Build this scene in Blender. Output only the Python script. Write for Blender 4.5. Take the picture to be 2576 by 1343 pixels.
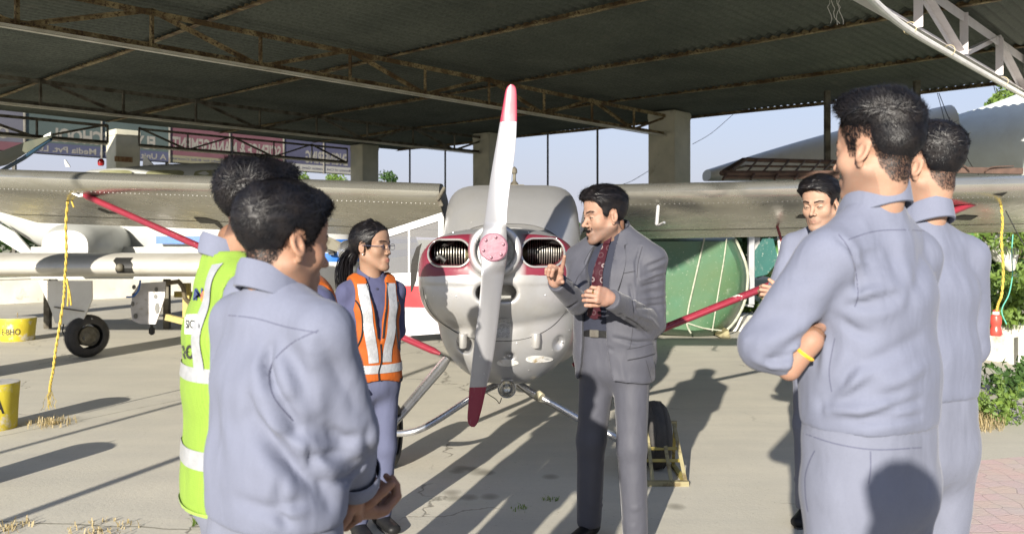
import bpy, bmesh, math, random
import numpy as np
from mathutils import Vector, Matrix, Quaternion
for _o in list(bpy.data.objects): bpy.data.objects.remove(_o)
SC = bpy.context.scene
COL = SC.collection
# ------------------------------------------------------------------ camera, sky, sun, exposure
F = 2100.0; CX = 1288.0; CY = 600.0; CH = 1.47      # focal length and horizon in picture units (2576 wide), eye height
cam_d = bpy.data.cameras.new('camera'); cam = bpy.data.objects.new('camera', cam_d); COL.objects.link(cam)
cam.location = (0, 0, CH); cam.rotation_euler = (math.radians(90), 0, 0)
cam_d.sensor_width = 36.0; cam_d.lens = 36.0 * F / 2576.0; cam_d.shift_y = -(671.5 - CY) / 2576.0
cam_d.clip_start = 0.05; cam_d.clip_end = 3000
cam_d.dof.use_dof = True; cam_d.dof.focus_distance = 4.3; cam_d.dof.aperture_fstop = 5.0
SC.camera = cam
SUN_AZ = math.radians(18.0); SUN_EL = math.radians(17.0)
wd = bpy.data.worlds.new('World'); SC.world = wd; wd.use_nodes = True
_nt = wd.node_tree; _nt.nodes.clear()
_sky = _nt.nodes.new('ShaderNodeTexSky'); _sky.sky_type = 'NISHITA'; _sky.sun_disc = False
_sky.sun_elevation = SUN_EL; _sky.sun_rotation = math.pi + SUN_AZ
_sky.air_density = 1.0; _sky.dust_density = 0.8; _sky.ozone_density = 3.0
_bg = _nt.nodes.new('ShaderNodeBackground'); _bg.inputs[1].default_value = 0.10
_wo = _nt.nodes.new('ShaderNodeOutputWorld')
_mx = _nt.nodes.new('ShaderNodeMix'); _mx.data_type = 'RGBA'      # thin veil of high cloud, densest towards the horizon
_tc = _nt.nodes.new('ShaderNodeTexCoord'); _sp = _nt.nodes.new('ShaderNodeSeparateXYZ'); _nt.links.new(_tc.outputs['Generated'], _sp.inputs[0])
_mr = _nt.nodes.new('ShaderNodeMapRange'); _mr.inputs[1].default_value = 0.0; _mr.inputs[2].default_value = 0.6; _mr.inputs[3].default_value = 0.97; _mr.inputs[4].default_value = 0.25
_nt.links.new(_sp.outputs[2], _mr.inputs[0]); _nt.links.new(_mr.outputs[0], _mx.inputs[0])
_mx.inputs[7].default_value = (2.25, 2.22, 2.72, 1)
_nt.links.new(_sky.outputs[0], _mx.inputs[6]); _nt.links.new(_mx.outputs[2], _bg.inputs[0]); _nt.links.new(_bg.outputs[0], _wo.inputs[0])
sun_d = bpy.data.lights.new('sun', 'SUN'); sun_d.energy = 4.5; sun_d.angle = math.radians(0.6); sun_d.color = (1.0, 0.93, 0.82)
sun = bpy.data.objects.new('sun', sun_d); COL.objects.link(sun)
LD = Vector((math.sin(SUN_AZ) * math.cos(SUN_EL), math.cos(SUN_AZ) * math.cos(SUN_EL), -math.sin(SUN_EL)))
sun.rotation_euler = LD.to_track_quat('-Z', 'Y').to_euler(); sun.location = (-4, -12, 8)
SC.view_settings.view_transform = 'Standard'; SC.view_settings.look = 'None'
SC.view_settings.gamma = 1.0; SC.view_settings.use_curve_mapping = False
SC.view_settings.exposure = 1.34
SC.cycles.max_bounces = 6; SC.cycles.transparent_max_bounces = 12

# ------------------------------------------------------------------ helpers
def P(x, y, d):
    """world point that stands at distance d and shows at picture coordinate x, y"""
    return Vector(((x - CX) / F * d, d, CH + (CY - y) / F * d))
def GP(x, y):
    d = F * CH / (y - CY)
    return Vector(((x - CX) / F * d, d, 0))
OFF = {}
def tag(o, label=None, cat=None, group=None, kind=None):
    if label: o['label'] = label
    if cat: o['category'] = cat
    if group: o['group'] = group
    if kind: o['kind'] = kind
    return o
def thing(name, label, cat, loc=(0, 0, 0), group=None):
    o = bpy.data.objects.new(name, None); COL.objects.link(o); o.location = loc; o.empty_display_size = 0.1
    OFF[o.name] = Vector(loc); tag(o, label, cat, group); return o
def link_mesh(name, me, parent=None, mat=None, smooth=True, loc=None):
    o = bpy.data.objects.new(name, me); COL.objects.link(o)
    if mat and not me.materials:
        me.materials.append(mat)
    n = len(me.vertices)
    co = np.empty(n * 3); me.vertices.foreach_get('co', co); co = co.reshape(-1, 3)
    if parent is not None:
        off = np.array(OFF[parent.name]); o.parent = parent
    else:
        if loc is None:
            off = np.array([(co[:, 0].min() + co[:, 0].max()) / 2, (co[:, 1].min() + co[:, 1].max()) / 2, co[:, 2].min()])
        else: off = np.array(loc)
        o.location = off
    OFF[o.name] = Vector(off)
    co -= off; me.vertices.foreach_set('co', co.ravel())
    if smooth is True: me.polygons.foreach_set('use_smooth', [True] * len(me.polygons))
    me.update()
    if isinstance(smooth, float):
        bm = bmesh.new(); bm.from_mesh(me)
        for e in bm.edges:
            if len(e.link_faces) == 2 and e.calc_face_angle(0) > smooth: e.smooth = False
        for f in bm.faces: f.smooth = True
        bm.to_mesh(me); bm.free()
    return o
def raw_mesh(name, verts, faces):
    me = bpy.data.meshes.new(name); me.from_pydata([tuple(v) for v in verts], [], [tuple(int(i) for i in f) for f in faces]); me.update(); return me
def frame(a, b, up=Vector((0, 0, 1))):
    z = (Vector(b) - Vector(a)); L = z.length; z = z / max(L, 1e-9)
    if abs(z.dot(up)) > 0.98: up = Vector((0, 1, 0)) if abs(z.y) < 0.9 else Vector((1, 0, 0))
    x = up.cross(z).normalized(); y = z.cross(x)
    return x, y, z, L
class MB:
    def __init__(s): s.v = []; s.f = []
    def add(s, vs, fs):
        n = len(s.v); s.v += [Vector(v) for v in vs]; s.f += [tuple(i + n for i in f) for f in fs]; return s
    def box(s, c, sx, sy, sz, m=None, bev=0.0):
        c = Vector(c); m = m or Matrix.Identity(3)
        if bev > 0:
            bm = bmesh.new(); bmesh.ops.create_cube(bm, size=1.0)
            for v in bm.verts: v.co = Vector((v.co.x * sx, v.co.y * sy, v.co.z * sz))
            bmesh.ops.bevel(bm, geom=list(bm.edges), offset=bev, segments=2, affect='EDGES')
            bm.verts.index_update()
            s.add([c + m @ v.co for v in bm.verts], [[v.index for v in f.verts] for f in bm.faces]); bm.free(); return s
        vs = [c + m @ Vector((sx * (i - .5), sy * (j - .5), sz * (k - .5))) for i in (0, 1) for j in (0, 1) for k in (0, 1)]
        return s.add(vs, [(0, 1, 3, 2), (4, 6, 7, 5), (0, 4, 5, 1), (2, 3, 7, 6), (0, 2, 6, 4), (1, 5, 7, 3)])
    def bar(s, a, b, w, h, up=Vector((0, 0, 1))):
        x, y, z, L = frame(a, b, up); a = Vector(a); b = Vector(b)
        vs = [p + x * (w / 2 * i) + y * (h / 2 * j) for p in (a, b) for i, j in ((-1, -1), (1, -1), (1, 1), (-1, 1))]
        return s.add(vs, [(3, 2, 1, 0), (4, 5, 6, 7), (0, 1, 5, 4), (1, 2, 6, 5), (2, 3, 7, 6), (3, 0, 4, 7)])
    def angle(s, a, b, w, t=0.006, up=Vector((0, 0, 1)), flip=1):
        """angle-iron member: two thin legs at a right angle"""
        x, y, z, L = frame(a, b, up); a = Vector(a); b = Vector(b)
        s.bar(a + y * (t / 2), b + y * (t / 2), w, t, up)
        o = x * (flip * (w / 2 - t / 2)) + y * (w / 2 + t * 0.5)
        return s.bar(a + o, b + o, t, w - t, up)
    def tube(s, pts, r, n=12, cap=True, closed=False):
        pts = [Vector(p) for p in pts]; rs = r if hasattr(r, '__len__') else [r] * len(pts)
        rings = []; up = None
        for i, p in enumerate(pts):
            if i == 0: t = pts[1] - p
            elif i == len(pts) - 1: t = p - pts[-2]
            else: t = (pts[i + 1] - pts[i - 1])
            t = t.normalized()
            if up is None:
                up = Vector((0, 0, 1)) if abs(t.z) < 0.95 else Vector((1, 0, 0))
            x = up.cross(t); x = x.normalized() if x.length > 1e-6 else Vector((1, 0, 0)); y = t.cross(x); up = y
            rings.append([p + (x * math.cos(2 * math.pi * k / n) + y * math.sin(2 * math.pi * k / n)) * rs[i] for k in range(n)])
        return s.loft(rings, cap)
    def loft(s, rings, cap=True, closed=True):
        n = len(rings[0]); base = len(s.v)
        vs = [v for r in rings for v in r]; fs = []
        for i in range(len(rings) - 1):
            for k in range(n if closed else n - 1):
                a = i * n + k; b = i * n + (k + 1) % n
                fs.append((a, b, b + n, a + n))
        if cap:
            fs.append(tuple(range(n - 1, -1, -1))); m = (len(rings) - 1) * n; fs.append(tuple(range(m, m + n)))
        return s.add(vs, fs)
    def lathe(s, c, prof, n=24, axis=Vector((0, 0, 1)), cap=False):
        c = Vector(c); axis = axis.normalized(); u = axis.orthogonal().normalized(); w = axis.cross(u)
        rings = [[c + axis * h + (u * math.cos(2 * math.pi * k / n) + w * math.sin(2 * math.pi * k / n)) * r for k in range(n)] for r, h in prof]
        return s.loft(rings, cap)
    def sphere(s, c, r, n=12, sc=(1, 1, 1)):
        c = Vector(c); rings = []
        for i in range(1, n):
            a = math.pi * i / n
            rings.append([c + Vector((math.sin(a) * math.cos(2 * math.pi * k / (2 * n)) * r * sc[0], math.sin(a) * math.sin(2 * math.pi * k / (2 * n)) * r * sc[1], math.cos(a) * r * sc[2])) for k in range(2 * n)])
        return s.loft(rings, True)
    def slab(s, poly, nrm, t):
        """flat outline given thickness t along nrm"""
        n = len(poly); nrm = Vector(nrm)
        vs = [Vector(p) - nrm * t / 2 for p in poly] + [Vector(p) + nrm * t / 2 for p in poly]
        fs = [tuple(range(n - 1, -1, -1)), tuple(range(n, 2 * n))] + [(i, (i + 1) % n, (i + 1) % n + n, i + n) for i in range(n)]
        return s.add(vs, fs)
    def quad(s, a, b, c, d): return s.add([a, b, c, d], [(0, 1, 2, 3)])
    def build(s, name, mat, parent=None, smooth=0.6):
        return link_mesh(name, raw_mesh(name, s.v, s.f), parent, mat, smooth)
def text_geo(string, size=1.0, sx=1.0, bold=0.0, extrude=0.0):
    c = bpy.data.curves.new('t', 'FONT'); c.body = string; c.size = size; c.offset = bold; c.extrude = extrude; c.resolution_u = 3
    o = bpy.data.objects.new('t', c); COL.objects.link(o)
    dg = bpy.context.evaluated_depsgraph_get(); me = bpy.data.meshes.new_from_object(o.evaluated_get(dg))
    vs = [Vector((v.co.x * sx, v.co.y, v.co.z)) for v in me.vertices]; fs = [tuple(p.vertices) for p in me.polygons]
    bpy.data.objects.remove(o); bpy.data.curves.remove(c); bpy.data.meshes.remove(me)
    return vs, fs
def put_text(mb, string, org, xd, yd, width, height, bold=0.0, nrm_off=None, wrap=None):
    """lay the string flat so that it fills width x height from org along xd, yd"""
    vs, fs = text_geo(string, 1.0, 1.0, bold)
    x0 = min(v.x for v in vs); x1 = max(v.x for v in vs); y0 = min(v.y for v in vs); y1 = max(v.y for v in vs)
    out = []
    for v in vs:
        u = (v.x - x0) / (x1 - x0) * width; w = (v.y - y0) / (y1 - y0) * height
        out.append(wrap(u, w) if wrap else Vector(org) + Vector(xd) * u + Vector(yd) * w)
    mb.add(out, fs)

# ------------------------------------------------------------------ materials
MATS = {}
def new_mat(name):
    m = bpy.data.materials.new(name); m.use_nodes = True; nt = m.node_tree; b = nt.nodes['Principled BSDF']; return m, nt, b
def N(nt, t, **kw):
    n = nt.nodes.new(t)
    for k, v in kw.items():
        if k.startswith('i_'):
            key = k[2:]; key = int(key) if key.isdigit() else key.replace('_', ' ')
            n.inputs[key].default_value = v
        else: setattr(n, k, v)
    return n
def ramp(nt, src, stops):
    r = nt.nodes.new('ShaderNodeValToRGB'); el = r.color_ramp.elements
    while len(el) < len(stops): el.new(0.5)
    for e, (p, c) in zip(el, stops):
        e.position = p; e.color = (c[0], c[1], c[2], 1) if hasattr(c, '__len__') else (c, c, c, 1)
    nt.links.new(src, r.inputs[0]); return r.outputs[0]
def mixc(nt, fac, a, b, mode='MIX'):
    m = nt.nodes.new('ShaderNodeMix'); m.data_type = 'RGBA'; m.blend_type = mode
    for i, s in ((0, fac), (6, a), (7, b)):
        if isinstance(s, (int, float)): m.inputs[i].default_value = s
        elif isinstance(s, (tuple, list)): m.inputs[i].default_value = (s[0], s[1], s[2], 1)
        else: nt.links.new(s, m.inputs[i])
    return m.outputs[2]
def mth(nt, op, a, b=0.0, clamp=False):
    m = nt.nodes.new('ShaderNodeMath'); m.operation = op; m.use_clamp = clamp
    for i, s in enumerate((a, b)):
        if isinstance(s, (int, float)): m.inputs[i].default_value = s
        else: nt.links.new(s, m.inputs[i])
    return m.outputs[0]
def noise(nt, vec, scale, detail=4, rough=0.55, stretch=None):
    if stretch:
        mp = nt.nodes.new('ShaderNodeMapping'); mp.inputs['Scale'].default_value = stretch; nt.links.new(vec, mp.inputs[0]); vec = mp.outputs[0]
    n = nt.nodes.new('ShaderNodeTexNoise'); n.inputs['Scale'].default_value = scale; n.inputs['Detail'].default_value = detail; n.inputs['Roughness'].default_value = rough
    nt.links.new(vec, n.inputs['Vector']); return n.outputs[0]
def coords(nt, kind='Object'):
    return nt.nodes.new('ShaderNodeTexCoord').outputs[kind]
def bump(nt, b, h, strength=0.3, dist=0.01):
    n = nt.nodes.new('ShaderNodeBump'); n.inputs['Strength'].default_value = strength; n.inputs['Distance'].default_value = dist
    nt.links.new(h, n.inputs['Height']); nt.links.new(n.outputs[0], b.inputs['Normal'])
def M(name, c1, c2=None, scale=6.0, rough=0.6, metal=0.0, bmp=0.0, bscale=None, stretch=None, lo=0.35, hi=0.65, dist=0.01, c3=None, c3t=(0.62, 0.7), c3s=18.0, spec=0.5):
    if name in MATS: return MATS[name]
    m, nt, b = new_mat(name); MATS[name] = m
    b.inputs['Roughness'].default_value = rough; b.inputs['Metallic'].default_value = metal; b.inputs['Specular IOR Level'].default_value = spec
    co = coords(nt)
    if c2 is None: c2 = tuple(x * 0.82 for x in c1)
    n1 = noise(nt, co, scale, 5, 0.6, stretch)
    c = ramp(nt, n1, [(lo, c1), (hi, c2)])
    if c3 is not None:
        n3 = noise(nt, co, c3s, 6, 0.65)
        c = mixc(nt, ramp(nt, n3, [(c3t[0], 0.0), (c3t[1], 1.0)]), c, c3)
    nt.links.new(c, b.inputs['Base Color'])
    r = nt.nodes.new('ShaderNodeMapRange'); r.inputs[3].default_value = max(0.03, rough - 0.1); r.inputs[4].default_value = min(1, rough + 0.1)
    nt.links.new(noise(nt, co, scale * 3, 3), r.inputs[0]); nt.links.new(r.outputs[0], b.inputs['Roughness'])
    if bmp > 0: bump(nt, b, noise(nt, co, bscale or scale * 5, 4, 0.6, stretch), bmp, dist)
    return m
# ------------------------------------------------------------------ ground
def ground_mat():
    m, nt, b = new_mat('concrete'); co = coords(nt)
    base = ramp(nt, noise(nt, co, 0.35, 6, 0.6), [(0.3, (0.51, 0.48, 0.39)), (0.7, (0.40, 0.38, 0.31))])
    base = mixc(nt, ramp(nt, noise(nt, co, 2.2, 6, 0.7), [(0.35, 0.0), (0.75, 0.5)]), base, (0.36, 0.34, 0.29))
    base = mixc(nt, ramp(nt, noise(nt, co, 30, 5, 0.7), [(0.3, 0.0), (0.8, 0.35)]), base, (0.52, 0.49, 0.42))
    # trowel streaks
    base = mixc(nt, ramp(nt, noise(nt, co, 1.2, 5, 0.6, (0.35, 3.0, 1)), [(0.4, 0.0), (0.7, 0.3)]), base, (0.31, 0.30, 0.27))
    # cracks: thin voronoi borders, only where a mask lets them
    w = nt.nodes.new('ShaderNodeTexVoronoi'); w.feature = 'DISTANCE_TO_EDGE'; w.inputs['Scale'].default_value = 0.36
    wn = nt.nodes.new('ShaderNodeTexNoise'); wn.inputs['Scale'].default_value = 2.5; wn.inputs['Detail'].default_value = 6
    nt.links.new(co, wn.inputs['Vector'])
    ad = nt.nodes.new('ShaderNodeVectorMath'); ad.operation = 'MULTIPLY_ADD'; nt.links.new(wn.outputs['Color'], ad.inputs[0]); ad.inputs[1].default_value = (0.55, 0.55, 0); nt.links.new(co, ad.inputs[2])
    nt.links.new(ad.outputs[0], w.inputs['Vector'])
    cr = ramp(nt, w.outputs['Distance'], [(0.0, 1.0), (0.0022, 0.0)])
    msk = ramp(nt, noise(nt, co, 0.8, 3), [(0.5, 0.0), (0.56, 1.0)])
    cr = mth(nt, 'MULTIPLY', cr, msk)
    base = mixc(nt, mth(nt, 'MULTIPLY', cr, 0.75), base, (0.10, 0.09, 0.07))
    # small dark specks
    base = mixc(nt, ramp(nt, noise(nt, co, 75, 2, 0.5), [(0.69, 0.0), (0.73, 0.55)]), base, (0.14, 0.12, 0.09))
    # oil drips near the engine
    sx = nt.nodes.new('ShaderNodeSeparateXYZ'); nt.links.new(co, sx.inputs[0])
    for (px, py, r) in ((1150, 1186, .05), (1208, 1188, .07), (1225, 1190, .05), (1160, 1178, .03), (1186, 1180, .025), (1140, 1254, .035), (1180, 1252, .03), (1232, 1250, .045), (1385, 1200, .04), (1700, 1275, .04), (1137, 1240, .02)):
        g = GP(px, py)
        dx = mth(nt, 'SUBTRACT', sx.outputs[0], g.x); dy = mth(nt, 'SUBTRACT', sx.outputs[1], g.y)
        d2 = mth(nt, 'ADD', mth(nt, 'MULTIPLY', dx, dx), mth(nt, 'MULTIPLY', mth(nt, 'MULTIPLY', dy, dy), 0.8))
        f = ramp(nt, d2, [(r * r * 0.55, 0.62), (r * r * 1.1, 0.0)])
        base = mixc(nt, f, base, (0.13, 0.12, 0.09))
    # slab joints
    for (q0, q1) in ((GP(0, 1312), GP(600, 1338)), (GP(40, 1090), GP(640, 968))):
        t = (q1 - q0).normalized(); n = Vector((-t.y, t.x, 0)); cc = n.dot(q0)
        dd = mth(nt, 'ADD', mth(nt, 'MULTIPLY', sx.outputs[0], n.x), mth(nt, 'SUBTRACT', mth(nt, 'MULTIPLY', sx.outputs[1], n.y), cc))
        dd = mth(nt, 'ABSOLUTE', mth(nt, 'ADD', dd, mth(nt, 'MULTIPLY', mth(nt, 'SUBTRACT', noise(nt, co, 5, 4), 0.5), 0.05)))
        jf = mth(nt, 'MULTIPLY', ramp(nt, dd, [(0.004, 0.8), (0.011, 0.0)]), ramp(nt, noise(nt, co, 3, 3), [(0.38, 0.15), (0.5, 1.0)]))
        base = mixc(nt, jf, base, (0.16, 0.15, 0.11))
    nt.links.new(base, b.inputs['Base Color']); b.inputs['Roughness'].default_value = 0.82
    h = mth(nt, 'SUBTRACT', noise(nt, co, 40, 5, 0.7), mth(nt, 'MULTIPLY', cr, 1.2))
    bump(nt, b, h, 0.35, 0.006)
    return m
gm = MB(); gm.quad(Vector((-500, -200, 0)), Vector((500, -200, 0)), Vector((500, 900, 0)), Vector((-500, 900, 0)))
# ground far: dry earth; concrete slab sheet on it
earth = gm.build('ground', M('dry_earth', (0.33, 0.29, 0.2), (0.16, 0.19, 0.08), 0.35, 0.95, 0, 0.5, 3.0, lo=0.4, hi=0.62))
tag(earth, kind='structure')
TD = Vector((0.676, 0.737, 0)).normalized(); ND = Vector((0.737, -0.676, 0)).normalized()
def AB(a, b, z=0.0): return TD * a + ND * b + Vector((0, 0, z))
cm = MB(); cm.quad(AB(-30, -21.6, 0.004), AB(-30, 16, 0.004), AB(16.4, 16, 0.004), AB(16.4, -21.6, 0.004))
conc = cm.build('concrete_floor', ground_mat()); conc.location = (0, 0, 0)
me = conc.data; o_ = OFF[conc.name]
for v in me.vertices: v.co += o_
tag(conc, kind='structure')
# pink interlocking pavers at the right
def paver_mat():
    m, nt, b = new_mat('pink_pavers'); co = coords(nt)
    wn = nt.nodes.new('ShaderNodeTexNoise'); wn.inputs['Scale'].default_value = 4.0; nt.links.new(co, wn.inputs['Vector'])
    v = nt.nodes.new('ShaderNodeTexVoronoi'); v.feature = 'DISTANCE_TO_EDGE'; v.inputs['Scale'].default_value = 8.0; v.inputs['Randomness'].default_value = 0.35
    ad = nt.nodes.new('ShaderNodeVectorMath'); ad.operation = 'MULTIPLY_ADD'; nt.links.new(wn.outputs['Color'], ad.inputs[0]); ad.inputs[1].default_value = (0.09, 0.09, 0); nt.links.new(co, ad.inputs[2])
    nt.links.new(ad.outputs[0], v.inputs['Vector'])
    v2 = nt.nodes.new('ShaderNodeTexVoronoi'); v2.inputs['Scale'].default_value = 8.0; v2.inputs['Randomness'].default_value = 0.35; nt.links.new(ad.outputs[0], v2.inputs['Vector'])
    base = mixc(nt, 0.06, ramp(nt, noise(nt, co, 3.0, 5), [(0.3, (0.55, 0.38, 0.35)), (0.7, (0.47, 0.40, 0.36))]), v2.outputs['Color'], 'SOFT_LIGHT')
    e = ramp(nt, v.outputs['Distance'], [(0.012, 1.0), (0.03, 0.0)])
    base = mixc(nt, mth(nt, 'MULTIPLY', e, 0.45), base, (0.25, 0.2, 0.17))
    nt.links.new(base, b.inputs['Base Color']); b.inputs['Roughness'].default_value = 0.85
    bump(nt, b, mth(nt, 'SUBTRACT', noise(nt, co, 50, 3), e), 0.4, 0.006); return m
pv = MB(); pts = [GP(2270, 1500), GP(2330, 1260), GP(2405, 1215), GP(2418, 1180), GP(2470, 1160), GP(2800, 1130), GP(3600, 1120), GP(3600, 1700), GP(2300, 1800)]
pv.add([Vector((p.x, p.y, 0.008)) for p in pts], [tuple(range(len(pts)))])
if pv.v: tag(pv.build('pavers', paver_mat()), kind='structure')

# ------------------------------------------------------------------ hangar: columns, trusses, purlins, roof
m_col = M('column_paint', (0.50, 0.48, 0.38), (0.40, 0.39, 0.31), 2.0, 0.8, 0, 0.3, 20, c3=(0.2, 0.18, 0.13), c3t=(0.6, 0.78), c3s=2.5)
m_white = M('white_wash', (0.72, 0.70, 0.63), (0.58, 0.56, 0.50), 1.4, 0.85, 0, 0.3, 14, c3=(0.3, 0.28, 0.22), c3t=(0.6, 0.75), c3s=3)
m_rust = M('rusty_steel', (0.28, 0.22, 0.11), (0.09, 0.055, 0.02), 3.5, 0.8, 0.0, 0.4, 30, (1, 1, 1), 0.42, 0.58, c3=(0.06, 0.035, 0.018), c3t=(0.5, 0.6), c3s=26)
m_dark = M('dark_steel', (0.10, 0.10, 0.085), (0.05, 0.04, 0.03), 4, 0.7, 0.0, 0.3, 30)
m_dsteel = M('weathered_steel', (0.13, 0.12, 0.09), (0.05, 0.04, 0.025), 5, 0.75, 0.0, 0.3, 30, lo=0.4, hi=0.6)
m_wsteel = M('white_steel', (0.60, 0.57, 0.57), (0.52, 0.49, 0.49), 3, 0.55, 0.0, 0.25, 30, c3=(0.20, 0.12, 0.06), c3t=(0.66, 0.74), c3s=9)
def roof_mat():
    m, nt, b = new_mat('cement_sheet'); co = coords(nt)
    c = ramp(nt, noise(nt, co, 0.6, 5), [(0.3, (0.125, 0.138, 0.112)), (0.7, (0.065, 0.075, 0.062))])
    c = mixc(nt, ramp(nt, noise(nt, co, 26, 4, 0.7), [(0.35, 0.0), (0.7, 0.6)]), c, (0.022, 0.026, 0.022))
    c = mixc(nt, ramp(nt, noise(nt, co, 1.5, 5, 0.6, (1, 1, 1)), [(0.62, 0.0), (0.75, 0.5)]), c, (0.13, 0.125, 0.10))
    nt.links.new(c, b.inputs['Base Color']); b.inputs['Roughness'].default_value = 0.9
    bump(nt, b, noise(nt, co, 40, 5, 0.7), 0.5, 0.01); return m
rm = MB(); ROOFZ = 4.33
bs = np.arange(-20.95, -2.15, 0.025)
A_SHEETS = [(0.9, 2.5), (2.35, 5.4), (5.25, 8.3), (8.15, 11.2), (11.05, 14.15), (14.0, 17.35)]
for k, (a0, a1) in enumerate(A_SHEETS):
    n = len(bs); lift = 0.012 * (k % 2)
    rings = []
    for a in np.linspace(a0, a1, 3):
        rings.append([AB(a, float(b), ROOFZ + lift + 0.022 * math.cos(2 * math.pi * b / 0.15) + 0.012 * math.sin(b * 1.1 + a)) for b in bs])
    top = [[v + Vector((0, 0, 0.008)) for v in r] for r in rings]
    rm.loft(rings, False, False); rm.loft([r for r in top], False, False)
    for r, t in ((rings[0], top[0]), (rings[-1], top[-1])): rm.loft([r, t], False, False)
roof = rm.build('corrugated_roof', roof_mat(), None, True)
tag(roof, 'dark grey corrugated cement sheet roof over the parked aircraft', 'roof')
# purlins run across the trusses and sag a little between them
purl = [17.25, 14.1, 11.15, 8.25, 5.3, 2.4, 1.0]
plab = ['rusty purlin along the outer roof edge facing the sky', 'rusty roof purlin second in from the outer edge', 'rusty roof purlin third in from the outer edge, above the right columns',
        'roof purlin crossing the ceiling above the propeller tip', 'roof purlin fifth in from the outer roof edge', 'roof purlin sixth in from the outer roof edge', 'roof purlin seventh in from the outer roof edge',
        'roof purlin above the left wing, eighth in from the outer edge', 'dark roof purlin ninth in from the outer edge, at upper left', 'dark roof purlin tenth in from the outer edge', 'dark roof purlin eleventh in from the outer edge', 'dark roof purlin along the inner roof edge']
TB = [-2.9, -9.9, -15.7, -20.7]
for i, a in enumerate(purl):
    mb = MB(); pr = None; pts = []
    for b in np.linspace(-20.85, -2.4, 60):
        s = 0.0
        for b0, b1 in ((-9.9, -2.9), (-15.7, -9.9), (-20.7, -15.7)):
            if b0 <= b <= b1: s = 0.045 * math.sin(math.pi * (b - b0) / (b1 - b0)) ** 2
        pts.append(AB(a, float(b), 4.275 - s * 0.5))
    for p, q in zip(pts[:-1], pts[1:]):
        mb.angle(p, q + (q - p) * 0.01, 0.075, 0.007)
    tag(mb.build('purlin', m_rust if i < 9 else m_dark, None, False), plab[i], 'purlin', 'purlins under the corrugated roof')
m_lit_flange = M('lit_flange', (.55, .53, .45), (.38, .35, .27), 3, .5, 0, .2, 20)  # pale added strip: ground bounce light under the chords, painted as colour
def truss(b, a0, a1, zb, zt, npan, mat, label, w=0.06, mat2=None, phase=0):
    root = thing('roof_truss', label, 'roof truss', AB((a0 + a1) / 2, b, zb), 'roof trusses of the shed')
    mat2 = mat2 or mat
    mb = MB(); mb.angle(AB(a0, b, zb), AB(a1, b, zb), w, 0.008); mb.build('bottom_chord', mat, root, False)
    if mat is not m_wsteel: mb = MB(); mb.bar(AB(a0, b - .01, zb - w / 2 - .004), AB(a1, b - .01, zb - w / 2 - .004), w * .9, .005); mb.bar(AB(a0, b + w / 2 + .004, zb - .02), AB(a1, b + w / 2 + .004, zb - .02), .004, .03); mb.build('lit_flange_strip', m_lit_flange, root, False)
    mb = MB(); mb.angle(AB(a0, b, zt), AB(a1, b, zt), w, 0.008, Vector((0, 0, -1))); mb.build('top_chord', mat, root, False)
    for k in range(npan + 1):
        a = a0 + (a1 - a0) * k / npan
        mb = MB(); mb.angle(AB(a, b + 0.012, zb + 0.01), AB(a, b + 0.012, zt - 0.01), w * 0.8, 0.006, ND); mb.build('post', mat2, root, False)
        if k < npan:
            an = a0 + (a1 - a0) * (k + 1) / npan
            z0, z1 = (zb, zt) if (k + phase) % 2 else (zt, zb)
            mb = MB(); mb.angle(AB(a, b - 0.02, z0), AB(an, b - 0.02, z1), w * 0.75, 0.006, ND); mb.build('diagonal', mat2, root, False)
    return root
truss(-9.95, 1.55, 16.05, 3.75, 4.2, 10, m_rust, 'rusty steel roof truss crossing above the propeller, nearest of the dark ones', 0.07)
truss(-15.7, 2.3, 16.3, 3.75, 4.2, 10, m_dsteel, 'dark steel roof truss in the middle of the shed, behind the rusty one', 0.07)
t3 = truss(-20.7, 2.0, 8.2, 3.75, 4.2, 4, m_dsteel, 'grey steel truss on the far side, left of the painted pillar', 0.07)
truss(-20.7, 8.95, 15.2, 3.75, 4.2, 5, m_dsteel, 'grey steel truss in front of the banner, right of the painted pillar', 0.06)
truss(-2.9, 2.5, 14.9, 3.72, 4.25, 7, m_wsteel, 'white painted steel truss at the near right edge of the roof', 0.12, m_wsteel)
def column(c, w, ztop, mat, label, rot=True, w2=None):
    mb = MB(); R = Matrix((TD, ND, Vector((0, 0, 1)))).transposed() if rot else Matrix.Identity(3)
    c = Vector(c)
    mb.box(c + Vector((0, 0, ztop / 2)), w, w2 or w, ztop, R, 0.012)
    mb.box(c + Vector((0, 0, ztop - 0.09)), w + 0.03, (w2 or w) + 0.03, 0.16, R, 0.02)
    # a rough cement patch and a down pipe at the corner
    o = mb.build('concrete_column', mat, None, 0.6); tag(o, label, 'column', 'columns of the shed')
    return o
cA = P(1684, 600, 18.7); cB = P(1230, 600, 22.5); cC = P(917, 600, 25.2); cP = P(310, 600, 21.2)
column((cA.x, cA.y, 0), 0.68, 4.28, m_col, 'square concrete column right of the instructor, nearest the propeller')
column((cB.x, cB.y, 0), 0.62, 4.28, m_col, 'square concrete column directly behind the upper propeller blade')
column((cC.x, cC.y, 0), 0.60, 4.28, m_col, 'square concrete column at the right end of the banner')
col_l = column((cP.x, cP.y, 0), 0.60, 4.2, m_col, 'pale painted pillar with a small brown plate, between the mirrored banners')
mb = MB(); q = P(311, 401, 20.75)
mb.box(q, 0.44, 0.03, 0.13, Matrix((TD, ND, Vector((0, 0, 1)))).transposed(), 0.005)
pl = mb.build('plate', M('brown_plate', (0.16, 0.07, 0.03), (0.24, 0.16, 0.08), 25, 0.7, lo=0.45, hi=0.55), None, 0.6)
pl.parent = col_l; pl.location = pl.location - col_l.location
cR = P(2650, 600, 12.6)
column((cR.x + 0.05, cR.y, 0), 0.62, 4.28, m_white, 'white painted column at the right edge of the photo')
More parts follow.
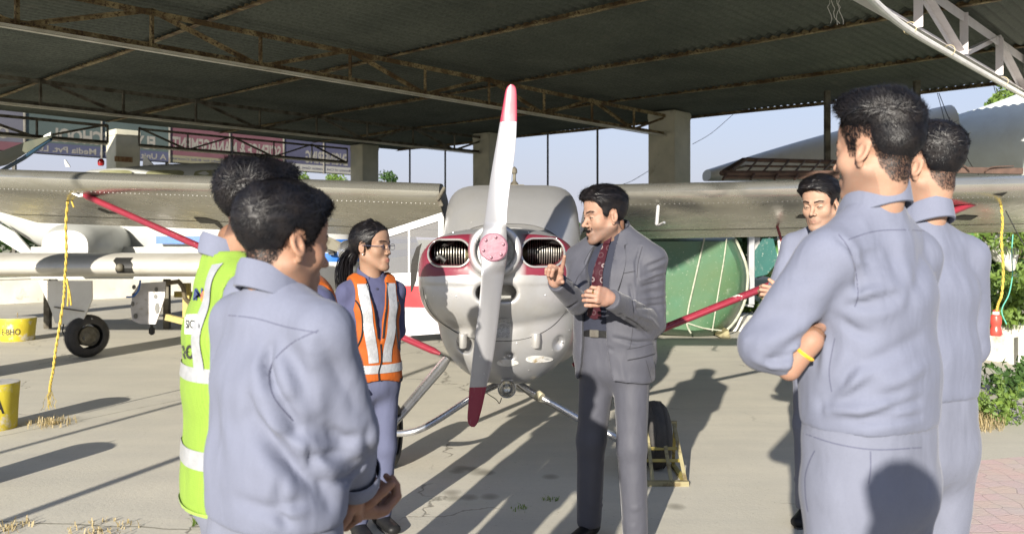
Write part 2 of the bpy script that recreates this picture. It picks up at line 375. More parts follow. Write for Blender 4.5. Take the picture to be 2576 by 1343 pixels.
# slender poles on the sky side
for x, d, y0, lab in ((1031, 25.6, 380, 'thin dark pole just right of the banner column'), (1120, 24.6, 372, 'thin dark pole between the first poles and the column behind the blade'), (1378, 22.2, 335, 'thin dark pole rising behind the windscreen top'),
                      (1503, 21.2, 318, 'thin dark pole above the instructor'), (2081, 15.9, 258, 'grey square post beside the brown rack'), (2306, 14.9, 235, 'rusty short post above the front student')):
    p = P(x, y0, d); mb = MB(); w = 0.05 if x < 2000 else 0.10
    mb.box(Vector((p.x, p.y, 2.14)), w, w, 4.28, None, 0.004)
    tag(mb.build('steel_pole', m_dark if x < 2000 else m_dsteel), lab, 'pole', 'steel poles along the open side of the shed')
# white water pipe tied under the white truss
pp = [AB(5.7, -2.55, 3.95), AB(6.6, -2.6, 3.74), AB(7.6, -2.7, 3.65), AB(9.0, -2.8, 3.62), AB(11, -2.82, 3.62), AB(14.6, -2.82, 3.62)]
def smooth_path(pts, n=8):
    pts = [Vector(p) for p in pts]; out = []
    for i in range(len(pts) - 1):
        p0 = pts[max(i - 1, 0)]; p1 = pts[i]; p2 = pts[i + 1]; p3 = pts[min(i + 2, len(pts) - 1)]
        for k in range(n):
            t = k / n
            out.append(0.5 * ((2 * p1) + (-p0 + p2) * t + (2 * p0 - 5 * p1 + 4 * p2 - p3) * t * t + (-p0 + 3 * p1 - 3 * p2 + p3) * t ** 3))
    out.append(pts[-1]); return out
mb = MB(); mb.tube(smooth_path(pp), 0.036, 10)
wp = mb.build('water_pipe', M('white_pvc', (0.68, 0.67, 0.65), None, 5, 0.4)); tag(wp, 'white plastic pipe tied along the underside of the white truss', 'pipe')
mb = MB()
for a in (9.2, 10.6, 13.2):
    mb.lathe(AB(a, -2.82, 3.655), [(0.062, -0.004), (0.068, 0), (0.062, 0.004)], 16, TD)
o = mb.build('tie', M('cord_tan', (0.5, 0.42, 0.25)), None); o.parent = wp; o.location = o.location - wp.location
# white shreds of rope hanging from the near roof
mb = MB(); random.seed(4)
p0 = P(2090, -5, 9.2)
for k in range(4):
    pts = [p0 + Vector((0.03 * k, 0, 0.02))]
    for j in range(7): pts.append(pts[-1] + Vector((random.uniform(-.03, .03), random.uniform(-.02, .02), -0.045)))
    mb.tube(pts, 0.004, 5)
tag(mb.build('string_shreds', M('white_string', (0.7, 0.68, 0.62))), 'white shreds of string hanging below the roof beside the white pipe', 'string')
# posts and columns of the shed's open side behind the viewpoint: their long shadows cross the floor at left
for (px, py), w, lab in (((-3.62, 1.3), 0.06, 'nearer slim steel post'), ((-4.72, 2.0), 0.05, 'farther slim steel post')):
    mb = MB(); mb.box(Vector((px, py, 1.9)), w, w, 3.8, None, 0.004)
    tag(mb.build('shed_post', m_dsteel), lab + ' outside the view on the sunny side of the shed', 'post')
for b, lab in ((-9.95, 'nearest'), (-15.7, 'middle'), (-20.7, 'farthest')):
    c = AB(1.9, b); column((c.x, c.y, 0), 0.5, 4.25, m_col, lab + ' concrete column on the shed side outside the left edge of the view')


# ------------------------------------------------------------------ low wall and banner at the back left
wl = MB(); R3 = Matrix((TD, ND, Vector((0, 0, 1)))).transposed()
wl.box(AB(1.5, -20.95, 0.28), 27.0, 0.2, 0.56, R3, 0.01); wl.box(AB(1.5, -20.95, 0.575), 27.04, 0.26, 0.045, R3, 0.01)
tag(wl.build('low_wall', m_white), 'low whitewashed wall along the far side of the shed', 'wall')
def a_at(x, b):
    Y = -b / (0.676 - 0.737 * (x - CX) / F); return (x - CX) / F * Y * 0.676 + Y * 0.737
BB = -24.0
m_ban = {k: M('banner_' + k, c, tuple(x * 0.85 for x in c), 1.5, 0.6, 0, 0.15, 8) for k, c in {'lilac': (0.085, 0.085, 0.105), 'green': (0.05, 0.07, 0.065), 'blue': (0.05, 0.055, 0.095), 'pink': (0.11, 0.045, 0.055), 'yellow': (0.15, 0.14, 0.09), 'navy': (0.05, 0.05, 0.085), 'white': (0.27, 0.265, 0.24), 'letter': (0.19, 0.18, 0.155)}.items()}
def banner(x0, x1, bands, texts, label, zlo=3.72, zhi=4.82):
    a0 = a_at(x0, BB); a1 = a_at(x1, BB)
    root = thing('banner', label, 'banner', AB((a0 + a1) / 2, BB, zlo), 'mirrored banners seen from behind')
    for z0, z1, k in bands:
        mb = MB(); mb.box(AB((a0 + a1) / 2, BB, (z0 + z1) / 2), a1 - a0, 0.02, z1 - z0 - 0.002, R3); mb.build('panel', m_ban[k], root, False)
    mb = MB()
    for z in (zlo, zhi): mb.bar(AB(a0, BB - 0.05, z), AB(a1, BB - 0.05, z), 0.05, 0.05)
    for a in np.linspace(a0, a1, 3): mb.bar(AB(float(a), BB + 0.03, zlo - 0.05), AB(float(a), BB + 0.03, zhi), 0.045, 0.02)
    mb.build('frame', m_dark, root, False)
    for s, xr, xl, z0, z1, bold, key in texts:
        ar = a_at(xr, BB); al = a_at(xl, BB); mb = MB()
        put_text(mb, s, AB(ar, BB + 0.014, z0), -TD, Vector((0, 0, 1)), ar - al, z1 - z0, bold)
        mb.build('lettering', m_ban[key], root, False)
banner(-420, 60, [(3.95, 4.82, 'lilac'), (3.72, 3.95, 'pink')], [('PILO', 150 - 70, -60, 4.05, 4.45, 0.03, 'letter')][:0] + [('O', 22, -8, 4.02, 4.36, 0.05, 'letter')], 'leftmost mirrored banner, lilac with a large letter O')
banner(62, 425, [(4.0, 4.82, 'green'), (3.72, 4.0, 'blue')], [('FLYING SCHOOL', 390, 128, 4.04, 4.42, 0.04, 'letter'), ('A Unit Of Sanam Media Pvt. Ltd.', 418, 80, 3.765, 3.93, 0.02, 'letter')], 'green and blue mirrored banner reading FLYING SCHOOL, behind the pillar')
banner(426, 712, [(3.93, 4.82, 'pink'), (3.72, 3.93, 'yellow')], [('SCIENCE & MANAGEMENT', 706, 433, 4.06, 4.48, 0.03, 'letter'), ('recognized by NCTE, New Delhi for B.Ed Course', 704, 432, 3.78, 3.87, 0.012, 'navy')], 'pink and yellow mirrored banner reading SCIENCE & MANAGEMENT')
banner(713, 905, [(3.95, 4.82, 'navy'), (3.72, 3.95, 'white')], [('ENGINEERING', 874, 768, 4.0, 4.42, 0.035, 'letter'), ('Ministry of Civil Aviation Govt. of India', 884, 722, 3.77, 3.88, 0.015, 'navy')], 'navy and white mirrored banner reading ENGINEERING')
for a, pl_ in zip((a_at(-200, BB), a_at(40, BB), a_at(425, BB), a_at(905, BB)), ('outside the left edge', 'at far left', 'between the green and pink banners', 'beside the banner column')):
    mb = MB(); mb.bar(AB(a, BB - 0.12, 0), AB(a, BB - 0.12, 4.85), 0.08, 0.08)
    tag(mb.build('banner_post', m_dark), 'dark steel post holding up the banners, ' + pl_, 'post', 'steel posts carrying the banners')

# ------------------------------------------------------------------ trees and far things
def leaf_mat(name, c1, c2):
    if name in MATS: return MATS[name]
    m, nt, b = new_mat(name); MATS[name] = m
    oi = nt.nodes.new('ShaderNodeNewGeometry'); co = coords(nt)
    nt.links.new(ramp(nt, noise(nt, co, 9, 3), [(0.35, c1), (0.65, c2)]), b.inputs['Base Color'])
    b.inputs['Roughness'].default_value = 0.6
    tr = nt.nodes.new('ShaderNodeBsdfTranslucent'); tr.inputs[0].default_value = (c1[0] * 1.6, c1[1] * 1.5, c1[2], 1)
    mx = nt.nodes.new('ShaderNodeMixShader'); mx.inputs[0].default_value = 0.3
    out = nt.nodes['Material Output']; nt.links.new(b.outputs[0], mx.inputs[1]); nt.links.new(tr.outputs[0], mx.inputs[2]); nt.links.new(mx.outputs[0], out.inputs[0])
    return m
lf1 = leaf_mat('leaf_light', (0.16, 0.24, 0.045), (0.08, 0.14, 0.03)); lf2 = leaf_mat('leaf_dark', (0.06, 0.12, 0.025), (0.03, 0.07, 0.018))
m_bark = M('bark', (0.16, 0.12, 0.08), (0.09, 0.07, 0.05), 8, 0.9, 0, 0.5, 30)
def leaves(mb, pts, size, rnd, elong=1.8):
    for p in pts:
        n = Vector((rnd.gauss(0, 1), rnd.gauss(0, 1), rnd.gauss(0.4, 1))).normalized(); u = n.orthogonal().normalized(); u.rotate(Quaternion(n, rnd.uniform(0, 6.28))); w = n.cross(u)
        s = size * rnd.uniform(0.6, 1.3); L = s * elong
        mb.add([p - u * L / 2, p + w * s / 2 + n * s * 0.1, p + u * L / 2, p - w * s / 2 + n * s * 0.1], [(0, 1, 2, 3)])
def tree(base, h, rad, label, mat, seed, nl=2600, leaf=0.16):
    rnd = random.Random(seed); base = Vector(base); root = thing('tree', label, 'tree', base)
    mb = MB(); top = base + Vector((rnd.uniform(-.3, .3), 0, h * 0.62)); mb.tube([base, base.lerp(top, .5) + Vector((.15, 0, 0)), top], [h * .035, h * .025, h * .012], 8)
    cl = []
    for k in range(11):
        a = rnd.uniform(0, 6.28); r = rad * rnd.uniform(.3, .95); z = h * rnd.uniform(.45, .98)
        c = base + Vector((math.cos(a) * r, math.sin(a) * r, z)); cl.append((c, rad * rnd.uniform(.28, .5)))
        mb.tube([base.lerp(top, rnd.uniform(.5, .95)), c], [h * .012, h * .004], 5)
    mb.build('trunk', m_bark, root)
    lm = MB(); pts = []
    for k in range(nl):
        c, r = rnd.choice(cl); v = Vector((rnd.gauss(0, 1), rnd.gauss(0, 1), rnd.gauss(0, .8))).normalized() * r * rnd.uniform(.35, 1.05); pts.append(c + v)
    leaves(lm, pts, leaf, rnd); lm.build('crown', mat, root, False)
def tree_at(x, ytop, d, rad, *a, **k):
    p = P(x, ytop, d); tree((p.x, p.y, 0), p.z, rad, *a, **k)
tree_at(815, 436, 60, 1.9, 'light green tree beyond the ENGINEERING banner, left of the column', lf1, 1)
tree_at(965, 440, 48, 0.9, 'small dark tree peeping out right of the banner column', lf2, 2, 1200, 0.12)
tree_at(2462, 205, 30, 1.5, 'leafy tree top showing above the large grey sheet at upper right', lf1, 3)
rf = random.Random(9)
for k, (x, y, d) in enumerate([(20, 585, 60), (-60, 580, 55), (90, 590, 70)]):
    tree_at(x, y - 10, d, 2.6, ['low scrub tree at the far left edge', 'low scrub tree outside the far left edge', 'low scrub tree beyond the low wall at far left'][k], lf2, 20 + k, 1200, 0.2)
# ------------------------------------------------------------------ SDF toolkit: smooth blended volumes turned into one surface
class SDF:
    def __init__(s, lo, hi, h):
        s.lo = np.array(lo, float); s.h = h; s.n = (np.ceil((np.array(hi, float) - s.lo) / h).astype(int) + 1)
        s.D = np.full(s.n, 1.0, np.float32)
        s.ax = [(s.lo[i] + h * np.arange(s.n[i])).astype(np.float32) for i in range(3)]
    def sl(s, lo, hi):
        out = []
        for i in range(3):
            a = int(np.floor((lo[i] - s.lo[i]) / s.h)); b = int(np.ceil((hi[i] - s.lo[i]) / s.h)) + 1
            a = max(0, min(s.n[i] - 1, a)); b = max(a + 1, min(s.n[i], b)); out.append(slice(a, b))
        return tuple(out)
    def grid(s, q): return s.ax[0][q[0]][:, None, None], s.ax[1][q[1]][None, :, None], s.ax[2][q[2]][None, None, :]
    def op(s, fn, lo, hi, k=0.0, mode='add'):
        m = k * 1.2 + 3 * s.h; q = s.sl(np.array(lo) - m, np.array(hi) + m); X, Y, Z = s.grid(q); d = fn(X, Y, Z); D = s.D[q]
        if mode == 'sub': d = -d
        kk = max(k, 1e-5)
        if mode == 'add':
            t = np.clip(0.5 + 0.5 * (D - d) / kk, 0, 1); s.D[q] = D + (d - D) * t - kk * t * (1 - t)
        else:
            t = np.clip(0.5 - 0.5 * (D - d) / kk, 0, 1); s.D[q] = D + (d - D) * t + kk * t * (1 - t)
        return s
    def cone(s, a, b, ra, rb, k=0.02, mode='add'):
        a = np.array(a, float); b = np.array(b, float); ab = b - a; L2 = max(float(ab @ ab), 1e-9); r = max(ra, rb)
        def fn(X, Y, Z):
            px, py, pz = X - a[0], Y - a[1], Z - a[2]; t = np.clip((px * ab[0] + py * ab[1] + pz * ab[2]) / L2, 0, 1)
            return np.sqrt((px - ab[0] * t) ** 2 + (py - ab[1] * t) ** 2 + (pz - ab[2] * t) ** 2) - (ra + (rb - ra) * t)
        return s.op(fn, np.minimum(a, b) - r, np.maximum(a, b) + r, k, mode)
    def path(s, pts, rs, k=0.02, mode='add'):
        for i in range(len(pts) - 1): s.cone(pts[i], pts[i + 1], rs[i], rs[i + 1], k, mode)
        return s
    def ell(s, c, r, k=0.02, mode='add', R=None):
        """ellipsoid, radii r along the columns of R"""
        c = np.array(c, float); r = np.array(r, float); R = np.eye(3) if R is None else np.array(R, float); rm = r.max()
        def fn(X, Y, Z):
            px, py, pz = X - c[0], Y - c[1], Z - c[2]; q = 0; g = 0
            for i in range(3):
                u = (px * R[0, i] + py * R[1, i] + pz * R[2, i]) / r[i]; q = q + u * u; g = g + (u / r[i]) ** 2
            k0 = np.sqrt(q); return k0 * (k0 - 1) / np.maximum(np.sqrt(g), 1e-6)
        return s.op(fn, c - rm, c + rm, k, mode)
    def tor(s, a, b, U, W, sa, sb, k=0.03, mode='add', p=2.3):
        """tapered tube from a to b with an oval section: half widths sa=(u,w) at a, sb at b"""
        a = np.array(a, float); b = np.array(b, float); ab = b - a; L2 = float(ab @ ab); U = np.array(U, float); W = np.array(W, float); rm = max(*sa, *sb)
        def fn(X, Y, Z):
            px, py, pz = X - a[0], Y - a[1], Z - a[2]; t0 = (px * ab[0] + py * ab[1] + pz * ab[2]) / L2; t = np.clip(t0, 0, 1)
            qx, qy, qz = px - ab[0] * t0, py - ab[1] * t0, pz - ab[2] * t0; e = (t0 - t) * math.sqrt(L2)
            ru = sa[0] + (sb[0] - sa[0]) * t; rw = sa[1] + (sb[1] - sa[1]) * t; mn = np.minimum(ru, rw)
            u = (qx * U[0] + qy * U[1] + qz * U[2]) / ru; w = (qx * W[0] + qy * W[1] + qz * W[2]) / rw
            q = (np.abs(u) ** p + np.abs(w) ** p) ** (1 / p)
            return np.sqrt(np.maximum(q, 0) ** 2 + (e / mn) ** 2) * mn - mn
        return s.op(fn, np.minimum(a, b) - rm, np.maximum(a, b) + rm, k, mode)
    def mesh(s):
        D = s.D; ins = D < 0; n = D.shape
        acc = np.zeros((n[0] - 1, n[1] - 1, n[2] - 1, 3), np.float32); cnt = np.zeros((n[0] - 1, n[1] - 1, n[2] - 1), np.float32)
        C = {}
        for i in (0, 1):
            for j in (0, 1):
                for k in (0, 1): C[i, j, k] = D[i:n[0] - 1 + i, j:n[1] - 1 + j, k:n[2] - 1 + k]
        for ax in range(3):
            for u in (0, 1):
                for w in (0, 1):
                    c0 = [0, 0, 0]; oth = [x for x in range(3) if x != ax]; c0[oth[0]] = u; c0[oth[1]] = w; c1 = list(c0); c1[ax] = 1
                    a = C[tuple(c0)]; b = C[tuple(c1)]; m = (a < 0) != (b < 0)
                    idx = np.nonzero(m); t = a[idx] / (a[idx] - b[idx])
                    for x in range(3): acc[idx + (np.full(len(t), x),)] += c0[x] if x != ax else t
                    cnt[idx] += 1
        cells = np.nonzero(cnt > 0); vid = np.full(cnt.shape, -1, np.int64); vid[cells] = np.arange(len(cells[0]))
        V = (np.stack(cells, 1) + acc[cells] / cnt[cells][:, None]) * s.h + s.lo
        Fs = []
        for ax in range(3):
            a = [slice(None)] * 3; b = [slice(None)] * 3; a[ax] = slice(0, -1); b[ax] = slice(1, None)
            m = ins[tuple(a)] != ins[tuple(b)]; u, w = [x for x in range(3) if x != ax]
            if ax == 1: u, w = w, u
            g = np.nonzero(m); ok = (g[u] > 0) & (g[w] > 0) & (g[u] < n[u] - 1) & (g[w] < n[w] - 1); g = [x[ok] for x in g]
            if len(g[0]) == 0: continue
            def cell(du, dw):
                c = [x.copy() for x in g]; c[u] = c[u] - du; c[w] = c[w] - dw; return vid[tuple(c)]
            q = np.stack([cell(1, 1), cell(0, 1), cell(0, 0), cell(1, 0)], 1); fl = ~ins[tuple(g)]
            q[fl] = q[fl][:, ::-1]; Fs.append(q)
        return V, np.concatenate(Fs)
def np_mesh(name, V, Fq):
    me = bpy.data.meshes.new(name); me.vertices.add(len(V)); me.vertices.foreach_set('co', np.asarray(V, np.float32).ravel())
    nf = len(Fq); k = Fq.shape[1]; me.loops.add(nf * k); me.loops.foreach_set('vertex_index', Fq.astype(np.int32).ravel())
    me.polygons.add(nf); me.polygons.foreach_set('loop_start', np.arange(0, nf * k, k, dtype=np.int32)); me.polygons.foreach_set('loop_total', np.full(nf, k, np.int32))
    me.update(calc_edges=True); me.validate(); return me
def relax(V, Fq, it=2, lam=0.5):
    n = len(V); e = np.concatenate([Fq[:, [i, (i + 1) % 4]] for i in range(4)]); e = np.concatenate([e, e[:, ::-1]])
    deg = np.bincount(e[:, 0], minlength=n).astype(float)[:, None]
    for _ in range(it):
        s = np.stack([np.bincount(e[:, 0], weights=V[e[:, 1], x], minlength=n) for x in range(3)], 1); V = V + lam * (s / np.maximum(deg, 1) - V)
    return V
def normals(V, Fq):
    fn = np.cross(V[Fq[:, 2]] - V[Fq[:, 0]], V[Fq[:, 3]] - V[Fq[:, 1]]); Nn = np.zeros_like(V)
    for i in range(Fq.shape[1]):
        for x in range(3): Nn[:, x] += np.bincount(Fq[:, i], weights=fn[:, x], minlength=len(V))
    return Nn / np.maximum(np.linalg.norm(Nn, axis=1), 1e-9)[:, None]

# ------------------------------------------------------------------ the high-wing aircraft with its nose to the camera
def metal_paint(name, col, rough=0.32, metal=0.75, dirt=0.35, band=None, extra=None):
    m, nt, b = new_mat(name); MATS[name] = m; co = coords(nt)
    c = ramp(nt, noise(nt, co, 2.5, 6, 0.6), [(0.3, col), (0.75, tuple(x * 0.86 for x in col))])
    grime = ramp(nt, noise(nt, co, 1.6, 6, 0.7, (1, 2.5, 1)), [(0.5, 0.0), (0.85, dirt)])
    c = mixc(nt, grime, c, (0.33, 0.29, 0.20))
    c = mixc(nt, ramp(nt, noise(nt, co, 38, 3, 0.5), [(0.74, 0.0), (0.77, 0.6)]), c, (0.9, 0.89, 0.85))
    met = metal
    if band: c, met = band(nt, co, c, metal)
    nt.links.new(c, b.inputs['Base Color'])
    if isinstance(met, float): b.inputs['Metallic'].default_value = met
    else: nt.links.new(met, b.inputs['Metallic'])
    r = nt.nodes.new('ShaderNodeMapRange'); r.inputs[3].default_value = rough - 0.08; r.inputs[4].default_value = rough + 0.18
    nt.links.new(noise(nt, co, 5, 5, 0.65), r.inputs[0]); nt.links.new(r.outputs[0], b.inputs['Roughness'])
    bump(nt, b, noise(nt, co, 3.2, 2, 0.5), 0.25, 0.03)
    return m
AC = thing('high_wing_aircraft', 'silver and maroon high-wing aircraft facing the camera with its door open', 'aircraft', (0, 4.9, 0))
MAROON = (0.15, 0.017, 0.033)
def cowl_band(nt, co, c, metal):
    sx = nt.nodes.new('ShaderNodeSeparateXYZ'); nt.links.new(co, sx.inputs[0]); z = sx.outputs[2]; x = sx.outputs[0]
    xx = mth(nt, 'ADD', x, 0.085); ax = mth(nt, 'ABSOLUTE', xx)
    lo = mth(nt, 'ADD', 1.262, mth(nt, 'MULTIPLY', mth(nt, 'MULTIPLY', ax, ax), -0.10))
    hi = mth(nt, 'SUBTRACT', 1.499, mth(nt, 'MULTIPLY', mth(nt, 'POWER', ax, 3.0), 0.45))
    wob = mth(nt, 'MULTIPLY', mth(nt, 'SUBTRACT', noise(nt, co, 14, 3), 0.5), 0.006)
    zz = mth(nt, 'ADD', z, wob)
    f = mth(nt, 'MULTIPLY', mth(nt, 'GREATER_THAN', zz, lo), mth(nt, 'LESS_THAN', zz, hi))
    wear = ramp(nt, noise(nt, co, 7, 7, 0.75), [(0.60, 1.0), (0.75, 0.7)])
    near = ramp(nt, ax, [(0.12, 0.0), (0.17, 1.0)])
    f = mth(nt, 'MULTIPLY', mth(nt, 'MULTIPLY', f, wear), near)
    c = mixc(nt, f, c, MAROON)
    # dirt towards the seam of the lower cowl
    return c, mth(nt, 'MULTIPLY', mth(nt, 'SUBTRACT', 1.0, f), metal)
m_cowl = metal_paint('cowl_paint', (0.47, 0.47, 0.475), 0.30, 0.6, 0.6, cowl_band)
m_silver = metal_paint('silver_paint', (0.58, 0.57, 0.55), 0.34, 0.7, 0.45)
m_wing = metal_paint('wing_skin', (0.53, 0.52, 0.46), 0.23, 0.82, 0.6)
m_wscr = metal_paint('windscreen_cover', (0.36, 0.36, 0.36), 0.33, 0.55, 0.25)
m_black = M('engine_black', (0.012, 0.012, 0.012), (0.02, 0.02, 0.018), 8, 0.6)
m_maroon = M('maroon_paint', (0.22, 0.02, 0.035), (0.17, 0.015, 0.03), 4, 0.32, 0.0, 0.1, 20, c3=(0.7, 0.66, 0.62), c3t=(0.66, 0.70), c3s=11)
m_pink = M('faded_maroon', (0.26, 0.135, 0.165), (0.21, 0.09, 0.125), 12, 0.42, 0.1, 0.15, 40)
m_fin = M('cooling_fin', (0.42, 0.41, 0.38), (0.3, 0.28, 0.24), 10, 0.4, 0.8)
m_brass = M('brass_fin', (0.24, 0.22, 0.12), None, 10, 0.5, 0.7)
m_alu = M('bare_aluminium', (0.62, 0.62, 0.62), (0.5, 0.5, 0.5), 6, 0.28, 0.9)
m_rubber = M('tyre_rubber', (0.03, 0.03, 0.03), (0.055, 0.05, 0.045), 8, 0.8, 0, 0.3, 40)
# cowl
S = SDF((-0.68, 4.70, 0.50), (0.52, 5.62, 1.66), 0.0085)
def bowl(X, Y, Z):
    u = np.abs((X + 0.083) / 0.498); w = np.abs((Z - np.where(Z > 1.2, 1.2, 1.2)) / np.where(Z > 1.2, 0.335, 0.345)); v = np.maximum((5.22 - Y) / 0.40, 0)
    q = np.where(Z > 1.2, u ** 2.6 + w ** 3.4, u ** 2.35 + w ** 2.25)
    return ((q ** (2.4 / 2.3) + v ** 2.4) ** (1 / 2.4) - 1) * 0.33 + np.maximum(Y - 5.5, 0)
S.op(bowl, (-0.6, 4.8, 0.8), (0.45, 5.52, 1.6), 0.0)
def lower(X, Y, Z):
    zc = np.clip((Z - 0.55) / 0.5, 0, 1); hw = 0.40 + 0.05 * zc; u = np.abs((X + 0.03) / hw); w = np.abs((Z - 0.98) / 0.425); v = np.maximum((5.30 - Y) / 0.40, 0)
    return ((u ** 2.2 + w ** 2.4 + v ** 2.2) ** (1 / 2.3) - 1) * 0.34 + np.maximum(Y - 5.56, 0)
S.op(lower, (-0.55, 4.85, 0.52), (0.45, 5.6, 1.4), 0.012)
def stad(cx, cz, hw, hh, y0, y1):
    def fn(X, Y, Z):
        a = np.maximum(np.abs(X - cx) - (hw - hh), 0); d = np.sqrt(a * a + (Z - cz) ** 2) - hh
        return np.maximum(d, np.maximum(y0 - Y, Y - y1)) + 0 * X
    return fn
def rim(cx, cz, hw, hh, y, r):
    def fn(X, Y, Z):
        a = np.maximum(np.abs(X - cx) - (hw - hh), 0); d = np.abs(np.sqrt(a * a + (Z - cz) ** 2) - hh); return np.sqrt(d * d + (Y - y(X)) ** 2) - r
    return fn
EYL = (-0.372, 1.385, 0.128, 0.076); EYR = (0.182, 1.388, 0.128, 0.080)
for cx, cz, hw, hh in (EYL, EYR):
    S.op(stad(cx, cz, hw, hh, 4.6, 5.42), (cx - hw, 4.6, cz - hh), (cx + hw, 5.42, cz + hh), 0.022, 'sub')
S.op(stad(-0.092, 1.155, 0.118, 0.046, 4.6, 5.1), (-0.22, 4.6, 1.1), (0.03, 5.1, 1.21), 0.02, 'sub')
# raised ring round the propeller shaft, open in the middle
def cyl(r, y0, y1, rd=0.0):
    def fn(X, Y, Z):
        a = np.sqrt((X + 0.098) ** 2 + (Z - 1.400) ** 2) - (r - rd); b = np.maximum(y0 + rd - Y, Y - (y1 - rd)); return np.sqrt(np.maximum(a, 0) ** 2 + np.maximum(b, 0) ** 2) + np.minimum(np.maximum(a, b), 0) - rd
    return fn
S.op(cyl(.155, 4.765, 5.05, .016), (-.27, 4.76, 1.22), (.08, 5.06, 1.57), 0.025)
S.op(cyl(.112, 4.5, 4.815, 0), (-.22, 4.7, 1.28), (.03, 4.83, 1.52), 0.008, 'sub')
# cut in the lower cowl for cooling flaps and pipe
for cx in (-0.285, 0.295): S.ell((cx, 4.98, 0.835), (0.05, 0.10, 0.055), 0.006, 'sub')
S.ell((-0.015, 4.90, 0.775), (0.036, 0.08, 0.026), 0.006, 'sub')
# seam groove between nose bowl and lower cowl, and top split
V_, F_ = S.mesh(); V_ = relax(V_, F_, 2, 0.4)
cowl = link_mesh('nose_cowl', np_mesh('nose_cowl', V_, F_), AC, m_cowl)
# materials use object coordinates: keep this part's coordinates equal to world coordinates
def world_origin(o, parent):
    off = np.array(OFF[parent.name]); o.data.transform(Matrix.Translation(Vector(off))); o.location = -Vector(off)
world_origin(cowl, AC)
def front_y(fn, x, z):
    ys = np.linspace(4.6, 5.6, 401)[None, :, None].astype(np.float32); d = fn(np.float32(x), ys, np.float32(z)).ravel(); i = np.argmax(d < 0); return float(ys.ravel()[i]) if (d < 0).any() else 5.5
def cowl_y(x, z): return min(front_y(bowl, x, z), front_y(lower, x, z))
# dark liner inside each opening
for cx, cz, hw, hh in (EYL, EYR):
    mb = MB(); n = 28; rings = []
    for y, sc in ((5.02, 1.03), (5.36, 1.03), (5.37, 0.02)):
        r = []
        for k in range(n):
            a = 2 * math.pi * k / n; x = math.cos(a) * hh; x += (hw - hh) if math.cos(a) > 0 else -(hw - hh)
            r.append(Vector((cx + x * sc, y, cz + math.sin(a) * hh * sc)))
        rings.append(r)
    mb.loft(rings, False); mb.build('air_inlet', m_black, AC)
for cx, cz, hw, hh in (EYL, EYR):
    mb = MB(); n = 44; ring = []
    for k in range(n):
        a = 2 * math.pi * k / n; x = math.cos(a) * (hh + .003); x += (hw - hh) if math.cos(a) > 0 else -(hw - hh); zz = cz + math.sin(a) * (hh + .003)
        ring.append(Vector((cx + x, front_y(bowl, (cx + x * 1.04), zz) - 0.001, zz)))
    mb.tube(ring + [ring[0], ring[1]], 0.0065, 8, False); mb.build('inlet_rim', m_silver, AC)
# finned cylinders behind the inlets (axis sideways)
for sgn, x0, x1, zc, nf in ((-1, -0.345, -0.245, 1.375, 12), (1, 0.10, 0.30, 1.385, 15)):
    mb = MB(); xs = np.linspace(x0 if sgn > 0 else -0.475, x1 if sgn > 0 else -0.29, nf)
    for i, x in enumerate(xs):
        r = 0.082 if (sgn > 0 and i < 11) or (sgn < 0 and i > 5) else 0.070
        mb.lathe(Vector((float(x), 5.20, zc)), [(0.02, -0.002), (r, -0.002), (r, 0.002), (0.02, 0.002)], 36, Vector((1, 0, 0)))
    cy = mb.build('engine_cylinder', m_fin, AC)
    mb = MB()
    xs2 = np.linspace(-0.285, -0.24, 7) if sgn < 0 else np.linspace(0.055, 0.112, 9)
    for x in xs2: mb.lathe(Vector((float(x), 5.19, zc - 0.01)), [(0.02, -0.001), (0.066, -0.001), (0.066, 0.001), (0.02, 0.001)], 32, Vector((1, 0, 0)))
    mb.build('fins', m_brass, cy)
mb = MB(); mb.tube([(-0.46, 5.16, 1.44), (-0.41, 5.1, 1.43), (-0.36, 5.13, 1.45)], 0.012, 8); mb.tube([(0.20, 5.12, 1.455), (0.24, 5.05, 1.45), (0.30, 5.10, 1.44)], 0.012, 8)
mb.tube([(-0.49, 5.12, 1.33), (-0.44, 5.12, 1.36), (-0.40, 5.1, 1.33)], 0.018, 8); mb.build('ignition_lead', m_black, AC)
# seam line along the bottom of the bowl
mb = MB(); pts = []
for k in range(41):
    a = math.pi * (1.02 + 0.96 * k / 40); u = math.cos(a); x = -0.083 + 0.452 * u
    z = 1.2 - 0.345 * (1 - abs(u) ** 2.35) ** (1 / 2.25) if abs(u) < 1 else 1.2
    pts.append((x, z))
pth = [Vector((x, cowl_y(x * .985, z + 0.012) - 0.001, z + 0.012)) for x, z in pts]
mb.tube(pth, 0.0022, 6); mb.build('cowl_seam', m_black, AC)
# plate, flap lips, outlet pipe, pale patches
def on_cowl(x, y, lift=0.003):
    q = P(x, y, 5.0)
    for _ in range(4): yy = cowl_y(q.x, q.z); q = P(x, y, yy)
    q.y -= lift; return q
mb = MB(); g = [[on_cowl(x, y) for x in np.linspace(1248, 1282, 5)] for y in np.linspace(800, 850, 5)]
for i in range(4):
    for j in range(4): mb.quad(g[i][j], g[i + 1][j], g[i + 1][j + 1], g[i][j + 1])
def plate_mat():
    m, nt, b = new_mat('data_plate'); co = coords(nt); br = nt.nodes.new('ShaderNodeTexBrick'); mp = nt.nodes.new('ShaderNodeMapping'); mp.inputs['Rotation'].default_value = (math.radians(90), 0, 0)
    nt.links.new(co, mp.inputs[0]); nt.links.new(mp.outputs[0], br.inputs[0]); br.inputs['Scale'].default_value = 60; br.inputs['Color1'].default_value = (0.12, 0.12, 0.12, 1); br.inputs['Color2'].default_value = (0.3, 0.3, 0.29, 1); br.inputs['Mortar'].default_value = (0.5, 0.5, 0.49, 1); br.inputs['Mortar Size'].default_value = 0.03
    nt.links.new(br.outputs[0], b.inputs['Base Color']); b.inputs['Roughness'].default_value = 0.5; return m
